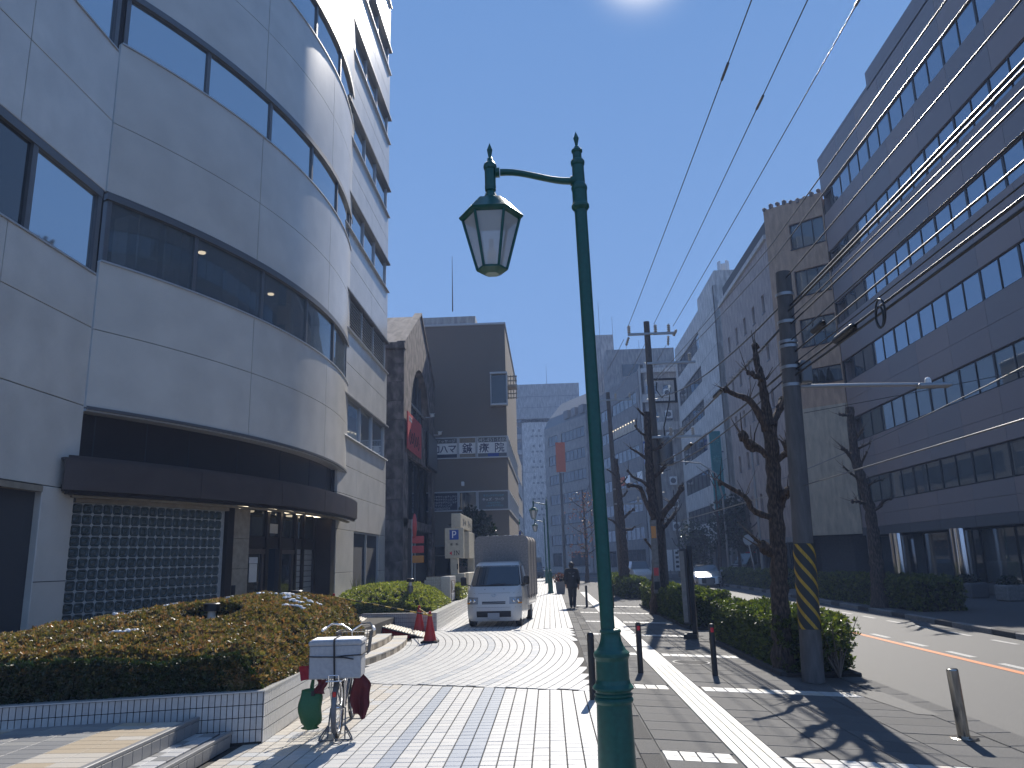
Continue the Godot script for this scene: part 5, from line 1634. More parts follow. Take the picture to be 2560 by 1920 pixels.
func make_left_garden() -> void:
	# raised terrace before the building with two steps at the near end
	var terr := ground_piece("terrace")
	var b := MB.new()
	b.span(Vector3(-3.62, -0.3, -8.0), Vector3(-12.0, 0.275, 3.0))
	b.span(Vector3(-3.29, -0.3, -8.2), Vector3(-3.64, 0.125, 3.0))
	b.span(Vector3(-4.25, -0.3, -13.0), Vector3(-12.0, 0.365, -24.5))
	part("bed", b, M.joint, terr)
	var p := 0.1565
	var one := MB.new()
	one.bev(Vector3(0, -0.013, 0), Vector3(p * 2 - 0.007, 0.026, p - 0.007), 0.001)
	var wide := one.mesh()
	for i in 11:
		for j in 22:
			var x := -3.62 - p * 2 * (i + 0.5)
			var z := -8.0 + p * (j + 0.5)
			var q := (i + 6) % 5
			var m: Material = M.tile_sand if q in [1, 2] else M.tile_grey
			if rng.randf() < 0.3:
				m = M.tile_warm if q in [1, 2] else M.tile_mid
			part("tile", wide, m, terr, Transform3D(Basis(), Vector3(x, 0.30, z)))
	one = MB.new()
	one.bev(Vector3(0, -0.013, 0), Vector3(p - 0.007, 0.026, p - 0.007), 0.003)
	var sq := one.mesh()
	for j in 24:
		for i in 2:
			part("tread_tile", sq, M.tile_white_b if (i + j) % 3 else M.tile_grey, terr, Transform3D(Basis(), Vector3(-3.46 - i * p + 0.02, 0.15, -8.2 + p * (j + 0.5))))
	for s in [[-3.27, 0.0, 0.15], [-3.60, 0.15, 0.30]]:
		sub_box("nosing", Vector3(s[0] - 0.03, s[2] - 0.017, -6.2), Vector3(0.06, 0.036, 4.2), M.tile_grey, terr, 0.006)
		for j in 26:
			sub_box("riser_tile", Vector3(s[0] - 0.006, (s[1] + s[2]) / 2 - 0.017, -8.25 + (j + 0.5) * 0.16), Vector3(0.014, 0.110, 0.153), M.tile_grey, terr, 0.002)
	# curved steps up to the entrance
	var mid := Vector2(-16.0, -16.6)
	var ring := func(r0: float, r1: float, a0: float, a1: float, y0: float, y1: float, called: String, m: Material) -> void:
		var k := MB.new()
		var n := maxi(1, int(absf(a1 - a0) / 0.012))
		for i in n:
			var a := lerpf(a0, a1, float(i) / n)
			var e := lerpf(a0, a1, float(i + 1) / n)
			var f := func(an: float, r: float, y: float) -> Vector3: return Vector3(mid.x + cos(an) * r, y, mid.y - sin(an) * r)
			k.quad(f.call(a, r0, y1), f.call(e, r0, y1), f.call(e, r1, y1), f.call(a, r1, y1), Vector3.UP)
			k.quad(f.call(a, r1, y0), f.call(e, r1, y0), f.call(e, r1, y1), f.call(a, r1, y1), Vector3.RIGHT)
			if i == 0: k.quad(f.call(a, r0, y0), f.call(a, r1, y0), f.call(a, r1, y1), f.call(a, r0, y1), Vector3.BACK)
			if i == n - 1: k.quad(f.call(e, r0, y0), f.call(e, r1, y0), f.call(e, r1, y1), f.call(e, r0, y1), Vector3.FORWARD)
		part(called, k, m, terr)
	for s in [[12.80, 0.0, 0.125, 0.19], [12.48, 0.125, 0.255, 0.13], [12.16, 0.255, 0.385, 0.10]]:
		ring.call(11.0, s[0], -0.33, s[3], s[1] - 0.02, s[2] - 0.012, "step_body", M.joint)
		var n := int((s[3] + 0.33) / 0.0245)
		for i in n:
			var a0: float = -0.33 + i * 0.0245
			ring.call(s[0] - 0.305, s[0] + 0.008, a0 + 0.0003, a0 + 0.0242, s[2] - 0.022, s[2], "step_tile", M.tile_warm if (i + int(s[1] * 10)) % 3 else M.tile_white_b)
			for hf in 2:
				ring.call(s[0] - 0.01, s[0] + 0.004, a0 + 0.0122 * hf + 0.0004, a0 + 0.0122 * (hf + 1) - 0.0004, s[1], s[2] - 0.024, "step_riser", M.tile_sand if (i + hf) % 2 else M.stone_beige)
	# near planter: tiled low wall
	var pl := thing("tiled_planter", "long white-tiled planter wall under the bronze hedge beside the bicycle", "planter")
	b = MB.new()
	b.hexa([Vector3(-3.02, -0.02, -8.44), Vector3(-3.20, -0.02, -13.2), Vector3(-3.42, -0.02, -13.2), Vector3(-3.24, -0.02, -8.60), Vector3(-3.02, 0.5, -8.44), Vector3(-3.20, 0.5, -13.2), Vector3(-3.42, 0.5, -13.2), Vector3(-3.24, 0.5, -8.60)])
	b.hexa([Vector3(-3.03, -0.02, -8.43), Vector3(-9.6, -0.02, -6.55), Vector3(-9.6, -0.02, -6.8), Vector3(-3.2, -0.02, -8.65), Vector3(-3.03, 0.499, -8.43), Vector3(-9.6, 0.499, -6.55), Vector3(-9.6, 0.499, -6.8), Vector3(-3.2, 0.499, -8.65)])
	part("wall", b, M.joint, pl)
	tiled_face(pl, Vector2(-3.02, -8.435), Vector2(-5.9, -7.61), 0.02, 0.5, 0.0585, 0.119, true)
	tiled_face(pl, Vector2(-5.9, -7.61), Vector2(-9.6, -6.55), 0.02, 0.5, 0.0585, 0.119, false)
	tiled_face(pl, Vector2(-3.02, -8.44), Vector2(-3.20, -13.2), 0.0, 0.5, 0.0585, 0.119, false, true)
	b = MB.new()
	b.hexa([Vector3(-3.0, 0.50, -8.42), Vector3(-3.19, 0.50, -13.2), Vector3(-3.42, 0.50, -13.2), Vector3(-3.24, 0.50, -8.62), Vector3(-3.0, 0.514, -8.42), Vector3(-3.19, 0.514, -13.2), Vector3(-3.42, 0.514, -13.2), Vector3(-3.24, 0.514, -8.62)])
	b.hexa([Vector3(-3.0, 0.501, -8.41), Vector3(-9.6, 0.501, -6.53), Vector3(-9.6, 0.501, -6.8), Vector3(-3.2, 0.501, -8.65), Vector3(-3.0, 0.513, -8.41), Vector3(-9.6, 0.513, -6.53), Vector3(-9.6, 0.513, -6.8), Vector3(-3.2, 0.513, -8.65)])
	part("coping", b, M.wall_tile, pl)
	b = MB.new()
	b.hexa([Vector3(-3.2, 0.0, -8.7), Vector3(-9.6, 0.0, -6.8), Vector3(-9.6, 0.0, -13.2), Vector3(-3.4, 0.0, -13.2), Vector3(-3.2, 0.46, -8.7), Vector3(-9.6, 0.46, -6.8), Vector3(-9.6, 0.46, -13.2), Vector3(-3.4, 0.46, -13.2)])
	part("soil", b, M.soil, pl)
	# bronze hedge
	var hg := thing("bronze_hedge", "large clipped bronze-green hedge with leftover snow in the tiled planter", "hedge")
	var ridge := [[-9.6, 0.25], [-8.0, 0.32], [-6.9, 0.47], [-5.9, 0.66], [-4.7, 0.81], [-4.0, 0.80], [-3.4, 0.64], [-3.0, 0.5]]
	var ns := FastNoiseLite.new()
	ns.seed = 5
	ns.frequency = 0.7
	var top := func(x: float, z: float) -> float:
		var rd: float = 0.5
		for i in ridge.size() - 1:
			if x >= ridge[i][0] and x <= ridge[i + 1][0]:
				rd = lerpf(ridge[i][1], ridge[i + 1][1], (x - ridge[i][0]) / (ridge[i + 1][0] - ridge[i][0]))
		var front := -8.5 + (-3.0 - x) * 0.285
		var w := smoothstep(0.3, 2.7, front - z)
		var h := lerpf(0.44, rd, w) + ns.get_noise_2d(x * 1.4, z * 1.4) * 0.10
		var d := Vector2(x + 4.46, z + 10.35).length()
		h -= 0.42 * (1.0 - smoothstep(0.28, 0.5, d))
		h -= 0.3 * smoothstep(-3.35, -3.1, x) + 0.16 * smoothstep(0.35, 0.05, front - z)
		return maxf(0.12, h)
	hedge_box(hg, -9.4, -3.12, -13.2, -8.45, 0.5, top, 1700.0, 0.042, "bronze", 41, func(q: Vector3) -> bool: return q.z < -8.52 + (-3.1 - q.x) * 0.285 + 0.02)
	# front face follows the slanting wall
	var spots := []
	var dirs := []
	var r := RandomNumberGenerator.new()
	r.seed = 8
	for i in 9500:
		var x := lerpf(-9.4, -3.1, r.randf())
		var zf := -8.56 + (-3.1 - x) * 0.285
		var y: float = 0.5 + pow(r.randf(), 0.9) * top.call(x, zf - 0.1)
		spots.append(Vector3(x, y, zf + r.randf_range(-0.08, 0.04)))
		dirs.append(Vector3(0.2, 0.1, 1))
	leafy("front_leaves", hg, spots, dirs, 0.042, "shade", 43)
	b = MB.new()
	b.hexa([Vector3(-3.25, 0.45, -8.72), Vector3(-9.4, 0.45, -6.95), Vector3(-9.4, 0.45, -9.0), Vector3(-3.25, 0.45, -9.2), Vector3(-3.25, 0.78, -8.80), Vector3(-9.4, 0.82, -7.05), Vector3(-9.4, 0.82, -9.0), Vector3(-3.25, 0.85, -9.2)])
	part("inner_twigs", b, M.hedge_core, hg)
	# leaves between the box and the slanted front on top
	spots = []
	dirs = []
	for i in 8000:
		var x := lerpf(-9.4, -3.1, r.randf())
		var zf := -8.52 + (-3.1 - x) * 0.285
		var z := lerpf(-8.5, zf, r.randf())
		if zf > -8.5:
			spots.append(Vector3(x, 0.5 + top.call(x, z) - r.randf() * 0.06, z))
			dirs.append(Vector3(0, 1, 0.1))
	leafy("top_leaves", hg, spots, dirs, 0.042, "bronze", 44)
	# snow remnants
	for q in [[-5.9, -11.2, 0.34], [-5.55, -11.5, 0.2], [-7.4, -11.2, 0.3], [-7.9, -11.0, 0.25], [-4.0, -12.0, 0.38], [-3.75, -11.6, 0.22], [-4.2, -12.3, 0.3], [-3.6, -12.1, 0.2], [-4.9, -11.9, 0.18], [-6.3, -8.3, 0.4], [-6.9, -8.2, 0.25], [-5.0, -9.3, 0.2], [-3.55, -11.0, 0.14]]:
		var o := MB.new()
		for k in 9:
			var x: float = q[0] + r.randfn(0, q[2] * 0.55)
			var z: float = q[1] + r.randfn(0, q[2] * 0.18)
			o.ball(Vector3(x, 0.505 + top.call(x, z) + 0.018, z), Vector3(r.randf_range(0.025, 0.09), 0.02, r.randf_range(0.02, 0.05)) * (0.6 + q[2]), 8, 0.2, k)
		stuff(part("snow_patch", o, M.snow, hg))
	# garden bollard lights
	for k in 3:
		var at: Vector3 = [Vector3(-4.46, 0.5, -10.4), Vector3(-4.35, 0.385, -13.55), Vector3(-4.06, 0.45, -23.0)][k]
		var g := thing("garden_light", ["dark cylindrical garden light sunk in the bronze hedge", "low garden light by the entrance door behind the bronze hedge", "dark garden light standing in the yellow-green hedge"][k], "garden light", at, 0, "garden lights in the planters")
		var o := MB.new()
		var hh: float = [0.62, 0.78, 0.70][k]
		o.lathe([[0.085, 0.0], [0.085, hh]], 20)
		part("post", o, M.frame_grey, g)
		o = MB.new()
		o.lathe([[0.05, hh], [0.05, hh + 0.1]], 16)
		part("lens", o, M.lamp_lens, g)
		o = MB.new()
		o.lathe([[0.0, hh + 0.10], [0.105, hh + 0.10], [0.105, hh + 0.19], [0.09, hh + 0.20], [0.0, hh + 0.20]], 20)
		part("cap", o, M.frame_dark, g)
	# far planter by the truck
	pl = thing("tiled_planter_far", "white-tiled planter beside the truck holding the yellow-green hedge", "planter")
	b = MB.new()
	var base := [[-3.09, -21.5], [-3.18, -32.5], [-6.55, -32.5], [-6.55, -24.8], [-5.2, -21.9]]
	core(pl, base, -0.02, 0.45, M.joint, "wall")
	tiled_face(pl, Vector2(-3.09, -21.5), Vector2(-5.2, -21.9), 0.0, 0.45, 0.0585, 0.112, true)
	tiled_face(pl, Vector2(-5.2, -21.9), Vector2(-6.55, -24.8), 0.0, 0.45, 0.0585, 0.112, false)
	tiled_face(pl, Vector2(-3.09, -21.5), Vector2(-3.18, -32.5), 0.0, 0.45, 0.35, 0.09, false, true)
	core(pl, [[-3.07, -21.48], [-3.16, -32.5], [-3.4, -32.5], [-3.3, -21.7]], 0.45, 0.465, M.wall_tile, "coping")
	core(pl, [[-3.07, -21.48], [-3.3, -21.7], [-5.1, -22.05], [-5.2, -21.88]], 0.4505, 0.4655, M.wall_tile, "coping")
	hg = thing("lime_hedge", "rounded yellow-green hedge in the planter left of the truck", "hedge")
	hedge_box(hg, -6.4, -3.4, -26.5, -22.3, 0.45, func(x, z): return maxf(0.12, 0.74 - 0.42 * pow(absf(x + 4.9) / 1.5, 3.0) - 0.38 * pow(absf(z + 24.5) / 2.1, 3.0) + ns.get_noise_2d(x * 2.0, z * 2.0) * 0.06), 420.0, 0.075, "lime", 51)
	hg = thing("sign_hedge", "small bright shrub between the tiled sign wall and the truck", "hedge")
	hedge_box(hg, -3.78, -3.3, -31.0, -28.6, 0.45, func(x, z): return 0.5 + ns.get_noise_2d(x * 3.0, z * 3.0) * 0.1, 380.0, 0.08, "lime", 53)
	var gr := thing("grass_clump", "thin grass blades standing above the yellow-green hedge", "grass", Vector3(-5.9, 1.0, -25.6))
	b = MB.new()
	for k in 60:
		var o := Vector3(r.randf_range(-0.5, 0.5), 0, r.randf_range(-0.4, 0.4))
		var l := Vector3(r.randfn(0, 0.10), r.randf_range(0.2, 0.5), r.randfn(0, 0.10))
		b.tri(o - Vector3(0.008, 0, 0), o + Vector3(0.008, 0, 0), o + l)
	part("blades", b, M.grass_blade, gr)
	stuff(gr)
	# tiled sign wall with dark letter panel
	var sw := thing("tiled_sign_wall", "grey-tiled low sign wall with white script letters beside the truck", "sign", Vector3(0, 0.45, 0))
	b = MB.new()
	b.prism(PackedVector2Array([Vector2(-4.55, -0.1), Vector2(-4.55, 0.55), Vector2(-4.28, 0.86), Vector2(-3.8, 0.86), Vector2(-3.8, -0.1)]), 0.16, Transform3D(Basis(), Vector3(0, 0, -27.4)))
	part("front_slab", b, M.joint, sw)
	for i in 12:
		for j in 9:
			var x := -4.53 + i * 0.0625 + 0.03
			var y := -0.05 + j * 0.1 + 0.05
			if y < 0.52 + (x + 4.53) * 1.15 or x > -4.26:
				sub_box("wall_tile", Vector3(x, y, -27.392), Vector3(0.056, 0.094, 0.014), M.wall_tile_b if (i + j) % 3 else M.wall_tile, sw)
	sub_box("side_frame", Vector3(-3.62, 0.38, -28.2), Vector3(0.34, 0.95, 1.6), M.wall_tile, sw, 0.02)
	sub_box("letter_panel", Vector3(-3.446, 0.36, -28.2), Vector3(0.014, 0.72, 1.2), M.brown_stone, sw)
	letters("lettering", "Yu", 0.30, M.print_white, sw, Transform3D(Basis(Vector3.UP, PI / 2), Vector3(-3.435, 0.52, -28.1)), true, 0.02)
	letters("lettering", "phm", 0.30, M.print_white, sw, Transform3D(Basis(Vector3.UP, PI / 2), Vector3(-3.435, 0.20, -28.1)), true, 0.02)
	# ramp plate
	var rp := thing("ramp", "ridged metal ramp plate laid from the entrance steps to the walkway", "ramp")
	b = MB.new()
	var q0 := [Vector3(-3.12, 0.03, -19.5), Vector3(-3.25, 0.03, -20.7), Vector3(-5.2, 0.40, -21.7), Vector3(-5.0, 0.40, -20.5)]
	b.hexa([q0[0] - Vector3(0, 0.02, 0), q0[1] - Vector3(0, 0.02, 0), q0[2] - Vector3(0, 0.03, 0), q0[3] - Vector3(0, 0.03, 0), q0[0], q0[1], q0[2], q0[3]])
	part("plate", b, M.cream_paint, rp)
	for k in 24:
		var u := (k + 0.5) / 24.0
		var a: Vector3 = q0[0].lerp(q0[3], u)
		var e: Vector3 = q0[1].lerp(q0[2], u)
		b = MB.new()
		b.tube([a + Vector3(0, 0.004, 0), e + Vector3(0, 0.004, 0)], [0.016, 0.016], 5)
		part("rib", b, M.cream_paint, rp)
	b = MB.new()
	b.hexa([Vector3(-3.5, -0.01, -19.72), Vector3(-3.5, -0.01, -20.6), Vector3(-5.15, -0.01, -21.6), Vector3(-4.95, -0.01, -20.5), Vector3(-3.5, 0.06, -19.72), Vector3(-3.5, 0.06, -20.6), Vector3(-5.15, 0.36, -21.6), Vector3(-4.95, 0.36, -20.5)])
	part("support", b, M.cone_red, rp)

func make_lamps() -> void:
	var t := thing("street_lamp", "green cast-iron street lamp in the foreground with hanging lantern", "street lamp", Vector3(0.425, 0, -6.0), 0, "green street lamps along the walkway")
	var b := MB.new()
	b.lathe([[0.17, 0.0], [0.165, 0.06], [0.14, 0.10], [0.136, 0.32], [0.1265, 0.735], [0.132, 0.742], [0.141, 0.755], [0.141, 0.768], [0.132, 0.778], [0.126, 0.784], [0.137, 0.792], [0.137, 0.803], [0.126, 0.812], [0.13, 0.826], [0.149, 0.836], [0.149, 0.848], [0.140, 0.858], [0.128, 0.873], [0.121, 0.90], [0.119, 1.03], [0.124, 1.045], [0.131, 1.06], [0.131, 1.082], [0.122, 1.092], [0.108, 1.105], [0.092, 1.13], [0.079, 1.165], [0.073, 1.20], [0.073, 1.222], [0.078, 1.226], [0.078, 1.24], [0.070, 1.247], [0.053, 1.252]], 36)
	part("base", b, M.lamp_green, t)
	# access door on the lower shaft
	b = MB.new()
	for k in 7:
		var a0 := deg_to_rad(96 + k * 4.5)
		var a1 := deg_to_rad(96 + (k + 1) * 4.5)
		b.quad(Vector3(cos(a0) * 0.1395, 0.30, sin(a0) * 0.1395), Vector3(cos(a1) * 0.1395, 0.30, sin(a1) * 0.1395), Vector3(cos(a1) * 0.1305, 0.715, sin(a1) * 0.1305), Vector3(cos(a0) * 0.1305, 0.715, sin(a0) * 0.1305), Vector3.BACK)
	part("access_door", b, M.lamp_green, t)
	var lean := Transform3D(Basis(Vector3.BACK, 0.0145), Vector3.ZERO)
	b = MB.new()
	b.lathe([[0.0525, 1.24], [0.0515, 4.55], [0.053, 4.58], [0.068, 4.60], [0.074, 4.61], [0.074, 4.63], [0.068, 4.64], [0.062, 4.66], [0.062, 4.76], [0.066, 4.77], [0.068, 4.79], [0.062, 4.81], [0.052, 4.83], [0.050, 4.99], [0.056, 5.0], [0.059, 5.015], [0.059, 5.03], [0.052, 5.045], [0.038, 5.055], [0.037, 5.11], [0.046, 5.12], [0.047, 5.135], [0.036, 5.15], [0.026, 5.155], [0.02, 5.17], [0.012, 5.18], [0.013, 5.20], [0.024, 5.25], [0.0, 5.315]], 20, lean)
	part("shaft", b, M.lamp_green, t)
	b = MB.new()
	var arm := []
	for k in 13:
		var u := k / 12.0
		arm.append(Vector3(lerpf(-0.10, -0.73, u), 4.855 + 0.11 * smoothstep(0.05, 0.95, u), 0))
	b.tube(arm, [0.031, 0.030, 0.029, 0.028, 0.027, 0.027, 0.027, 0.027, 0.027, 0.027, 0.028, 0.029, 0.031], 12)
	b.tube([Vector3(-0.105, 4.855, 0), Vector3(-0.14, 4.856, 0)], [0.042, 0.042], 12)
	b.tube([Vector3(-0.735, 4.965, 0), Vector3(-0.77, 4.965, 0)], [0.042, 0.042], 12)
	part("arm", b, M.lamp_green, t)
	var hub := Transform3D(Basis(), Vector3(-0.815, 0, 0))
	b = MB.new()
	b.lathe([[0.034, 4.79], [0.046, 4.80], [0.048, 4.83], [0.046, 4.86], [0.047, 4.99], [0.054, 5.0], [0.057, 5.02], [0.054, 5.04], [0.040, 5.055], [0.032, 5.065], [0.022, 5.08], [0.024, 5.095], [0.016, 5.105], [0.013, 5.115], [0.024, 5.18], [0.0, 5.245]], 18, hub)
	part("hanger", b, M.lamp_green, t)
	var lan := MB.new()
	var hex := Transform3D(Basis(Vector3.UP, PI / 6), Vector3(-0.815, 0, 0))
	lan.lathe([[0.262, 4.545], [0.272, 4.565], [0.16, 4.685], [0.10, 4.70], [0.062, 4.735], [0.045, 4.775], [0.036, 4.80]], 6, Transform3D(Basis(Vector3.UP, 0.0), Vector3(-0.815, 0, 0)))
	lan.lathe([[0.262, 4.545], [0.232, 4.53], [0.0, 4.53]], 6, Transform3D(Basis(Vector3.UP, 0.0), Vector3(-0.815, 0, 0)))
	var lantern := part("lantern_roof", lan, M.lamp_green, t)
	for k in 6:
		var a := TAU * k / 6
		var e := TAU * (k + 1) / 6
		var bar := MB.new()
		bar.tube([Vector3(-0.815 + cos(a) * 0.238, 4.54, sin(a) * 0.238), Vector3(-0.815 + cos(a) * 0.122, 4.095, sin(a) * 0.122)], [0.0135, 0.0125], 6)
		part("lantern_bar", bar, M.lamp_green, t)
		var gl := MB.new()
		gl.quad(Vector3(-0.815 + cos(a) * 0.232, 4.535, sin(a) * 0.232), Vector3(-0.815 + cos(e) * 0.232, 4.535, sin(e) * 0.232), Vector3(-0.815 + cos(e) * 0.116, 4.10, sin(e) * 0.116), Vector3(-0.815 + cos(a) * 0.116, 4.10, sin(a) * 0.116))
		part("lantern_pane", gl, M.lantern_glass, t)
	b = MB.new()
	b.lathe([[0.0, 4.05], [0.062, 4.052], [0.128, 4.085], [0.128, 4.10], [0.105, 4.112], [0.06, 4.112]], 6, Transform3D(Basis(), Vector3(-0.815, 0, 0)))
	part("lantern_floor", b, M.lamp_green, t)
	b = MB.new()
	b.lathe([[0.0, 4.112], [0.035, 4.115], [0.035, 4.25], [0.02, 4.26], [0.02, 4.36], [0.0, 4.37]], 12, Transform3D(Basis(), Vector3(-0.815, 0, 0)))
	part("bulb_holder", b, M.sign_white, t)
	dup(t, "distant green street lamp with hanging lantern beyond the truck", Vector3(-0.02, 0, -44.4))
	dup(t, "farthest green street lamp, its lantern just below the nearer lantern", Vector3(-0.30, 0, -64.0))

func cable(called: String, label: String, pts: Array, r: float, m: Material, grp := "overhead cables along the street", sag := 0.15) -> void:
	var b := MB.new()
	var path := []
	for i in pts.size() - 1:
		for k in 10:
			var u := k / 10.0
			var q: Vector3 = pts[i].lerp(pts[i + 1], u)
			path.append(q - Vector3.UP * sag * 4.0 * u * (1.0 - u))
	path.append(pts[-1])
	b.tube(path, [r], 6)
	tag(part(called, b, m), label, "cable", grp)

func insulator(b: MB, at: Vector3, dir: Vector3, long: float, r: float) -> void:
	var y := dir.normalized()
	var x := y.cross(Vector3(0.3, 0.1, 0.9)).normalized()
	var bs := Basis(x, y, x.cross(y))
	var prof := [[r * 0.4, 0.0]]
	for k in 4:
		prof.append([r, long * (0.1 + k * 0.22)])
		prof.append([r * 0.5, long * (0.2 + k * 0.22)])
	prof.append([0.0, long])
	b.lathe(prof, 8, Transform3D(bs, at))

func pole(called: String, label: String, base: Vector3, top: Vector3, r0: float, r1: float, arms: Array, turn := 0.0) -> Node3D:
	var t := thing(called, label, "utility pole", base, 0, "concrete utility poles along the kerb")
	var d := top - base
	var b := MB.new()
	var path := []
	var rad := []
	for k in 7:
		path.append(d * k / 6.0)
		rad.append(lerpf(r0, r1, k / 6.0))
	b.tube(path, rad, 18)
	part("shaft", b, M.concrete_pole, t)
	for a in arms:
		# [height, x from, x to, insulators]
		var c: Vector3 = d * (a[0] / d.y)
		sub_box("crossarm", c + Vector3((a[1] + a[2]) / 2, 0, 0.14), Vector3(a[2] - a[1], 0.09, 0.09), M.galvanised, t, 0.01)
		for x in a[3]:
			b = MB.new()
			insulator(b, c + Vector3(x, 0.05, 0.14), Vector3.UP, 0.34, 0.075)
			part("insulator", b, M.porcelain, t)
	return t

func make_poles_and_cables() -> void:
	var t := pole("utility_pole", "thick concrete pole with yellow and black wrap next to the hedge", Vector3(3.87, -0.12, -12.5), Vector3(4.10, 6.38, -12.55), 0.165, 0.125, [])
	# warning wrap with slanting yellow stripes
	var b := MB.new()
	var lo := Vector3(0.027, 0.76, 0)
	var hi := Vector3(0.073, 2.03, -0.01)
	b.tube([lo, lo.lerp(hi, 0.5), hi], [0.165, 0.16, 0.156], 24, false)
	var wrap := part("warning_wrap", b, M.wrap_black, t)
	for k in 8:
		b = MB.new()
		for j in 20:
			var u0 := j / 20.0
			var u1 := (j + 1) / 20.0
			var f := func(u: float, h: float) -> Vector3:
				var a := deg_to_rad(10 + 178.0 * u)
				var y := clampf(2.36 - k * 0.245 - (1.0 - u) * 0.62 + h, 0.765, 2.025)
				var c := lo.lerp(hi, (y - 0.76) / 1.27)
				return c + Vector3(cos(a), 0, sin(a)) * 0.1655
			b.quad(f.call(u0, 0.0), f.call(u1, 0.0), f.call(u1, 0.075), f.call(u0, 0.075), f.call(u0, 0.0) - lo)
		part("yellow_stripe", b, M.yellow_print, wrap)
	# bands and fittings
	for y in [4.55, 4.85, 5.2, 5.28, 5.62, 6.1]:
		b = MB.new()
		var c = Vector3(0.23, 6.5, -0.05) * (y / 6.5)
		b.tube([c - Vector3(0, 0.025, 0), c + Vector3(0, 0.025, 0)], [0.148, 0.148], 16)
		part("band", b, M.galvanised, t)
	sub_box("junction_box", Vector3(0.38, 4.75, 0.05), Vector3(0.18, 0.36, 0.16), M.transformer, t, 0.02)
	b = MB.new()
	b.tube([Vector3(0.29, 4.52, 0), Vector3(1.2, 4.49, 0.1), Vector3(2.25, 4.44, 0.2)], [0.035, 0.032, 0.03], 10)
	part("lamp_arm", b, M.galvanised, t)
	sub_box("lamp_head", Vector3(2.3, 4.42, 0.2), Vector3(0.52, 0.07, 0.17), M.galvanised, t, 0.025)
	b = MB.new()
	b.lathe([[0.05, 0.0], [0.05, 0.06], [0.03, 0.09], [0.0, 0.10]], 10, Transform3D(Basis(), Vector3(2.22, 4.46, 0.2)))
	part("photo_sensor", b, M.sign_white, t)
	t = pole("utility_pole", "tall pole with crossarm and grey transformer rising behind the pollarded tree", Vector3(4.05, -0.12, -28.8), Vector3(4.0, 10.55, -28.6), 0.17, 0.11, [[10.15, -0.75, 1.0, [-0.7, 0.3, 0.8]], [6.2, -0.2, 1.7, [0.6, 1.0, 1.4]], [9.0, -0.1, 1.7, [1.5]]])
	b = MB.new()
	b.lathe([[0.0, 5.15], [0.24, 5.17], [0.26, 5.22], [0.26, 6.12], [0.23, 6.2], [0.0, 6.24]], 20, Transform3D(Basis(), Vector3(0.36, 0, 0.1)))
	part("transformer", b, M.transformer, t)
	for q in [[Vector3(0.45, 8.42, 0.1), Vector3(0.9, 0.07, 0.07)], [Vector3(0.45, 7.55, 0.1), Vector3(0.9, 0.07, 0.07)], [Vector3(0.88, 7.98, 0.1), Vector3(0.09, 0.94, 0.09)]]:
		sub_box("cable_frame", q[0], q[1], M.frame_dark, t)
	b = MB.new()
	b.tube([Vector3(0.2, 8.3, 0.1), Vector3(0.16, 8.0, 0.15), Vector3(0.35, 7.7, 0.12), Vector3(0.7, 8.1, 0.12), Vector3(0.6, 7.5, 0.12), Vector3(0.35, 6.6, 0.12), Vector3(0.36, 6.2, 0.1)], [0.025], 6)
	part("jumper_cable", b, M.cable, t)
	b = MB.new()
	insulator(b, Vector3(-0.75, 10.1, 0.14), Vector3(-0.15, -0.45, -0.5), 0.42, 0.06)
	insulator(b, Vector3(0.95, 10.1, 0.14), Vector3(0.1, 0.2, 0.6), 0.42, 0.06)
	insulator(b, Vector3(0.75, 10.1, 0.14), Vector3(0.0, -0.5, -0.3), 0.42, 0.06)
	part("strain_insulator", b, M.porcelain, t)
	for k in 9:
		b = MB.new()
		b.tube([Vector3(-0.2, 3.5 + k * 0.7, 0), Vector3(0.22, 3.5 + k * 0.7, 0)], [0.012], 5)
		part("step_bolt", b, M.galvanised, t)
	pole("utility_pole", "farther concrete pole with short crossarm left of the transformer pole", Vector3(3.85, -0.11, -43.4), Vector3(3.6, 10.95, -43.2), 0.17, 0.11, [[10.6, -0.9, 1.3, [-0.6, 0.4, 1.2]], [5.6, -0.1, 1.4, [0.9]], [4.8, -0.1, 1.4, [1.2]]])
	t = pole("banner_pole", "thin dark pole carrying a vertical orange banner in the distance", Vector3(1.6, -0.1, -86.0), Vector3(1.5, 11.4, -86.0), 0.17, 0.13, [])
	sub_box("banner", Vector3(-0.02, 13.0, 0.15), Vector3(1.05, 3.3, 0.06), M.banner_orange, t, 0.01)
	sub_box("banner_bracket", Vector3(0, 11.3, 0.1), Vector3(0.3, 0.1, 0.2), M.galvanised, t)
	t = pole("utility_pole", "small distant pole with bracket in front of the pale tower", Vector3(-4.0, -0.1, -108.0), Vector3(-4.0, 14.5, -108.0), 0.2, 0.15, [[13.9, 0.0, 2.6, [2.3]]])
	# cables: the three high wires
	var far := [Vector3(3.3, 10.4, -28.6), Vector3(4.28, 10.45, -28.6), Vector3(4.95, 10.25, -28.3)]
	var near := [Vector3(3.55, 10.25, 8.0), Vector3(4.35, 10.25, 8.0), Vector3(5.15, 10.2, 8.0)]
	var nm := ["left", "middle", "right"]
	for k in 3:
		cable("power_wire", "%s of the three thin power wires crossing the open sky" % ["leftmost", "middle one", "rightmost"][k], [near[k], far[k]], 0.011, M.wire_grey, "power wires above the street", 0.2)
		b = MB.new()
		var q: Vector3 = near[k].lerp(far[k], [0.55, 0.58, 0.5][k]) - Vector3.UP * 0.2
		b.tube([q, q.lerp(far[k], 0.03)], [0.026], 8)
		tag(part("wire_sleeve", b, M.frame_grey), "dark sleeve clamped on the %s power wire" % nm[k], "sleeve", "sleeves on the power wires")
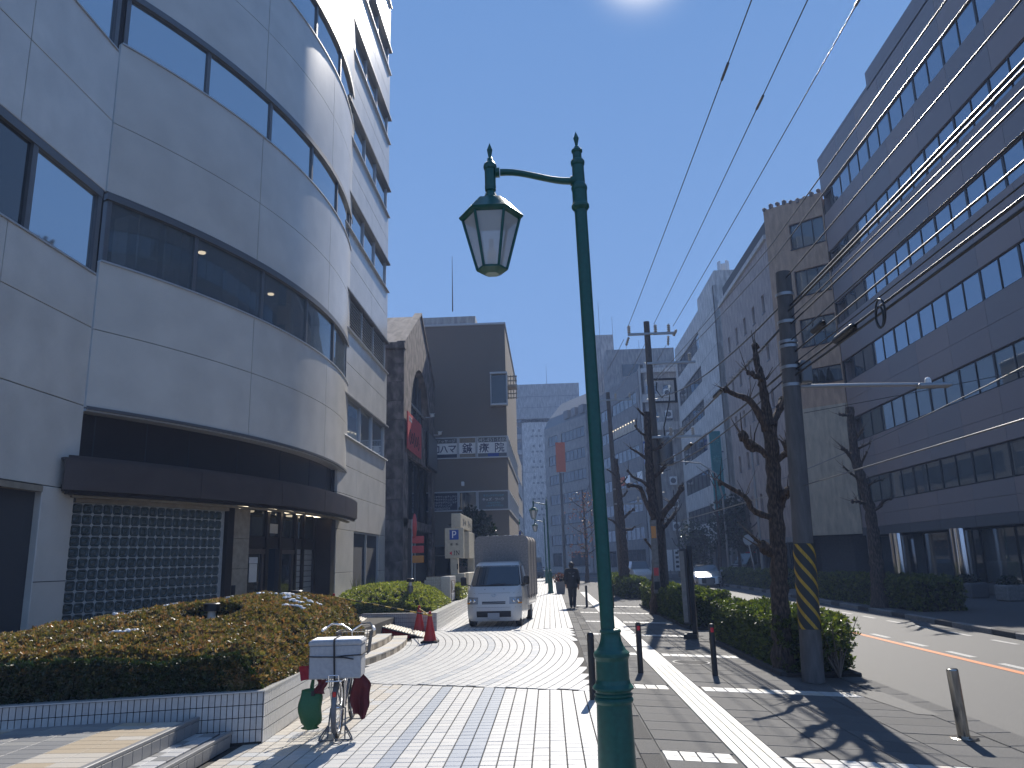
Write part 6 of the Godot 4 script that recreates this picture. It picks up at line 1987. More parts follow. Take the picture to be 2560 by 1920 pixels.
	cable("power_wire", "left wire running from the transformer pole to the pole behind it", [Vector3(3.15, 10.0, -29.0), Vector3(2.7, 10.9, -43.2)], 0.011, M.wire_grey, "power wires above the street", 0.15)
	cable("power_wire", "right wire running from the transformer pole to the pole behind it", [Vector3(4.75, 9.7, -29.0), Vector3(4.8, 10.9, -43.2)], 0.011, M.wire_grey, "power wires above the street", 0.3)
	cable("power_wire", "middle wire running from the transformer pole to the pole behind it", [Vector3(3.95, 9.8, -29.0), Vector3(4.0, 10.9, -43.2)], 0.011, M.wire_grey, "power wires above the street", 0.2)
	# cables along the near pole
	var run := [["overhead_cable", "upper of two bright straight cables before the granite facade", 4.0, 6.95, 0.010, 8.3], ["overhead_cable", "lower of two bright straight cables before the granite facade", 4.0, 6.68, 0.010, 8.2],
		["overhead_cable", "thick lashed cable bundle, upper strand, before the granite facade", 4.02, 5.72, 0.018, 0.0], ["overhead_cable", "thick lashed cable bundle, lower strand, before the granite facade", 3.98, 5.62, 0.018, 0.0], ["overhead_cable", "single cable under the thick lashed bundle", 4.0, 5.40, 0.013, 0.0],
		["overhead_cable", "thin cable just above the lowest lashed pair", 4.02, 4.93, 0.013, 0.0], ["overhead_cable", "upper cable of the lowest lashed pair right of the striped pole", 4.0, 4.63, 0.016, 0.0], ["overhead_cable", "lower cable of the lowest lashed pair right of the striped pole", 3.98, 4.53, 0.017, 0.0]]
	run.append_array([["overhead_cable", "thin wavy cable between the bright pair and the thick bundle", 4.0, 6.2, 0.010, 0.0], ["overhead_cable", "thin cable hugging the underside of the thick bundle", 4.03, 5.52, 0.009, 0.0], ["overhead_cable", "slack thin cable midway below the thick bundle", 3.97, 5.12, 0.010, 0.0], ["overhead_cable", "thin cable wound just over the lowest lashed pair", 4.0, 4.74, 0.009, 0.0]])
	for c in run:
		var py: float = c[3]
		var pz := -12.55
		if c[5] > 0.0:
			cable(c[0], c[1], [Vector3(c[2], py, 8.0), Vector3(c[2], py, -12.55), Vector3(4.2, c[5], -28.6)], c[4], M.wire_grey, "overhead cables along the street", 0.05)
		else:
			cable(c[0], c[1], [Vector3(c[2], py, 8.0), Vector3(c[2] + 0.1, py + 0.05, pz)], c[4], M.cable, "overhead cables along the street", 0.06)
	cable("overhead_cable", "cable from the striped pole sloping to the transformer pole, uppermost", [Vector3(4.05, 5.85, -12.55), Vector3(4.2, 7.6, -28.6)], 0.016, M.cable, "overhead cables along the street", 0.35)
	cable("overhead_cable", "cable with ring ties between striped pole and transformer pole", [Vector3(4.0, 5.45, -12.55), Vector3(4.1, 5.6, -28.6)], 0.02, M.cable, "overhead cables along the street", 0.12)
	cable("overhead_cable", "lower cable between striped pole and transformer pole", [Vector3(4.0, 4.72, -12.55), Vector3(4.1, 5.1, -28.6)], 0.02, M.cable, "overhead cables along the street", 0.15)
	cable("overhead_cable", "lowest cable between striped pole and transformer pole", [Vector3(4.0, 4.60, -12.55), Vector3(4.1, 4.95, -28.6)], 0.014, M.cable, "overhead cables along the street", 0.28)
	cable("service_cable", "thin low cable stretched level before the granite facade's lower windows", [Vector3(4.0, 2.86, 4.0), Vector3(4.0, 2.83, -24.0)], 0.009, M.wire_grey, "thin service cables", 0.05)
	cable("service_cable", "beaded thin cable sloping before the granite building", [Vector3(13.5, 7.6, -10.0), Vector3(11.0, 5.2, -40.0)], 0.016, M.wire_grey, "thin service cables", 0.4)
	cable("service_cable", "thin level cable crossing the granite windows at mid height", [Vector3(17.0, 6.6, -15.0), Vector3(4.2, 3.98, -12.6)], 0.006, M.cable, "thin service cables", 0.1)
	# ties, sleeves and slack loops
	for k in 46:
		b = MB.new()
		var y := 5.47
		var z := -13.6 - k * 0.26
		b.lathe([[0.055, 0.0], [0.062, 0.006], [0.055, 0.012]], 10, Transform3D(Basis(Vector3.RIGHT, PI / 2), Vector3(4.02, y - 0.03, z)))
		part("cable_tie_ring", b, M.galvanised, get_node("overhead_cable_013") if has_node("overhead_cable_013") else t)
	for s in [[Vector3(4.02, 5.42, -18.2), 0.9, "cable joint sleeve between the two poles, left of the pollarded tree"], [Vector3(4.02, 4.80, -22.5), 1.0, "lower cable joint sleeve left of the pollarded tree"], [Vector3(4.06, 4.62, -10.6), 0.75, "thick black cable joint right of the striped pole"], [Vector3(4.06, 5.0, -11.4), 0.5, "short black cable joint right of the striped pole"]]:
		b = MB.new()
		b.lathe([[0.02, 0.0], [0.05, 0.05], [0.055, 0.1], [0.055, s[1] - 0.1], [0.05, s[1] - 0.05], [0.02, s[1]]], 12, Transform3D(Basis(Vector3.RIGHT, PI / 2), s[0]))
		tag(part("cable_joint", b, M.cable), s[2], "cable joint", "cable joints")
	for s in [[Vector3(4.0, 4.52, -8.95), 0.13, "coil of slack cable hanging from the lowest pair"], [Vector3(4.0, 4.48, -8.98), 0.10, "smaller cable loop inside the slack coil"]]:
		b = MB.new()
		var ring := []
		for k in 25:
			var a := TAU * k / 24
			ring.append(s[0] + Vector3(0, sin(a) * s[1] * 1.3 - 0.02, cos(a) * s[1]))
		b.tube(ring, [0.012], 6, false)
		tag(part("cable_coil", b, M.cable), s[2], "cable coil", "slack coils")

func branchy(t: Node3D, list: Array, m: Material, seg: int, sd: int, twigs: int) -> void:
	var r := RandomNumberGenerator.new()
	r.seed = sd
	var tips := []
	for it in list:
		var pts := []
		for q in it[1]:
			pts.append(Vector3(q[0], q[1], q[2]))
		if it[0] == "trunk" and pts[0].y > 0.3:
			pts.insert(0, Vector3(pts[0].x - 0.05, -0.14, pts[0].z))
		var c := Curve3D.new()
		for i in pts.size():
			var d: Vector3 = (pts[mini(i + 1, pts.size() - 1)] - pts[maxi(i - 1, 0)]) / 6.0
			c.add_point(pts[i], -d, d)
		var n := maxi(6, int(c.get_baked_length() / 0.12))
		n = mini(n, 40)
		var path := []
		var rad := []
		for k in n + 1:
			var u := float(k) / n
			path.append(c.sample_baked(u * c.get_baked_length(), true))
			var w: float = lerpf(it[2], it[3], pow(u, 0.8)) * (1.0 + 0.10 * sin(k * 2.3 + sd))
			if it[0] == "trunk":
				w *= 1.0 + 0.45 * pow(1.0 - u, 9.0)
			rad.append(w)
		var b := MB.new()
		b.tube(path, rad, seg, true, 0.09)
		if it[0] == "branch":
			# knuckles where years of pruning left swellings
			for k in 3:
				var q: Vector3 = path[int(n * (0.55 + 0.2 * k)) if k < 2 else n]
				b.ball(q + Vector3(r.randfn(0, 0.01), r.randfn(0, 0.01), r.randfn(0, 0.01)), Vector3.ONE * it[3] * r.randf_range(1.25, 1.75), 8, 0.25, sd + k)
		part(it[0], b, m, t)
		if it[0] == "branch":
			tips.append([path[n], (path[n] - path[n - 2]).normalized(), it[3]])
			tips.append([path[int(n * 0.6)], Vector3(r.randfn(), 0.7, r.randfn()).normalized(), it[3]])
	for q in tips:
		for k in twigs:
			var b := MB.new()
			var d: Vector3 = (q[1] + Vector3(r.randfn(0, 0.55), r.randf_range(-0.1, 0.8), r.randfn(0, 0.55))).normalized()
			var l: float = r.randf_range(0.12, 0.45) * (1.0 + q[2] * 4.0)
			var a: Vector3 = q[0]
			b.tube([a, a + d * l * 0.5 + Vector3(0, 0.01, 0), a + d * l + Vector3(r.randfn(0, 0.03), 0.04, r.randfn(0, 0.03))], [q[2] * 0.28, q[2] * 0.2, q[2] * 0.1], 5)
			part("twig", b, M.twig if k % 2 else m, t)

func make_trees() -> void:
	var lab := {"A": "pollarded plane tree with knuckled branches beside the striped pole", "B": "thick pollarded tree rising beside the transformer pole", "C": "pollarded tree beside the farther utility pole", "D": "pollarded tree on the far pavement before the granite building", "E": "thin bare young tree before the pale strip building"}
	for k in TREES:
		var t := thing("pollarded_tree", lab[k], "tree", Vector3.ZERO, 0, "bare street trees")
		branchy(t, TREES[k], M.bark if k in ["A"] else M.bark_far, 14 if k == "A" else 9, k.unicode_at(0), 3 if k in ["A", "B", "D"] else 2)
	# extra limbs in depth on the near trees
	var t := thing("pollarded_tree", "pollarded tree at the right picture edge, mostly out of view", "tree", Vector3.ZERO, 0, "bare street trees")
	branchy(t, [["trunk", [[12.9, -0.05, -18.6], [12.9, 2.5, -18.6], [12.8, 4.5, -18.5], [12.7, 6.5, -18.4]], 0.17, 0.09], ["branch", [[12.8, 4.6, -18.5], [12.3, 5.1, -18.4], [11.95, 5.4, -18.4]], 0.06, 0.03], ["branch", [[12.8, 5.9, -18.5], [12.3, 6.3, -18.4], [12.0, 6.6, -18.3]], 0.06, 0.03], ["branch", [[12.85, 3.9, -18.5], [12.4, 4.3, -18.5], [11.9, 4.6, -18.5]], 0.05, 0.03], ["branch", [[12.7, 6.4, -18.4], [12.5, 7.2, -18.4]], 0.06, 0.04]], M.bark_far, 9, 77, 4)
	t = thing("street_tree", "small twiggy tree with reddish leftover leaves left of the bend", "tree", Vector3(3.0, -0.08, -66.0), 0, "bare street trees")
	var list := [["trunk", [[0, 0, 0], [0.05, 2.5, 0], [0.0, 5.2, 0.1], [-0.1, 7.6, 0]], 0.16, 0.05]]
	var r := RandomNumberGenerator.new()
	r.seed = 9
	for k in 12:
		var y := 2.2 + k * 0.42
		var a := k * 2.4
		list.append(["branch", [[0, y, 0], [cos(a) * 0.7, y + 0.4, sin(a) * 0.7], [cos(a) * 1.3, y + 0.9, sin(a) * 1.3]], 0.05, 0.02])
	branchy(t, list, M.bark_far, 6, 21, 2)
	var spots := []
	var dirs := []
	for k in 260:
		var a := r.randf() * TAU
		spots.append(Vector3(cos(a) * r.randf() * 1.6, r.randf_range(2.0, 7.4), sin(a) * r.randf() * 1.6))
		dirs.append(Vector3(cos(a), 0.2, sin(a)))
	leafy("leaves", t, spots, dirs, 0.12, "dry", 91)
	for k in 2:
		var d := thing("young_tree", ["slim bare tree on the far pavement left of the silver car", "slim bare tree by the parked van"][k], "tree", [Vector3(11.9, -0.05, -74.0), Vector3(12.6, -0.05, -50.5)][k], 0, "bare street trees")
		list = [["trunk", [[0, 0, 0], [0.1, 2.5, 0], [0, 5.0, 0.1], [-0.1, [8.0, 3.6][k], 0]], 0.13, 0.05]]
		for j in 7:
			var y := 1.9 + j * (0.8 if k == 0 else 0.3)
			var a := j * 2.4 + k
			list.append(["branch", [[0, y, 0], [cos(a) * 0.45, y + 0.3, sin(a) * 0.45], [cos(a) * 0.8, y + 0.8, sin(a) * 0.8]], 0.05, 0.03])
		branchy(d, list, M.bark_far, 6, 31 + k, 2)
	var ev := thing("evergreen_tree", "dark dense evergreen behind the pollarded tree, above the van", "tree", Vector3(13.6, 0, -58.0))
	var tr := MB.new()
	tr.tube([Vector3.ZERO, Vector3(0.05, 1.6, 0), Vector3(0, 3.0, 0.1)], [0.16, 0.12, 0.07], 8)
	part("trunk", tr, M.bark_far, ev)
	foliage_blob(ev, "crown", Vector3(0, 4.0, 0), Vector3(1.9, 1.9, 2.2), 1500, 0.22, "dark", 37)
	ev = thing("evergreen_shrub", "dark evergreen shrub behind the tall information board", "shrub", Vector3(11.6, 0, -63.0))
	tr = MB.new()
	tr.tube([Vector3.ZERO, Vector3(0.05, 1.6, 0)], [0.1, 0.06], 8)
	part("trunk", tr, M.bark_far, ev)
	foliage_blob(ev, "crown", Vector3(0, 2.6, 0), Vector3(1.4, 1.9, 1.4), 900, 0.2, "dark", 39)

func make_hedges() -> void:
	var ns := FastNoiseLite.new()
	ns.seed = 15
	ns.frequency = 1.1
	var rough := func(h: float) -> Callable:
		return func(x: float, z: float) -> float: return h + ns.get_noise_2d(x * 2.0, z * 2.0) * 0.16
	var spec := [
		[3.66, 4.75, -18.4, -13.35, 0.84, 520.0, 0.075, "green", "near roadside hedge with light green top behind the striped pole"],
		[3.62, 4.75, -32.0, -21.9, 0.84, 300.0, 0.085, "green", "roadside hedge between the information board and the thick tree"],
		[3.45, 4.6, -57.0, -38.5, 0.85, 170.0, 0.11, "green", "far roadside hedge behind the walking person"],
		[10.95, 12.3, -33.5, -24.6, 0.95, 240.0, 0.10, "green", "hedge across the road before the granite building"],
		[11.6, 12.9, -57.0, -43.0, 0.9, 120.0, 0.13, "green", "hedge across the road by the silver car"],
		[11.5, 12.8, -9.0, -15.9, 0.8, 150.0, 0.1, "green", "bright hedge end at the right picture edge"]]
	for k in spec.size():
		var s: Array = spec[k]
		var t := thing("roadside_hedge", s[8], "hedge", Vector3.ZERO, 0, "clipped hedges along the road")
		hedge_box(t, s[0], s[1], minf(s[2], s[3]), maxf(s[2], s[3]), -0.10 if k < 3 else -0.03, rough.call(s[4]), s[5], s[6], s[7], 100 + k * 7)
	# open leafy shrub at the near end, with visible stems
	var t := thing("leafy_shrub", "open leafy shrub with visible stems right of the striped pole", "shrub", Vector3(4.35, -0.10, -12.75))
	var r := RandomNumberGenerator.new()
	r.seed = 4
	var spots := []
	var dirs := []
	for k in 16:
		var b := MB.new()
		var d := Vector3(r.randfn(0, 0.30), 0.85, r.randfn(0, 0.28))
		var path := [Vector3(0, 0, 0), Vector3(d.x * 0.35, 0.36, d.z * 0.35), Vector3(d.x, d.y, d.z)]
		b.tube(path, [0.016, 0.011, 0.005], 5)
		part("stem", b, M.twig, t)
		for j in 24:
			var u := r.randf_range(0.42, 1.0)
			var q: Vector3 = path[1].lerp(path[2], (u - 0.4) / 0.6)
			spots.append(q + Vector3(r.randfn(0, 0.06), r.randfn(0, 0.05), r.randfn(0, 0.06)))
			dirs.append(Vector3(d.x, 0.5, d.z))
	leafy("leaves", t, spots, dirs, 0.075, "green", 201)
const TREES := {
	"A": [["trunk", [[3.78,1.15,-13.50], [3.82,1.63,-13.50], [3.84,2.20,-13.50], [3.87,2.98,-13.50], [3.89,3.58,-13.50], [3.89,3.92,-13.50]], 0.155, 0.115],
		["branch", [[3.84,3.87,-13.50], [3.73,4.07,-13.40], [3.61,4.25,-13.30], [3.46,4.38,-13.20], [3.26,4.42,-13.10], [3.08,4.49,-13.00]], 0.085, 0.035],
		["branch", [[3.88,3.92,-13.50], [3.89,4.17,-13.56], [3.89,4.39,-13.62], [3.89,4.78,-13.68], [3.85,5.10,-13.74], [3.85,5.46,-13.80]], 0.100, 0.045],
		["branch", [[3.84,4.76,-13.50], [3.69,4.80,-13.35], [3.52,4.84,-13.20]], 0.045, 0.030],
		["branch", [[3.95,3.95,-13.50], [4.07,4.14,-13.63], [4.19,4.32,-13.77], [4.28,4.47,-13.90]], 0.065, 0.050],
		["branch", [[3.79,3.43,-13.50], [3.67,3.50,-13.38], [3.51,3.56,-13.25], [3.39,3.59,-13.12], [3.29,3.69,-13.00]], 0.060, 0.055],
		["branch", [[3.97,3.34,-13.50], [4.05,3.41,-13.37], [4.08,3.45,-13.23], [4.02,3.55,-13.10]], 0.055, 0.050],
		["branch", [[3.79,2.36,-13.50], [3.59,2.41,-13.38], [3.39,2.50,-13.26], [3.30,2.67,-13.14], [3.11,2.78,-13.02], [2.84,2.93,-12.90]], 0.060, 0.030],
		["branch", [[3.96,2.55,-13.50], [3.98,2.71,-13.35], [4.00,2.79,-13.20]], 0.050, 0.050],
		["branch", [[3.69,1.77,-13.50], [3.58,1.84,-13.35], [3.51,1.90,-13.20]], 0.060, 0.060]],
	"B": [["trunk", [[3.70,1.14,-27.60], [3.76,2.27,-27.60], [3.76,2.94,-27.60], [3.67,3.61,-27.60], [3.63,4.52,-27.60], [3.64,5.73,-27.60], [3.67,6.86,-27.60]], 0.260, 0.120],
		["branch", [[3.72,3.03,-27.60], [3.38,3.70,-27.40], [3.20,4.13,-27.20], [2.78,4.22,-27.00]], 0.120, 0.050],
		["branch", [[3.86,3.07,-27.60], [4.08,3.36,-27.43], [4.34,3.66,-27.27], [4.61,4.06,-27.10]], 0.130, 0.070],
		["branch", [[3.92,2.71,-27.60], [4.25,3.02,-27.85], [4.49,3.30,-28.10]], 0.090, 0.050],
		["branch", [[3.65,4.07,-27.60], [3.34,4.38,-27.47], [3.01,4.51,-27.33], [2.83,4.73,-27.20]], 0.080, 0.030],
		["branch", [[3.60,5.12,-27.60], [3.30,5.34,-27.40], [2.97,5.51,-27.20]], 0.070, 0.030],
		["branch", [[3.73,4.52,-27.60], [3.97,4.68,-27.45], [4.12,4.86,-27.30]], 0.080, 0.050],
		["branch", [[3.64,5.96,-27.60], [3.39,6.09,-27.45], [3.18,6.30,-27.30]], 0.050, 0.030],
		["branch", [[3.66,6.67,-27.60], [3.47,6.80,-27.50], [3.33,6.93,-27.40]], 0.060, 0.030],
		["branch", [[3.70,5.49,-27.60], [3.95,5.51,-27.45], [4.08,5.67,-27.30]], 0.050, 0.030],
		["branch", [[3.68,1.83,-27.60], [3.46,2.14,-27.45], [3.28,2.36,-27.30]], 0.060, 0.030]],
	"C": [["trunk", [[3.91,0.98,-42.60], [3.95,2.26,-42.60], [3.92,3.63,-42.60], [3.89,5.03,-42.60], [3.83,6.37,-42.60], [3.80,7.09,-42.60]], 0.300, 0.120],
		["branch", [[3.83,3.29,-42.60], [3.48,3.70,-42.35], [3.13,3.87,-42.10]], 0.090, 0.040],
		["branch", [[4.04,3.28,-42.60], [4.37,3.27,-42.40], [4.56,3.39,-42.20]], 0.080, 0.040],
		["branch", [[4.00,3.84,-42.60], [4.35,4.16,-42.40], [4.55,4.28,-42.20]], 0.080, 0.050],
		["branch", [[3.89,4.96,-42.60], [4.13,5.08,-42.45], [4.27,5.27,-42.30]], 0.060, 0.040],
		["branch", [[3.86,5.66,-42.60], [4.13,5.81,-42.75], [4.37,6.10,-42.90]], 0.060, 0.040],
		["branch", [[3.78,6.09,-42.60], [3.50,6.36,-42.45], [3.28,6.49,-42.30]], 0.050, 0.030]],
	"D": [["trunk", [[10.84,2.81,-27.00], [10.77,3.58,-27.00], [10.67,4.17,-27.00], [10.58,4.81,-27.00], [10.56,5.66,-27.00], [10.59,6.68,-27.00]], 0.240, 0.130],
		["branch", [[10.50,4.76,-27.00], [10.25,5.04,-26.75], [9.98,5.21,-26.50]], 0.070, 0.050],
		["branch", [[10.68,4.61,-27.00], [10.75,4.83,-26.80], [10.82,5.05,-26.60]], 0.050, 0.030],
		["branch", [[10.64,5.51,-27.00], [10.74,5.72,-26.80], [10.77,5.84,-26.60]], 0.050, 0.030],
		["branch", [[10.61,6.42,-27.00], [10.33,6.37,-26.80], [10.06,6.36,-26.60]], 0.060, 0.040],
		["branch", [[10.65,5.21,-27.00], [10.76,5.27,-26.75], [10.89,5.33,-26.50]], 0.050, 0.030],
		["branch", [[10.75,3.29,-27.00], [10.39,3.42,-26.75], [10.10,3.41,-26.50]], 0.060, 0.040],
		["branch", [[10.83,3.09,-27.00], [11.13,3.24,-26.87], [11.19,3.40,-26.73], [11.38,3.48,-26.60]], 0.070, 0.040],
		["branch", [[10.73,3.87,-27.00], [10.96,4.04,-26.80], [11.18,4.11,-26.60]], 0.050, 0.030],
		["branch", [[10.62,4.17,-27.00], [10.26,4.41,-26.85], [10.03,4.59,-26.70]], 0.050, 0.030]],
	"E": [["trunk", [[11.54,0.75,-55.00], [11.62,2.13,-55.00], [11.67,4.09,-55.00], [11.71,6.07,-55.00], [11.71,7.45,-55.00]], 0.160, 0.040],
		["branch", [[11.63,2.76,-55.00], [11.86,3.06,-54.85], [12.10,3.44,-54.70]], 0.050, 0.020],
		["branch", [[11.65,3.85,-55.00], [11.88,4.15,-54.85], [12.11,4.53,-54.70]], 0.050, 0.020],
		["branch", [[11.69,5.28,-55.00], [11.98,5.58,-54.85], [12.28,5.95,-54.70]], 0.050, 0.020],
		["branch", [[11.70,6.40,-55.00], [11.50,6.71,-54.85], [11.30,7.10,-54.70]], 0.050, 0.020],
		["branch", [[11.64,2.52,-55.00], [11.40,2.84,-54.85], [11.16,3.23,-54.70]], 0.050, 0.020],
		["branch", [[11.68,4.48,-55.00], [11.43,4.80,-54.85], [11.20,5.19,-54.70]], 0.050, 0.020],
		["branch", [[11.72,6.88,-55.00], [11.51,7.19,-54.85], [11.31,7.59,-54.70]], 0.050, 0.020],
		["branch", [[11.69,6.96,-55.00], [11.98,7.26,-54.85], [12.28,7.64,-54.70]], 0.050, 0.020]],
}

func wheel(parent: Node3D, at: Vector3, r: float, w: float, yaw := 0.0) -> void:
	# axle along local x
	var bs := Basis(Vector3.UP, yaw) * Basis(Vector3.BACK, PI / 2)
	var b := MB.new()
	b.lathe([[r * 0.66, -w / 2], [r * 0.93, -w / 2], [r, -w * 0.36], [r, w * 0.36], [r * 0.93, w / 2], [r * 0.66, w / 2]], 26, Transform3D(bs, at))
	var ty := part("wheel", b, M.tyre, parent)
	b = MB.new()
	b.lathe([[0.0, -w * 0.30], [r * 0.2, -w * 0.36], [r * 0.58, -w * 0.22], [r * 0.67, -w * 0.44], [r * 0.67, w * 0.44], [r * 0.58, w * 0.22], [r * 0.2, w * 0.36], [0.0, w * 0.30]], 20, Transform3D(bs, at))
	part("rim", b, M.galvanised, ty)

func make_truck() -> void:
	var t := thing("box_truck", "small white cab-over truck with grey canvas box parked on the walkway", "truck", Vector3(-1.60, 0, -22.3), deg_to_rad(-5.0))
	# front shell: height profile -> forward z and half width; local +z is the nose
	var prof := [[0.16, -0.03, 0.745], [0.24, 0.02, 0.765], [0.36, 0.05, 0.775], [0.52, 0.045, 0.78], [0.66, 0.02, 0.785], [0.84, -0.03, 0.785], [0.96, -0.10, 0.775], [1.06, -0.20, 0.76], [1.10, -0.26, 0.75], [1.62, -0.66, 0.655], [1.69, -0.74, 0.635], [1.74, -0.86, 0.60], [1.765, -1.05, 0.57], [1.77, -1.35, 0.56]]
	var at := func(y: float) -> Vector2:
		for i in prof.size() - 1:
			if y <= prof[i + 1][0]:
				var u: float = clampf((y - prof[i][0]) / (prof[i + 1][0] - prof[i][0]), 0, 1)
				return Vector2(lerpf(prof[i][1], prof[i + 1][1], u), lerpf(prof[i][2], prof[i + 1][2], u))
		return Vector2(prof[-1][1], prof[-1][2])
	var shell := func(u: float, y: float, off := 0.0) -> Vector3:
		var k: Vector2 = at.call(y)
		var e := clampf((absf(u) - 0.62) / 0.38, 0.0, 1.0)
		var x := u * k.y - signf(u) * 0.012 * e
		return Vector3(x + signf(u) * off * e, y, k.x - 0.17 * e * e * (1.0 if y < 1.1 else 0.8) - 0.025 * u * u + off)
	var ys := []
	for i in prof.size() - 1:
		for k in 2:
			ys.append(lerpf(prof[i][0], prof[i + 1][0], k / 2.0))
	ys.append(prof[-1][0])
	var b := MB.new()
	b.grid(func(u: float, v: float) -> Vector3:
		var f := v * (ys.size() - 1)
		var i := mini(int(f), ys.size() - 2)
		return shell.call(u * 2.0 - 1.0, lerpf(ys[i], ys[i + 1], f - i)), 24, ys.size() - 1, Vector3(0, 0.3, 1))
	var cab := part("cab_body", b, M.car_white, t)
	# sides and back of the cab
	b = MB.new()
	for s in [-1.0, 1.0]:
		for i in ys.size() - 1:
			var p: Vector3 = shell.call(s, ys[i])
			var q: Vector3 = shell.call(s, ys[i + 1])
			var lim := 1.06
			if ys[i] >= 1.06 and ys[i] < 1.62:
				continue
			b.quad(p, q, Vector3(q.x, q.y, -1.55), Vector3(p.x, p.y, -1.55), Vector3(s, 0, 0))
	var top_pts := []
	b.quad(shell.call(-1.0, 1.77), shell.call(1.0, 1.77), Vector3(0.56, 1.77, -1.55), Vector3(-0.56, 1.77, -1.55), Vector3.UP)
	b.quad(Vector3(-0.75, 0.3, -1.55), Vector3(0.75, 0.3, -1.55), Vector3(0.57, 1.77, -1.55), Vector3(-0.57, 1.77, -1.55), Vector3.FORWARD)
	part("cab_side", b, M.car_white, t)
	for s in [-1.0, 1.0]:
		b = MB.new()
		var g := [shell.call(s, 1.10), shell.call(s, 1.62)]
		b.quad(g[0], g[1], Vector3(g[1].x, 1.62, -1.40), Vector3(g[0].x, 1.10, -1.40), Vector3(s, 0, 0))
		part("side_window", b, M.dark_glass, t)
		sub_box("rear_pillar", Vector3(s * 0.70, 1.34, -1.47), Vector3(0.06, 0.58, 0.16), M.car_white, t, 0.0, Basis(Vector3.BACK, s * 0.19))
	var patch := func(u0: float, u1: float, y0: float, y1: float, off: float, m: Material, parent: Node3D, called: String, nu := 10, nv := 6) -> MeshInstance3D:
		var k := MB.new()
		k.grid(func(u: float, v: float) -> Vector3: return shell.call(lerpf(u0, u1, u), lerpf(y0, y1, v), off), nu, nv, Vector3(0, 0.3, 1))
		return part(called, k, m, parent)
	patch.call(-0.965, 0.965, 1.085, 1.645, 0.004, M.trim_black, cab, "windscreen_surround", 16, 8)
	patch.call(-0.93, 0.93, 1.11, 1.622, 0.008, M.dark_glass, cab, "windscreen", 16, 8)
	patch.call(-0.42, 0.42, 0.615, 0.685, 0.006, M.trim_black, cab, "grille")
	patch.call(-0.42, 0.42, 0.64, 0.652, 0.011, M.frame_light, cab, "grille_bar")
	patch.call(-0.62, 0.62, 0.27, 0.43, 0.006, M.trim_black, cab, "lower_intake")
	patch.call(-0.97, 0.97, 0.525, 0.532, 0.003, M.frame_grey, cab, "bumper_seam")
	patch.call(-0.9, 0.9, 0.905, 0.911, 0.003, M.frame_grey, cab, "bonnet_seam")
	for s in [-1.0, 1.0]:
		var hl: MeshInstance3D = patch.call(s * 0.56, s * 0.99, 0.615, 0.80, 0.010, M.headlight, cab, "headlight")
		for k in 2:
			var o := MB.new()
			o.ball(shell.call(s * (0.70 + k * 0.16), 0.70, 0.004), Vector3(0.052, 0.052, 0.03), 12)
			part("reflector", o, M.chrome, hl)
		patch.call(s * 0.86, s * 0.985, 0.62, 0.66, 0.014, M.lens_amber, hl, "indicator", 4, 2)
		var mr := MB.new()
		mr.tube([Vector3(s * 0.72, 1.10, -0.42), Vector3(s * 0.86, 1.16, -0.30)], [0.016, 0.016], 6)
		mr.bev(Vector3(s * 0.90, 1.235, -0.27), Vector3(0.16, 0.24, 0.10), 0.03)
		part("mirror", mr, M.trim_black, t)
		var wp := MB.new()
		wp.tube([shell.call(s * 0.12 - 0.25, 1.10, 0.015), shell.call(s * 0.12 + 0.28, 1.16, 0.02)], [0.007], 5)
		part("wiper", wp, M.trim_black, cab)
		wheel(t, Vector3(s * 0.66, 0.275, -0.42), 0.275, 0.17)
		wheel(t, Vector3(s * 0.64, 0.275, -2.9), 0.275, 0.17)
		sub_box("washer_nozzle", shell.call(s * 0.35, 1.01, 0.006), Vector3(0.03, 0.012, 0.02), M.trim_black, cab)
	b = MB.new()
	for k in 2:
		var ring := []
		for j in 21:
			var a := TAU * j / 20
			var q: Vector3 = shell.call((cos(a) * [0.062, 0.028][k]) / 0.785, 0.845 + sin(a) * [0.040, 0.036][k], 0.008)
			ring.append(q)
		b.tube(ring, [0.006], 6, false)
	part("emblem", b, M.chrome, cab)
	sub_box("number_plate", Vector3(0, 0.30, 0.075), Vector3(0.33, 0.165, 0.012), M.plate_blank, cab, 0.004)
	# chassis, dropside bed, canvas box
	sub_box("chassis", Vector3(0, 0.34, -2.0), Vector3(0.7, 0.12, 3.2), M.trim_black, t)
	sub_box("bed", Vector3(0, 0.62, -2.75), Vector3(1.56, 0.30, 2.3), M.car_white, t, 0.02)
	b = MB.new()
	var arc := PackedVector2Array([Vector2(-0.81, 0.70)])
	for k in 7:
		var a := PI - PI / 2 * k / 6
		arc.append(Vector2(-0.64 + cos(a) * 0.17, 2.34 + sin(a) * 0.17))
	for k in 7:
		var a := PI / 2 - PI / 2 * k / 6
		arc.append(Vector2(0.64 + cos(a) * 0.17, 2.34 + sin(a) * 0.17))
	arc.append(Vector2(0.81, 0.70))
	b.prism(arc, 2.35, Transform3D(Basis(), Vector3(0, 0, -1.60)))
	var box := part("canvas_box", b, M.tarp_grey, t)
	for z in [-1.62, -2.35, -3.1, -3.9]:
		b = MB.new()
		var hoop := []
		for q in arc:
			hoop.append(Vector3(q.x * 1.004, q.y + 0.003, z))
		b.tube(hoop, [0.013], 6, false)
		part("hoop", b, M.tarp_grey, box)
	var r := RandomNumberGenerator.new()
	r.seed = 2
	for k in 6:
		b = MB.new()
		b.ball(Vector3(-0.4 + k * 0.17 + r.randfn(0, 0.03), 2.515, -1.72), Vector3(0.06 + r.randf() * 0.05, 0.018, 0.08), 8, 0.2, k)
		part("snow_patch", b, M.snow, box)
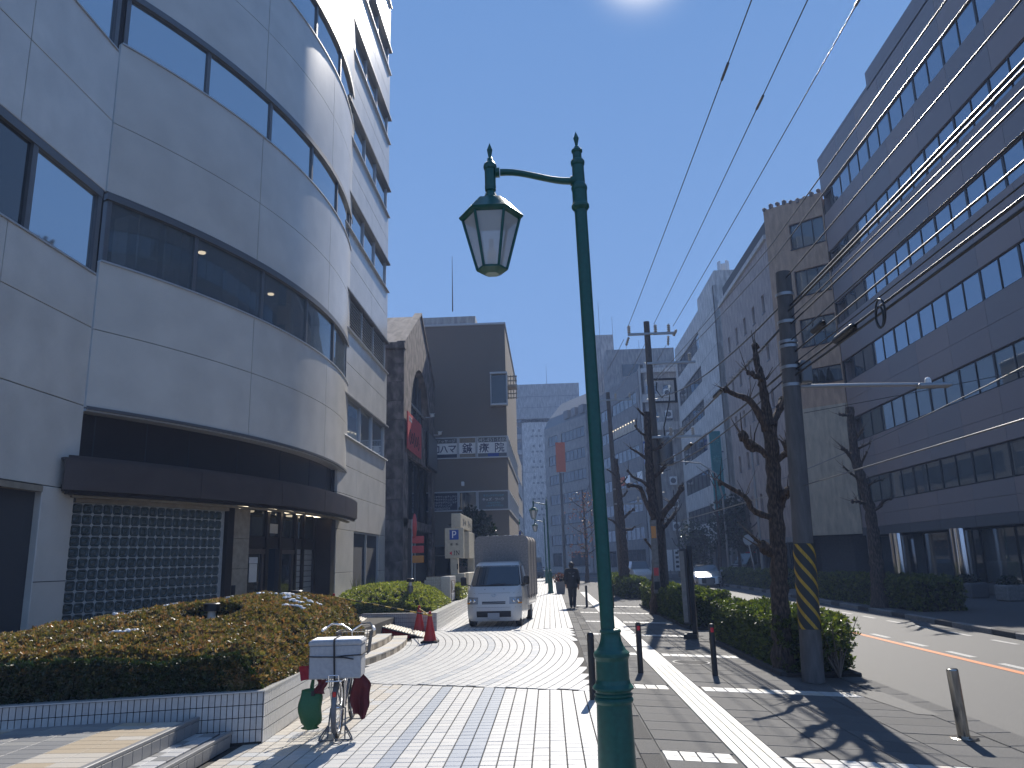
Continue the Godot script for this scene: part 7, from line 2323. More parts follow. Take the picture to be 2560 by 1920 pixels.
	for s in [-1.0, 1.0]:
		sub_box("side_guard", Vector3(s * 0.74, 0.42, -1.85), Vector3(0.04, 0.16, 0.7), M.galvanised, t)
		for k in 5:
			sub_box("strap_hook", Vector3(s * 0.815, 0.72, -1.75 - k * 0.45), Vector3(0.02, 0.10, 0.03), M.trim_black, t)
	# striped cone bars etc. belong to the street furniture

# simple car skin from stations along z (nose at +z): [z, half width, sill y, belt y, roof y, roof half width]
func car(called: String, label: String, st: Array, paint: Material, at: Vector3, turn: float, wheels: Array, wr: float, gi: Array) -> Node3D:
	var t := thing(called, label, "car", at, turn, "cars on the road")
	var sec := func(s: Array) -> Array:
		var w: float = s[1]
		return [Vector3(w * 0.90, s[2], s[0]), Vector3(w * 0.99, s[2] + 0.12, s[0]), Vector3(w, lerpf(s[2], s[3], 0.6), s[0]), Vector3(w * 0.95, s[3], s[0])]
	var body := MB.new()
	var lid := MB.new()
	var glass := MB.new()
	for i in st.size() - 1:
		var a: Array = sec.call(st[i])
		var e: Array = sec.call(st[i + 1])
		for sd in [-1.0, 1.0]:
			var f := Vector3(sd, 1, 1)
			for k in 3:
				body.quad(a[k] * f, a[k + 1] * f, e[k + 1] * f, e[k] * f, Vector3(sd, 0.1, 0))
		var ra := Vector3(st[i][5], st[i][4], st[i][0])
		var re := Vector3(st[i + 1][5], st[i + 1][4], st[i + 1][0])
		var fl := Vector3(-1, 1, 1)
		var cabin: bool = i >= gi[0] and i < gi[1]
		if cabin:
			for sd in [-1.0, 1.0]:
				var f := Vector3(sd, 1, 1)
				glass.quad(a[3] * f, ra * f, re * f, e[3] * f, Vector3(sd, 0.4, 0))
			(glass if (i < gi[0] + 1 or i >= gi[1] - 1) else lid).quad(ra, ra * fl, re * fl, re, Vector3(0, 1, 0.2 if i < gi[0] + 1 else -0.2))
		else:
			lid.quad(a[3], ra, re, e[3], Vector3.UP)
			lid.quad(a[3] * fl, ra * fl, re * fl, e[3] * fl, Vector3.UP)
			lid.quad(ra, ra * fl, re * fl, re, Vector3.UP)
	for k in [0, st.size() - 1]:
		var a: Array = sec.call(st[k])
		var out := Vector3(0, 0, 1 if k == 0 else -1)
		var fl := Vector3(-1, 1, 1)
		for j in 3:
			body.quad(a[j], a[j] * fl, a[j + 1] * fl, a[j + 1], out)
		body.quad(a[3], a[3] * fl, Vector3(-st[k][5], st[k][4], st[k][0]), Vector3(st[k][5], st[k][4], st[k][0]), out)
	part("body", body, paint, t)
	part("roof_and_bonnet", lid, paint, t)
	part("glazing", glass, M.dark_glass, t)
	for z in wheels:
		for sd in [-1.0, 1.0]:
			wheel(t, Vector3(sd * (st[2][1] - 0.10), wr, z), wr, 0.2)
	for sd in [-1.0, 1.0]:
		sub_box("door_mirror", Vector3(sd * (st[2][1] + 0.08), st[3][3] + 0.06, st[gi[0] + 1][0] + 0.15), Vector3(0.18, 0.12, 0.10), paint, t, 0.03)
	return t

func make_cars() -> void:
	# stations front to back
	var sport := [[2.28, 0.62, 0.22, 0.52, 0.54, 0.5], [2.15, 0.80, 0.20, 0.64, 0.66, 0.66], [1.5, 0.90, 0.18, 0.80, 0.84, 0.74], [0.75, 0.92, 0.18, 0.92, 0.96, 0.74], [0.05, 0.92, 0.18, 0.96, 1.36, 0.60], [-0.9, 0.92, 0.18, 0.97, 1.36, 0.60], [-1.65, 0.91, 0.18, 0.98, 1.02, 0.62], [-2.2, 0.84, 0.22, 0.90, 0.96, 0.60]]
	var t := car("silver_car", "silver low coupe driving towards the viewer with round grille", sport, M.car_silver, Vector3(10.2, RY, -53.0), deg_to_rad(-8.0), [1.42, -1.35], 0.33, [3, 6])
	sub_box("grille", Vector3(0, 0.42, 2.28), Vector3(0.8, 0.34, 0.06), M.trim_black, t, 0.1)
	sub_box("plate_disc", Vector3(0.1, 0.36, 2.315), Vector3(0.48, 0.36, 0.02), M.frame_grey, t, 0.1)
	for s in [-1.0, 1.0]:
		sub_box("headlight", Vector3(s * 0.70, 0.60, 2.14), Vector3(0.30, 0.13, 0.14), M.headlight, t, 0.04, Basis(Vector3.UP, s * 0.5))
		sub_box("side_intake", Vector3(s * 0.64, 0.32, 2.20), Vector3(0.22, 0.16, 0.06), M.trim_black, t, 0.03)
	var mini := [[1.75, 0.66, 0.24, 0.60, 0.62, 0.56], [1.62, 0.72, 0.22, 0.80, 0.84, 0.62], [1.1, 0.74, 0.20, 0.98, 1.02, 0.64], [0.75, 0.74, 0.20, 1.02, 1.06, 0.64], [0.15, 0.74, 0.20, 1.04, 1.66, 0.58], [-1.2, 0.74, 0.20, 1.04, 1.68, 0.58], [-1.62, 0.73, 0.20, 1.02, 1.30, 0.60], [-1.7, 0.70, 0.24, 0.95, 1.0, 0.60]]
	t = car("white_hatchback", "small white car seen from behind, driving away beyond the thick tree", mini, M.car_white, Vector3(7.3, RY, -66.0), deg_to_rad(4.0), [1.15, -1.15], 0.28, [3, 6])
	sub_box("rear_window", Vector3(0, 1.38, -1.50), Vector3(1.1, 0.44, 0.03), M.dark_glass, t, 0.0, Basis(Vector3.RIGHT, 0.35))
	sub_box("number_plate", Vector3(0.05, 0.88, -1.725), Vector3(0.36, 0.2, 0.02), M.plate_blank, t)
	for s in [-1.0, 1.0]:
		sub_box("tail_lamp", Vector3(s * 0.66, 0.85, -1.66), Vector3(0.14, 0.3, 0.12), M.lens_red, t, 0.03)
	t.rotation.y += 0.0
	var van := [[2.2, 0.74, 0.28, 0.66, 0.70, 0.62], [2.05, 0.84, 0.24, 0.86, 0.92, 0.70], [1.6, 0.86, 0.22, 1.06, 1.10, 0.72], [1.35, 0.86, 0.22, 1.10, 1.16, 0.72], [0.7, 0.86, 0.22, 1.12, 1.92, 0.68], [-1.9, 0.86, 0.22, 1.12, 1.94, 0.68], [-2.2, 0.85, 0.22, 1.12, 1.7, 0.68], [-2.28, 0.80, 0.28, 1.05, 1.1, 0.66]]
	t = car("parked_van", "white parked van with red roof strip beside the evergreen", van, M.car_white, Vector3(15.3, -0.02, -60.8), deg_to_rad(-62.0), [1.4, -1.4], 0.31, [3, 6])
	t.set_meta("group", "parked vehicles")
	sub_box("roof_beacon", Vector3(0, 1.99, 0.2), Vector3(0.9, 0.09, 0.2), M.lens_red, t, 0.02)
	for z in [0.1, -0.75, -1.7]:
		for s in [-1.0, 1.0]:
			sub_box("window_pillar", Vector3(s * 0.775, 1.52, z), Vector3(0.05, 0.84, 0.14), M.car_white, t, 0.0, Basis(Vector3.BACK, s * 0.21))
	sub_box("side_stripe", Vector3(0, 1.08, -0.2), Vector3(1.70, 0.05, 4.0), M.trim_black, t)
	t = car("dark_small_truck", "small dark truck at the far end of the left pavement", [[1.7, 0.68, 0.3, 0.7, 0.74, 0.6], [1.62, 0.72, 0.28, 0.95, 1.0, 0.64], [1.5, 0.72, 0.28, 1.05, 1.08, 0.64], [1.4, 0.72, 0.28, 1.1, 1.14, 0.64], [1.1, 0.72, 0.28, 1.12, 1.72, 0.6], [0.5, 0.72, 0.28, 1.12, 1.74, 0.6], [0.4, 0.72, 0.28, 1.0, 1.02, 0.64], [-1.7, 0.72, 0.28, 0.95, 1.0, 0.66]], M.car_dark, Vector3(-1.7, -0.1, -86.0), deg_to_rad(10.0), [1.1, -1.1], 0.28, [3, 6])
	sub_box("cargo_box", Vector3(0, 1.6, -0.7), Vector3(1.46, 1.3, 2.0), M.grey_wall_c, t, 0.04)
	sub_box("front_panel", Vector3(-0.35, 0.55, 1.71), Vector3(0.4, 0.5, 0.03), M.sign_white, t, 0.02)
	# parked motorbike
	var m := thing("parked_motorbike", "dark motorbike parked in front of the white van", "motorbike", Vector3(12.6, -0.02, -55.5), 1.2)
	wheel(m, Vector3(0, 0.3, 0.65), 0.3, 0.11)
	wheel(m, Vector3(0, 0.3, -0.65), 0.3, 0.13)
	var b := MB.new()
	b.ball(Vector3(0, 0.78, 0.15), Vector3(0.16, 0.16, 0.36), 12)
	part("tank", b, M.car_dark, m)
	sub_box("seat", Vector3(0, 0.80, -0.42), Vector3(0.26, 0.12, 0.7), M.trim_black, m, 0.05)
	sub_box("engine", Vector3(0, 0.45, 0.0), Vector3(0.3, 0.36, 0.5), M.frame_grey, m, 0.05)
	b = MB.new()
	b.tube([Vector3(0, 0.32, 0.65), Vector3(0, 1.0, 0.38), Vector3(-0.3, 1.08, 0.28)], [0.03], 6)
	b.tube([Vector3(0, 1.0, 0.38), Vector3(0.3, 1.08, 0.28)], [0.02], 6)
	part("fork_and_bars", b, M.chrome, m)
	b = MB.new()
	b.ball(Vector3(0, 0.92, 0.48), Vector3(0.1, 0.1, 0.08), 10)
	part("headlight", b, M.headlight, m)

# surface nets of a smooth union of tapered capsules: bones [a, b, ra, rb]
func blob_mesh(bones: Array, cell: float, k: float, cut = null) -> MB:
	var lo := Vector3.ONE * 1e9
	var hi := -lo
	for q in bones:
		for e in [0, 1]:
			lo = lo.min(q[e] - Vector3.ONE * (q[2 + e] + cell * 3))
			hi = hi.max(q[e] + Vector3.ONE * (q[2 + e] + cell * 3))
	var n := Vector3i(((hi - lo) / cell).ceil()) + Vector3i.ONE
	var f := PackedFloat32Array()
	f.resize(n.x * n.y * n.z)
	f.fill(1.0)
	var s := PackedFloat32Array()
	s.resize(f.size())
	for q in bones:
		var a: Vector3 = q[0]
		var ab: Vector3 = q[1] - a
		var l2 := maxf(ab.length_squared(), 1e-9)
		var rm := maxf(q[2], q[3]) + k * 2.0 + cell * 2.0
		var p0 := Vector3i(((a.min(q[1]) - Vector3.ONE * rm - lo) / cell).floor()).clamp(Vector3i.ZERO, n - Vector3i.ONE)
		var p1 := Vector3i(((a.max(q[1]) + Vector3.ONE * rm - lo) / cell).ceil()).clamp(Vector3i.ZERO, n - Vector3i.ONE)
		for z in range(p0.z, p1.z + 1):
			for y in range(p0.y, p1.y + 1):
				for x in range(p0.x, p1.x + 1):
					var p := lo + Vector3(x, y, z) * cell
					var u := clampf((p - a).dot(ab) / l2, 0.0, 1.0)
					var d := (p - a - ab * u).length() - lerpf(q[2], q[3], u)
					var i := x + n.x * (y + n.y * z)
					var h := maxf(k - absf(f[i] - d), 0.0) / k
					f[i] = minf(f[i], d) - h * h * k * 0.25
	if cut != null:
		for z in n.z:
			for y in n.y:
				for x in n.x:
					var i := x + n.x * (y + n.y * z)
					f[i] = maxf(f[i], cut.call(lo + Vector3(x, y, z) * cell))
	var vert := {}
	var pos := PackedVector3Array()
	for z in n.z - 1:
		for y in n.y - 1:
			for x in n.x - 1:
				var i := x + n.x * (y + n.y * z)
				var sum := Vector3.ZERO
				var cnt := 0
				var c := [f[i], f[i + 1], f[i + n.x], f[i + 1 + n.x], f[i + n.x * n.y], f[i + 1 + n.x * n.y], f[i + n.x + n.x * n.y], f[i + 1 + n.x + n.x * n.y]]
				var neg := 0
				for q in c:
					if q < 0.0: neg += 1
				if neg == 0 or neg == 8:
					continue
				for e in [[0, 1], [2, 3], [4, 5], [6, 7], [0, 2], [1, 3], [4, 6], [5, 7], [0, 4], [1, 5], [2, 6], [3, 7]]:
					if (c[e[0]] < 0.0) != (c[e[1]] < 0.0):
						var u: float = c[e[0]] / (c[e[0]] - c[e[1]])
						sum += Vector3(e[0] & 1, (e[0] >> 1) & 1, e[0] >> 2).lerp(Vector3(e[1] & 1, (e[1] >> 1) & 1, e[1] >> 2), u)
						cnt += 1
				vert[i] = pos.size()
				pos.append(lo + (Vector3(x, y, z) + sum / cnt) * cell)
	var nrm := PackedVector3Array()
	nrm.resize(pos.size())
	var faces := []
	for i in vert:
		var x: int = i % n.x
		var y: int = (i / n.x) % n.y
		var z: int = i / (n.x * n.y)
		for ax in 3:
			var st: int = [1, n.x, n.x * n.y][ax]
			var o1: int = [n.x, n.x * n.y, 1][ax]
			var o2: int = [n.x * n.y, 1, n.x][ax]
			var j: int = i
			if (f[j] < 0.0) == (f[j + st] < 0.0):
				continue
			if not (vert.has(j) and vert.has(j - o1) and vert.has(j - o2) and vert.has(j - o1 - o2)):
				continue
			var q := [vert[j], vert[j - o1], vert[j - o1 - o2], vert[j - o2]]
			if f[j] < 0.0:
				q.reverse()
			faces.append(q)
			var fn := (pos[q[2]] - pos[q[0]]).cross(pos[q[1]] - pos[q[0]]) + (pos[q[3]] - pos[q[0]]).cross(pos[q[2]] - pos[q[0]])
			for e in q:
				nrm[e] += fn
	var b := MB.new()
	var flip := 1.0
	for q in faces:
		b.quads(pos[q[0]], pos[q[1]], pos[q[2]], pos[q[3]], nrm[q[0]].normalized() * flip, nrm[q[1]].normalized() * flip, nrm[q[2]].normalized() * flip, nrm[q[3]].normalized() * flip)
	return b

func hand_bones(w: Vector3, dir: Vector3, side: float) -> Array:
	var d := dir.normalized()
	var o := []
	var x := Vector3(0, 0, 1)
	o.append([w, w + d * 0.085, 0.03, 0.034])
	for k in 4:
		var r := w + d * 0.085 + x * (k - 1.5) * 0.019
		var l: float = [0.066, 0.076, 0.072, 0.056][k]
		var m := r + d * l * 0.55
		o.append([r, m, 0.0095, 0.009])
		o.append([m, m + (d + Vector3(-side * 0.5, 0, 0)).normalized() * l * 0.45, 0.009, 0.0075])
	var tb := w + d * 0.03 - x * 0.03
	o.append([tb, tb + (d - x * 0.7).normalized() * 0.055, 0.011, 0.009])
	return o

func make_person() -> void:
	var t := thing("person", "person in dark coat and trousers walking away on the pavement", "person", Vector3(0.80, 0, -30.4), 0)
	# facing -z, mid-stride; left foot ahead
	var hip := 0.84
	var bones := [
		[Vector3(-0.085, hip, 0), Vector3(0.085, hip, 0), 0.115, 0.115], [Vector3(0, hip, 0), Vector3(0, 1.08, 0.01), 0.125, 0.125], [Vector3(0, 1.08, 0.01), Vector3(0, 1.30, -0.01), 0.13, 0.13],
		[Vector3(-0.13, 1.34, 0), Vector3(0.13, 1.34, 0), 0.085, 0.085], [Vector3(0, 1.36, 0), Vector3(0, 1.46, -0.02), 0.06, 0.055],
		[Vector3(0, 1.54, -0.03), Vector3(0, 1.575, -0.03), 0.085, 0.088], [Vector3(0, 1.50, -0.06), Vector3(0, 1.52, -0.06), 0.06, 0.065], [Vector3(0, 1.525, -0.115), Vector3(0, 1.51, -0.13), 0.016, 0.014],
		[Vector3(-0.085, 1.53, -0.02), Vector3(-0.092, 1.555, -0.02), 0.018, 0.02], [Vector3(0.085, 1.53, -0.02), Vector3(0.092, 1.555, -0.02), 0.018, 0.02],
		[Vector3(-0.09, hip, 0), Vector3(-0.07, 0.45, -0.12), 0.088, 0.06], [Vector3(-0.07, 0.45, -0.12), Vector3(-0.06, 0.09, -0.02), 0.056, 0.042], [Vector3(-0.06, 0.06, 0.0), Vector3(-0.06, 0.045, -0.17), 0.042, 0.038],
		[Vector3(0.09, hip, 0), Vector3(0.075, 0.45, 0.02), 0.088, 0.06], [Vector3(0.075, 0.45, 0.02), Vector3(0.055, 0.09, 0.16), 0.056, 0.042], [Vector3(0.055, 0.07, 0.18), Vector3(0.06, 0.04, 0.02), 0.042, 0.036],
		[Vector3(-0.19, 1.32, 0), Vector3(-0.255, 1.06, 0.05), 0.055, 0.045], [Vector3(-0.255, 1.06, 0.05), Vector3(-0.225, 0.86, -0.06), 0.042, 0.032],
		[Vector3(0.19, 1.32, 0), Vector3(0.245, 1.06, 0.03), 0.055, 0.045], [Vector3(0.245, 1.06, 0.03), Vector3(0.24, 0.82, 0.01), 0.042, 0.032]]
	bones.append_array(hand_bones(Vector3(-0.225, 0.86, -0.06), Vector3(0.1, -1, -0.2), -1.0))
	bones.append_array(hand_bones(Vector3(0.24, 0.82, 0.01), Vector3(0, -1, 0.05), 1.0))
	part("body", blob_mesh(bones, 0.015, 0.03), M.skin, t)
	var legs := []
	for k in [0, 10, 11, 13, 14]:
		var q: Array = bones[k].duplicate()
		q[2] += 0.014
		q[3] += 0.02
		legs.append(q)
	part("trousers", blob_mesh(legs, 0.018, 0.03, func(p: Vector3) -> float: return maxf(0.075 - p.y, p.y - 0.95)), M.trousers, t)
	var coat := []
	for k in [1, 2, 3, 16, 17, 18, 19]:
		var q: Array = bones[k].duplicate()
		q[2] += 0.035 if k < 4 else 0.025
		q[3] += 0.04 if k < 4 else 0.022
		coat.append(q)
	coat.append([Vector3(0, 0.80, 0.0), Vector3(0, 1.0, 0.0), 0.175, 0.17])
	coat.append([Vector3(-0.08, 0.78, 0.0), Vector3(0.08, 0.78, 0.0), 0.15, 0.15])
	coat.append([Vector3(0, 1.38, 0.02), Vector3(0, 1.43, 0.02), 0.075, 0.07])
	part("coat", blob_mesh(coat, 0.018, 0.04, func(p: Vector3) -> float: return maxf(maxf(0.72 - p.y, p.y - 1.45), (0.86 - p.y) if absf(p.x) > 0.20 else -1.0)), M.coat_navy, t)
	part("hair", blob_mesh([[Vector3(0, 1.57, -0.015), Vector3(0, 1.60, -0.03), 0.10, 0.092], [Vector3(0, 1.49, 0.02), Vector3(0, 1.56, 0.02), 0.075, 0.085]], 0.015, 0.03, func(p: Vector3) -> float: return -0.085 - p.z if p.y < 1.58 else -1.0), M.hair, t)
	for k in 2:
		part("shoe", blob_mesh([[[Vector3(-0.06, 0.055, 0.01), Vector3(-0.06, 0.045, -0.18), 0.05, 0.042], [Vector3(0.055, 0.075, 0.19), Vector3(0.06, 0.042, 0.01), 0.05, 0.042]][k]], 0.014, 0.02, func(p: Vector3) -> float: return 0.004 - p.y), M.shoe, t)
	for s in [-1.0, 1.0]:
		sub_box("coat_seam", Vector3(s * 0.075, 1.275, 0.172), Vector3(0.10, 0.012, 0.008), M.coat_print, t, 0.0, Basis(Vector3.BACK, s * 0.12))
	var b := MB.new()
	b.lathe([[0.0, 0.0], [0.03, 0.0], [0.03, 0.004]], 12, Transform3D(Basis(Vector3.RIGHT, PI / 2), Vector3(0.05, 1.16, 0.176)))
	part("coat_emblem", b, M.coat_print, t)

func make_bicycle() -> void:
	var t := thing("bicycle", "old bicycle with double stand parked beside the tiled planter", "bicycle", Vector3(-2.28, 0, -8.62), deg_to_rad(6.0))
	# rear wheel nearest the viewer (+z); bicycle points to -z
	var hub_r := Vector3(0, 0.30, 0)
	var hub_f := Vector3(0, 0.30, -1.08)
	for h in [hub_r, hub_f]:
		var b := MB.new()
		var ring := []
		for k in 41:
			var a := TAU * k / 40
			ring.append(h + Vector3(0, sin(a) * 0.275, cos(a) * 0.275))
		b.tube(ring, [0.021], 8, false)
		var w := part("wheel", b, M.tyre, t)
		b = MB.new()
		ring = []
		for k in 33:
			var a := TAU * k / 32
			ring.append(h + Vector3(0, sin(a) * 0.252, cos(a) * 0.252))
		b.tube(ring, [0.011], 6, false)
		part("rim", b, M.chrome, w)
		for k in 20:
			var a := TAU * k / 20
			b = MB.new()
			b.tube([h + Vector3(0.025 if k % 2 else -0.025, sin(a + 0.3) * 0.02, cos(a + 0.3) * 0.02), h + Vector3(0, sin(a) * 0.25, cos(a) * 0.25)], [0.0022], 4, false)
			part("spoke", b, M.chrome, w)
		b = MB.new()
		b.tube([h - Vector3(0.055, 0, 0), h + Vector3(0.055, 0, 0)], [0.02], 8)
		part("hub", b, M.chrome, w)
	var b := MB.new()
	var bb := Vector3(0, 0.27, -0.46)
	var seat := Vector3(0, 0.66, -0.30)
	var head := Vector3(0, 0.70, -0.94)
	b.tube([bb, seat], [0.016], 8)
	b.tube([bb, head - Vector3(0, 0.1, 0)], [0.018], 8)
	b.tube([Vector3(0, 0.48, -0.38), head], [0.014], 8)
	for s in [-1.0, 1.0]:
		b.tube([bb + Vector3(s * 0.02, 0, 0), hub_r + Vector3(s * 0.06, 0, 0)], [0.010], 6)
		b.tube([seat + Vector3(s * 0.015, -0.08, 0), hub_r + Vector3(s * 0.06, 0, 0)], [0.009], 6)
		b.tube([head - Vector3(0, 0.14, 0.0), hub_f + Vector3(s * 0.055, 0, 0)], [0.012], 6)
	part("frame", b, M.car_dark, t)
	b = MB.new()
	var fen := []
	for k in 19:
		var a := deg_to_rad(-40 + k * 12.5)
		fen.append([Vector3(0, 0.30 + sin(a) * 0.305, cos(a) * 0.305), a])
	for k in 18:
		b.hexa([fen[k][0] + Vector3(-0.028, 0, 0), fen[k][0] + Vector3(0.028, 0, 0), fen[k + 1][0] + Vector3(0.028, 0, 0), fen[k + 1][0] + Vector3(-0.028, 0, 0), fen[k][0] + Vector3(-0.02, sin(fen[k][1]) * 0.012, cos(fen[k][1]) * 0.012), fen[k][0] + Vector3(0.02, sin(fen[k][1]) * 0.012, cos(fen[k][1]) * 0.012), fen[k + 1][0] + Vector3(0.02, sin(fen[k + 1][1]) * 0.012, cos(fen[k + 1][1]) * 0.012), fen[k + 1][0] + Vector3(-0.02, sin(fen[k + 1][1]) * 0.012, cos(fen[k + 1][1]) * 0.012)])
	part("mudguard", b, M.frame_grey, t)
	sub_box("rear_reflector", Vector3(0.0, 0.47, 0.272), Vector3(0.035, 0.055, 0.02), M.lens_red, t, 0.006)
	b = MB.new()
	b.ball(Vector3(0, 0.72, -0.26), Vector3(0.10, 0.05, 0.14), 12)
	part("saddle", b, M.trim_black, t)
	# rear rack
	b = MB.new()
	for s in [-1.0, 1.0]:
		b.tube([Vector3(s * 0.08, 0.60, -0.22), Vector3(s * 0.08, 0.61, 0.28), Vector3(s * 0.07, 0.61, 0.33)], [0.008], 6)
		for z in [0.0, 0.14]:
			b.tube([hub_r + Vector3(s * 0.065, 0, 0), Vector3(s * 0.08, 0.60, z)], [0.006], 6)
		b.tube([Vector3(s * 0.05, 0.61, 0.34), Vector3(s * 0.05, 0.665, 0.345)], [0.006], 6)
	for z in [-0.2, -0.05, 0.1, 0.25, 0.33]:
		b.tube([Vector3(-0.08, 0.605, z), Vector3(0.08, 0.605, z)], [0.006], 6)
	b.tube([Vector3(-0.05, 0.665, 0.345), Vector3(0.05, 0.665, 0.345)], [0.006], 6)
	part("rack", b, M.chrome, t)
	# double stand
	b = MB.new()
	for s in [-1.0, 1.0]:
		b.tube([hub_r + Vector3(s * 0.075, 0.0, 0), Vector3(s * 0.085, 0.14, 0.06), Vector3(s * 0.16, 0.04, 0.12), Vector3(s * 0.17, 0.01, 0.14)], [0.009], 6)
		b.tube([hub_r + Vector3(s * 0.075, 0.0, 0), Vector3(s * 0.09, 0.01, 0.10)], [0.008], 6)
		b.tube([Vector3(s * 0.085, 0.12, 0.07), Vector3(s * 0.15, 0.012, 0.10)], [0.006], 6)
	b.tube([Vector3(-0.17, 0.012, 0.14), Vector3(0.17, 0.012, 0.14)], [0.009], 6)
	b.tube([Vector3(0.0, 0.10, 0.20), Vector3(0.01, 0.02, 0.30), Vector3(0.07, 0.012, 0.34), Vector3(0.09, 0.02, 0.31)], [0.007], 6)
	part("stand", b, M.frame_grey, t)
	b = MB.new()
	b.tube([head, Vector3(0, 0.98, -0.90), Vector3(0, 1.0, -0.89)], [0.013], 8)
	for s in [-1.0, 1.0]:
		b.tube([Vector3(0, 1.0, -0.89), Vector3(s * 0.11, 1.07, -0.92), Vector3(s * 0.22, 1.09, -0.82), Vector3(s * 0.29, 1.04, -0.66)], [0.011], 8)
	part("handlebar", b, M.chrome, t)
	for s in [-1.0, 1.0]:
		b = MB.new()
		b.tube([Vector3(s * 0.27, 1.055, -0.71), Vector3(s * 0.295, 1.035, -0.62)], [0.017], 8)
		part("grip", b, M.sign_white, t)
	# front basket of wires
	b = MB.new()
	for k in 7:
		var u := k / 6.0
		for s in [-1.0, 1.0]:
			b.tube([Vector3(s * 0.17, 0.72, lerpf(-1.02, -1.28, u)), Vector3(s * 0.20, 0.98, lerpf(-0.98, -1.33, u))], [0.004], 4, false)
		b.tube([Vector3(lerpf(-0.17, 0.17, u), 0.72, -1.28), Vector3(lerpf(-0.2, 0.2, u), 0.98, -1.33)], [0.004], 4, false)
		b.tube([Vector3(lerpf(-0.17, 0.17, u), 0.72, -1.02), Vector3(lerpf(-0.2, 0.2, u), 0.98, -0.98)], [0.004], 4, false)
		b.tube([Vector3(lerpf(-0.17, 0.17, u), 0.72, -1.02), Vector3(lerpf(-0.17, 0.17, u), 0.72, -1.28)], [0.004], 4, false)
	for h in [0.72, 0.81, 0.90, 0.98]:
		var w: float = lerpf(0.17, 0.20, (h - 0.72) / 0.26)
		var q := [Vector3(-w, h, -1.0), Vector3(w, h, -1.0), Vector3(w, h, -1.30), Vector3(-w, h, -1.30), Vector3(-w, h, -1.0)]
		b.tube(q, [0.005], 4, false)
	part("basket", b, M.frame_grey, t)
	b = MB.new()
	b.lathe([[0.085, -0.006], [0.085, 0.006]], 24, Transform3D(Basis(Vector3.BACK, PI / 2), bb + Vector3(0.05, 0, 0)))
	b.tube([bb + Vector3(0.05, 0, 0), bb + Vector3(0.09, -0.16, 0.03), bb + Vector3(0.19, -0.16, 0.03)], [0.009], 6)
	b.tube([bb - Vector3(0.05, 0, 0), bb + Vector3(-0.09, 0.16, -0.03), bb + Vector3(-0.19, 0.16, -0.03)], [0.009], 6)
	part("crank", b, M.frame_grey, t)
	# box on the rack
	var g := thing("storage_box", "grey plastic box tied with black cord on the bicycle rack", "box", Vector3(-2.28, 0.622, -8.62), deg_to_rad(6.0))
	b = MB.new()
	b.bev(Vector3(0, 0.165, 0.10), Vector3(0.53, 0.33, 0.36), 0.012)
	part("body", b, M.box_grey, g)
	b = MB.new()
	b.bev(Vector3(0, 0.352, 0.10), Vector3(0.55, 0.05, 0.38), 0.012)
	part("lid", b, M.box_grey, g)
	sub_box("lid_top_snow", Vector3(0, 0.382, 0.10), Vector3(0.50, 0.010, 0.33), M.snow, g, 0.004)
	b = MB.new()
	b.tube([Vector3(-0.01, 0.392, -0.09), Vector3(-0.01, 0.392, 0.29), Vector3(-0.01, 0.33, 0.297), Vector3(0.0, 0.0, 0.288), Vector3(0.0, -0.03, 0.28)], [0.009], 6)
	part("cord_upright", b, M.cord, g)
	b = MB.new()
	b.tube([Vector3(-0.272, 0.225, -0.08), Vector3(-0.272, 0.225, 0.28), Vector3(-0.2, 0.222, 0.289), Vector3(0.0, 0.215, 0.29), Vector3(0.1, 0.225, 0.289), Vector3(0.272, 0.23, 0.285), Vector3(0.274, 0.23, -0.08)], [0.006], 6)
	b.tube([Vector3(0.0, 0.215, 0.292), Vector3(0.10, 0.208, 0.294), Vector3(0.16, 0.196, 0.294), Vector3(0.19, 0.19, 0.294)], [0.007], 6)
	part("cord_level", b, M.cord, g)
	# green bag hanging on the left
	g = thing("green_bag", "dark green hanging bag on the left side of the bicycle", "bag", Vector3(-2.53, 0, -8.47), deg_to_rad(6.0))
	b = MB.new()
	b.grid(func(u: float, v: float) -> Vector3:
		var a := TAU * u
		var y := lerpf(0.13, 0.50, v)
		var w := 0.118 - 0.03 * pow(absf(v - 0.55) * 2.0, 3.0) - (0.02 if v < 0.1 else 0.0)
		var d := 0.055 * sin(PI * clampf(0.15 + v * 0.75, 0, 1)) + 0.012
		var ca := cos(a)
		var sa := sin(a)
		return Vector3(signf(ca) * pow(absf(ca), 0.6) * w + 0.01 * sin(v * 9.0), y + 0.012 * sin(a * 3.0), signf(sa) * pow(absf(sa), 0.6) * d), 28, 14)
	part("bag_body", b, M.bag_green, g)
	b = MB.new()
	b.ball(Vector3(0, 0.135, 0), Vector3(0.095, 0.02, 0.03), 12)
	b.ball(Vector3(0, 0.495, 0), Vector3(0.10, 0.025, 0.04), 12)
	part("bag_end", b, M.bag_green, g)
	b = MB.new()
	b.tube([Vector3(0.02, 0.49, 0.02), Vector3(0.03, 0.66, 0.02), Vector3(0.06, 0.73, -0.02)], [0.012], 6)
	b.tube([Vector3(-0.01, 0.49, -0.01), Vector3(0.02, 0.66, -0.02), Vector3(0.06, 0.73, -0.03)], [0.012], 6)
	part("strap", b, M.bag_green, g)
	sub_box("buckle", Vector3(0.03, 0.475, 0.052), Vector3(0.035, 0.05, 0.012), M.trim_black, g, 0.004)
	# red and maroon cloth on both sides
	g = thing("maroon_cloth", "maroon raincoat hanging on the right side of the bicycle", "cloth", Vector3(-2.13, 0, -8.66), deg_to_rad(6.0))
	b = MB.new()
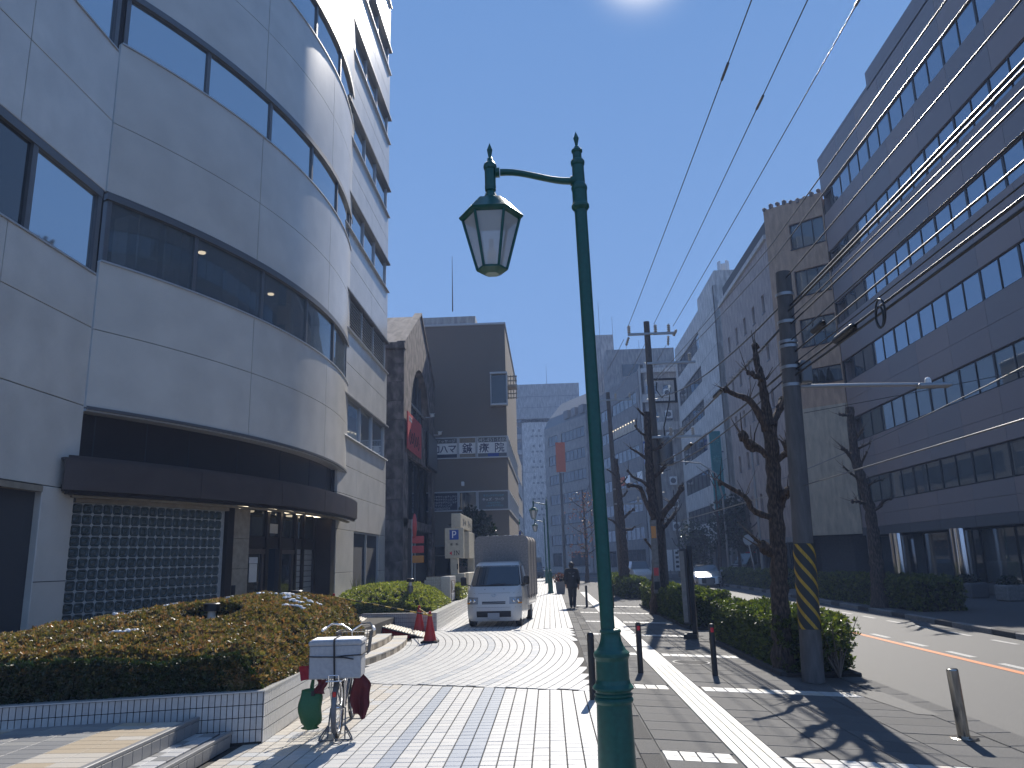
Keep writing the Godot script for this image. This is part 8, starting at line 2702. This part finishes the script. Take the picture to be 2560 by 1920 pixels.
	b.grid(func(u: float, v: float) -> Vector3:
		var y := lerpf(0.66, lerpf(0.24, 0.19, u), v)
		var w := lerpf(0.06, 0.15, smoothstep(0.0, 0.35, v)) - 0.05 * smoothstep(0.7, 1.0, v)
		return Vector3(0.02 + (u - 0.15) * w * 1.25 + 0.012 * sin(v * 8.0), y + 0.012 * sin(u * 7.0), 0.09 + 0.035 * sin(u * 5.0 + v * 3.0) + 0.02 * sin(u * 11.0)), 14, 18)
	b.grid(func(u: float, v: float) -> Vector3:
		var y := lerpf(0.66, lerpf(0.25, 0.21, u), v)
		var w := lerpf(0.06, 0.15, smoothstep(0.0, 0.35, v)) - 0.05 * smoothstep(0.7, 1.0, v)
		return Vector3(0.02 + (u - 0.15) * w * 1.25 + 0.012 * sin(v * 8.0), y, 0.03 + 0.03 * sin(u * 4.0 + v * 2.0)), 14, 18)
	part("fold", b, M.cloth_maroon, g)
	g = thing("red_cloth", "bright red cloth corner sticking out left of the grey box", "cloth", Vector3(-2.55, 0, -8.40), deg_to_rad(6.0))
	b = MB.new()
	b.grid(func(u: float, v: float) -> Vector3: return Vector3(lerpf(0.06, -0.10 + 0.03 * v, u), lerpf(0.74, 0.60, v) + 0.02 * (1.0 - u), 0.03 * sin(u * 4.0 + v * 2.0)), 10, 8)
	b.grid(func(u: float, v: float) -> Vector3: return Vector3(lerpf(0.06, -0.10 + 0.03 * v, u), lerpf(0.74, 0.60, v) + 0.02 * (1.0 - u), -0.03 + 0.03 * sin(u * 4.0 + v * 2.0)), 10, 8)
	part("fold", b, M.cloth_red, g)
	b = MB.new()
	b.grid(func(u: float, v: float) -> Vector3: return Vector3(lerpf(0.20, 0.10, u) + 0.02 * sin(v * 6.0), lerpf(0.62, 0.48, v), 0.06 + 0.02 * sin(u * 6.0)), 8, 8)
	part("inner_fold", b, M.cloth_maroon, g)

func bollard(label: String, at: Vector3, h: float, red: bool) -> void:
	var t := thing("black_bollard", label, "bollard", at, 0, "black bollards on the pavement")
	var b := MB.new()
	b.lathe([[0.045, -0.03], [0.045, h - 0.045], [0.04, h - 0.02], [0.026, h - 0.004], [0.0, h]], 20)
	part("post", b, M.black_paint, t)
	if red:
		b = MB.new()
		for k in 8:
			var a0 := deg_to_rad(58 + k * 8)
			var a1 := deg_to_rad(58 + (k + 1) * 8)
			b.quad(Vector3(cos(a0), 0, sin(a0)) * 0.0465 + Vector3(0, h - 0.13, 0), Vector3(cos(a1), 0, sin(a1)) * 0.0465 + Vector3(0, h - 0.13, 0), Vector3(cos(a1), 0, sin(a1)) * 0.0465 + Vector3(0, h - 0.06, 0), Vector3(cos(a0), 0, sin(a0)) * 0.0465 + Vector3(0, h - 0.06, 0), Vector3.BACK)
		part("red_reflector", b, M.reflector_red, t)

func make_street_furniture() -> void:
	bollard("black bollard half hidden behind the green lamp base", Vector3(0.49, 0, -10.64), 0.83, false)
	bollard("black bollard with red reflector left of the white guiding strip", Vector3(1.38, side_y(1.38), -13.15), 0.78, true)
	bollard("black bollard with red reflector right of the white guiding strip", Vector3(2.52, side_y(2.52), -13.0), 0.78, true)
	bollard("dark bollard next to the walking person", Vector3(1.35, side_y(1.35), -31.0), 0.82, false)
	bollard("distant bollard seen just right of the lamp shaft", Vector3(2.35, side_y(2.35), -31.0), 0.82, false)
	var t := thing("steel_bollard", "leaning polished steel bollard with round foot near the road", "bollard", Vector3(4.15, side_y(4.15), -8.72))
	var b := MB.new()
	b.lathe([[0.057, 0.0], [0.057, 0.66], [0.052, 0.672], [0.04, 0.678], [0.0, 0.68]], 28, Transform3D(Basis(Vector3.BACK, 0.035), Vector3.ZERO))
	part("post", b, M.steel, t)
	b = MB.new()
	b.lathe([[0.135, 0.0], [0.135, 0.008], [0.12, 0.014], [0.0, 0.016]], 28)
	part("foot_plate", b, M.steel, t)
	# information board on dark posts beside the hedge
	t = thing("information_board", "tall thin dark information board seen edge-on beside the hedge", "sign", Vector3(3.24, side_y(3.24), -19.2), deg_to_rad(-14.0))
	sub_box("post", Vector3(0.10, 1.05, 0.0), Vector3(0.10, 2.10, 0.30), M.frame_dark, t, 0.01)
	sub_box("panel", Vector3(-0.02, 1.18, 0.0), Vector3(0.16, 1.70, 0.9), M.frame_dark, t, 0.01)
	sub_box("panel_face", Vector3(-0.05, 1.18, 0.455), Vector3(0.10, 1.60, 0.012), M.concrete, t)
	sub_box("printed_face", Vector3(-0.105, 1.18, 0.0), Vector3(0.012, 1.55, 0.8), M.stone_beige, t)
	sub_box("foot", Vector3(0.0, 0.05, 0.0), Vector3(0.3, 0.1, 0.6), M.frame_dark, t, 0.01)
	# cones and bar
	var cones := [[Vector3(-2.80, 0, -18.45), "red traffic cone nearest the truck on a black base"], [Vector3(-3.5, 0, -21.2), "red traffic cone behind the nearest one, against the planter"], [Vector3(-5.55, 0.385, -20.3), "red traffic cone at the top of the ramp by the hedge"]]
	for k in 3:
		t = thing("traffic_cone", cones[k][1], "traffic cone", cones[k][0], 0.15 * k, "red cones closing the ramp")
		b = MB.new()
		b.lathe([[0.155, 0.035], [0.15, 0.05], [0.085, 0.36], [0.032, 0.66], [0.028, 0.685], [0.0, 0.69]], 24)
		part("cone", b, M.cone_red, t)
		b = MB.new()
		b.bev(Vector3(0, 0.022, 0), Vector3(0.38, 0.044, 0.38), 0.012)
		part("base", b, M.rubber, t)
	for k in 2:
		var p0: Vector3 = [Vector3(-5.55, 0.99, -20.3), Vector3(-3.5, 0.60, -21.2)][k]
		var p1: Vector3 = [Vector3(-2.80, 0.60, -18.45), Vector3(-2.80, 0.58, -18.45)][k]
		t = thing("barrier_bar", ["yellow and black bar hung between the cones across the ramp", "second yellow and black bar behind the cones"][k], "barrier bar", Vector3.ZERO, 0, "striped bars on the cones")
		for j in 16:
			b = MB.new()
			b.tube([p0.lerp(p1, j / 16.0), p0.lerp(p1, (j + 1) / 16.0)], [0.017], 8)
			part("stripe", b, M.bar_yellow if j % 2 else M.rubber, t)
		if k == 0:
			for q in [p0, p1]:
				b = MB.new()
				b.lathe([[0.045, -0.02], [0.055, 0.0], [0.045, 0.02]], 14, Transform3D(Basis(), q))
				part("ring", b, M.bar_yellow, t)
	# parking gate sign
	t = thing("parking_sign", "cream parking gate sign with blue P board beside the truck", "sign")
	for q in [["sign_board", Vector3(-3.74, 2.52, -31.15), Vector3(0.74, 1.17, 0.3)], ["top_box", Vector3(-3.72, 3.42, -33.9), Vector3(0.38, 0.57, 4.8)], ["beam", Vector3(-3.60, 2.50, -35.0), Vector3(0.34, 1.12, 2.6)], ["front_post", Vector3(-3.75, 1.55, -31.2), Vector3(0.30, 0.8, 0.3)], ["rear_post", Vector3(-3.55, 1.55, -35.8), Vector3(0.30, 0.9, 0.3)], ["base_wall", Vector3(-3.62, 0.90, -31.2), Vector3(0.54, 0.92, 0.4)], ["rear_base_wall", Vector3(-3.5, 0.8, -34.6), Vector3(0.3, 1.1, 4.0)]]:
		sub_box(q[0], q[1], q[2], M.cream_paint, t, 0.015)
	sub_box("slot", Vector3(-3.62, 1.62, -31.04), Vector3(0.05, 0.2, 0.012), M.trim_black, t)
	var f := Vector3(0, 0, -30.995)
	sub_box("blue_square", Vector3(-3.74, 2.84, f.z), Vector3(0.36, 0.38, 0.008), M.sign_blue, t)
	letters("letter_p", "P", 0.27, M.sign_white, t, Transform3D(Basis(), Vector3(-3.74, 2.845, f.z + 0.006)))
	b = MB.new()
	strokes(b, "有", 0.105, Transform3D(Basis(), Vector3(-3.90, 2.42, f.z)), 0.10)
	strokes(b, "料", 0.105, Transform3D(Basis(), Vector3(-3.68, 2.42, f.z)), 0.10)
	part("lettering", b, M.print_black, t)
	letters("lettering", "IN", 0.17, M.print_black, t, Transform3D(Basis(), Vector3(-3.64, 2.135, f.z + 0.004)), true)
	b = MB.new()
	b.prism(PackedVector2Array([Vector2(-0.05, 0), Vector2(0.045, 0.075), Vector2(0.045, -0.075)]), 0.01, Transform3D(Basis(), Vector3(-3.88, 2.135, f.z + 0.008)))
	part("arrow", b, M.reflector_red, t)
	b = MB.new()
	var sidew := Basis(Vector3.UP, PI / 2)
	for k in 2:
		strokes(b, ["ロ", "マ"][k], 0.34, Transform3D(sidew, Vector3(-3.526, 3.25, -32.4 - k * 1.9)), 0.14)
		strokes(b, "ーロ", 0.26, Transform3D(sidew, Vector3(-3.526, 3.28, -32.9 - k * 1.9)), 0.14)
	part("side_lettering", b, M.film_grey, t)
	# flower pot beside the distant lamp
	t = thing("flower_pot", "square pot with dry reddish plant beside the distant lamp", "planter", Vector3(0.52, 0, -43.6))
	b = MB.new()
	b.hexa([Vector3(-0.22, 0, -0.22), Vector3(0.22, 0, -0.22), Vector3(0.22, 0, 0.22), Vector3(-0.22, 0, 0.22), Vector3(-0.28, 0.62, -0.28), Vector3(0.28, 0.62, -0.28), Vector3(0.28, 0.62, 0.28), Vector3(-0.28, 0.62, 0.28)])
	part("pot", b, M.clay_pot, t)
	foliage_blob(t, "plant", Vector3(0, 0.78, 0), Vector3(0.36, 0.24, 0.3), 90, 0.12, "dry", 71)
	# utility cabinets, far sign posts
	t = thing("no_parking_sign", "round road sign on a leaning thin pole before the white van", "road sign", Vector3(11.75, -0.02, -46.0))
	b = MB.new()
	b.tube([Vector3.ZERO, Vector3(-0.42, 2.9, 0)], [0.035], 8)
	part("pole", b, M.frame_light, t)
	b = MB.new()
	b.lathe([[0.0, 0.0], [0.30, 0.0], [0.30, 0.012], [0.0, 0.012]], 24, Transform3D(Basis(Vector3.RIGHT, PI / 2) * Basis(Vector3.BACK, 0.0), Vector3(-0.36, 2.65, 0.05)))
	part("disc", b, M.frame_light, t)
	t = thing("street_light", "curved grey street light before the white strip building", "street lamp", Vector3(12.6, -0.02, -57.0))
	b = MB.new()
	b.tube([Vector3.ZERO, Vector3(0, 6.0, 0), Vector3(-0.35, 7.6, 0), Vector3(-1.4, 8.4, 0), Vector3(-3.0, 8.6, 0)], [0.09, 0.07, 0.06, 0.05, 0.04], 10)
	part("mast", b, M.galvanised, t)
	sub_box("lamp_head", Vector3(-3.2, 8.6, 0), Vector3(0.8, 0.12, 0.3), M.galvanised, t, 0.05)
	t = thing("grey_post", "plain grey post standing right of the leaning road sign", "post", Vector3(12.2, -0.02, -46.5))
	b = MB.new()
	b.tube([Vector3.ZERO, Vector3(0.0, 8.5, 0)], [0.09, 0.06], 10)
	part("post", b, M.galvanised, t)

func make_signs() -> void:
	# red street sign post by the stone building
	var t := thing("red_sign_post", "thin steel post with red sign plates near the brown stone building", "sign", Vector3(-5.75, 0.3, -33.0))
	var b := MB.new()
	b.tube([Vector3.ZERO, Vector3(0, 3.3, 0)], [0.03], 8)
	b.tube([Vector3(0.12, 0, 0), Vector3(0.12, 3.3, 0)], [0.02], 8)
	part("post", b, M.frame_light, t)
	b = MB.new()
	b.ball(Vector3(0.10, 3.0, 0), Vector3(0.10, 0.55, 0.10), 12)
	part("red_banner", b, M.sign_red, t)
	for k in 3:
		sub_box("red_plate", Vector3(0.25, 2.45 - k * 0.4, 0.02), Vector3(0.5, 0.3, 0.04), M.sign_red if k < 2 else M.lens_amber, t, 0.02)
	# teal blade sign on the white building
	t = thing("teal_blade_sign", "tall teal vertical sign on the white strip building", "sign", Vector3(13.9, 8.1, -64.0))
	sub_box("blade", Vector3.ZERO, Vector3(0.9, 7.4, 0.25), M.sign_teal, t, 0.03)
	for k in 5:
		b = MB.new()
		for j in 4:
			var a := PI * j / 4.0
			bar2(b, Vector2(cos(a), sin(a)) * 0.26, Vector2(-cos(a), -sin(a)) * 0.26, 0.10, Transform3D(Basis(), Vector3(0, 2.8 - k * 1.38, 0.126)))
		part("faint_character", b, M.teal_print, t)
	sub_box("bracket", Vector3(0.5, 2.0, 0), Vector3(0.3, 0.12, 0.12), M.frame_grey, t)
	sub_box("bracket", Vector3(0.5, -2.0, 0), Vector3(0.3, 0.12, 0.12), M.frame_grey, t)
	# blue school sign
	t = thing("blue_school_sign", "blue and white vertical sign with lettering above the pollarded tree", "sign", Vector3(11.3, 13.0, -85.2))
	sub_box("board", Vector3.ZERO, Vector3(1.25, 2.5, 0.2), M.sign_blue, t, 0.02)
	sub_box("white_field", Vector3(-0.28, -0.1, 0.105), Vector3(0.62, 2.2, 0.01), M.sign_white, t)
	b = MB.new()
	strokes(b, "中学受験", 0.42, Transform3D(Basis(), Vector3(0.12, 0.62, 0.105)), 0.13, 1.25, true)
	part("lettering", b, M.print_white, t)
	b = MB.new()
	strokes(b, "中", 0.5, Transform3D(Basis(), Vector3(-0.54, -0.2, 0.11)), 0.13)
	strokes(b, "学", 0.5, Transform3D(Basis(), Vector3(-0.54, -0.95, 0.11)), 0.13)
	part("blue_lettering", b, M.sign_blue, t)
	b = MB.new()
	b.lathe([[0.0, 0.0], [0.2, 0.0], [0.2, 0.01]], 18, Transform3D(Basis(Vector3.RIGHT, PI / 2), Vector3(-0.28, 0.75, 0.112)))
	part("red_dot", b, M.sign_red, t)
	# green shop sign and blue box sign down the left pavement
	t = thing("green_shop_sign", "green and white shop sign box above the distant left pavement", "sign", Vector3(-2.7, 4.3, -60.5))
	sub_box("green_band", Vector3(0, 0.42, 0), Vector3(1.0, 0.40, 0.3), M.sign_green, t, 0.02)
	sub_box("white_band", Vector3(0, 0.0, 0), Vector3(1.0, 0.42, 0.3), M.sign_white, t, 0.02)
	sub_box("blue_band", Vector3(0.3, -0.55, 0.02), Vector3(0.5, 0.5, 0.3), M.sign_blue, t, 0.02)
	letters("letter", "E", 0.3, M.print_white, t, Transform3D(Basis(), Vector3(0.35, -0.55, 0.18)))
	sub_box("post", Vector3(0.2, -2.5, 0), Vector3(0.12, 3.6, 0.12), M.frame_grey, t)
	# vertical notice strip on the thick tree's pole
	t = thing("pole_notice", "narrow notice strip with orange and red marks strapped on the transformer pole", "sign", Vector3(3.66, 1.6, -27.1))
	sub_box("strip", Vector3(-0.13, 0.2, 0.22), Vector3(0.22, 2.4, 0.03), M.concrete, t, 0.01)
	sub_box("orange_mark", Vector3(-0.13, 1.0, 0.238), Vector3(0.16, 0.4, 0.008), M.lens_amber, t)
	sub_box("red_mark", Vector3(-0.13, -0.3, 0.238), Vector3(0.16, 0.26, 0.008), M.sign_red, t)
	sub_box("dark_mark", Vector3(-0.13, -0.75, 0.238), Vector3(0.18, 0.26, 0.008), M.print_black, t)
	# small white notice boards across the road
	for k in 3:
		t = thing("notice_board", ["white notice board with black lines left of the silver car", "pale tall notice board beside the lined one", "pale low notice board farthest left of the silver car"][k], "sign", Vector3([9.4, 9.9, 8.9][k] + 2.0, 0, -72.0 - k * 0.5), 0, "boards across the road")
		sub_box("board", Vector3(0, 1.5, 0), Vector3([0.5, 0.45, 0.5][k], 1.9, 0.06), M.sign_white, t, 0.01)
		for j in 4:
			if k == 0:
				sub_box("line", Vector3(0, 0.95 + j * 0.4, 0.034), Vector3(0.28, 0.2, 0.006), M.print_black, t)
		sub_box("post", Vector3(0, 0.3, 0), Vector3(0.06, 0.7, 0.06), M.frame_grey, t)
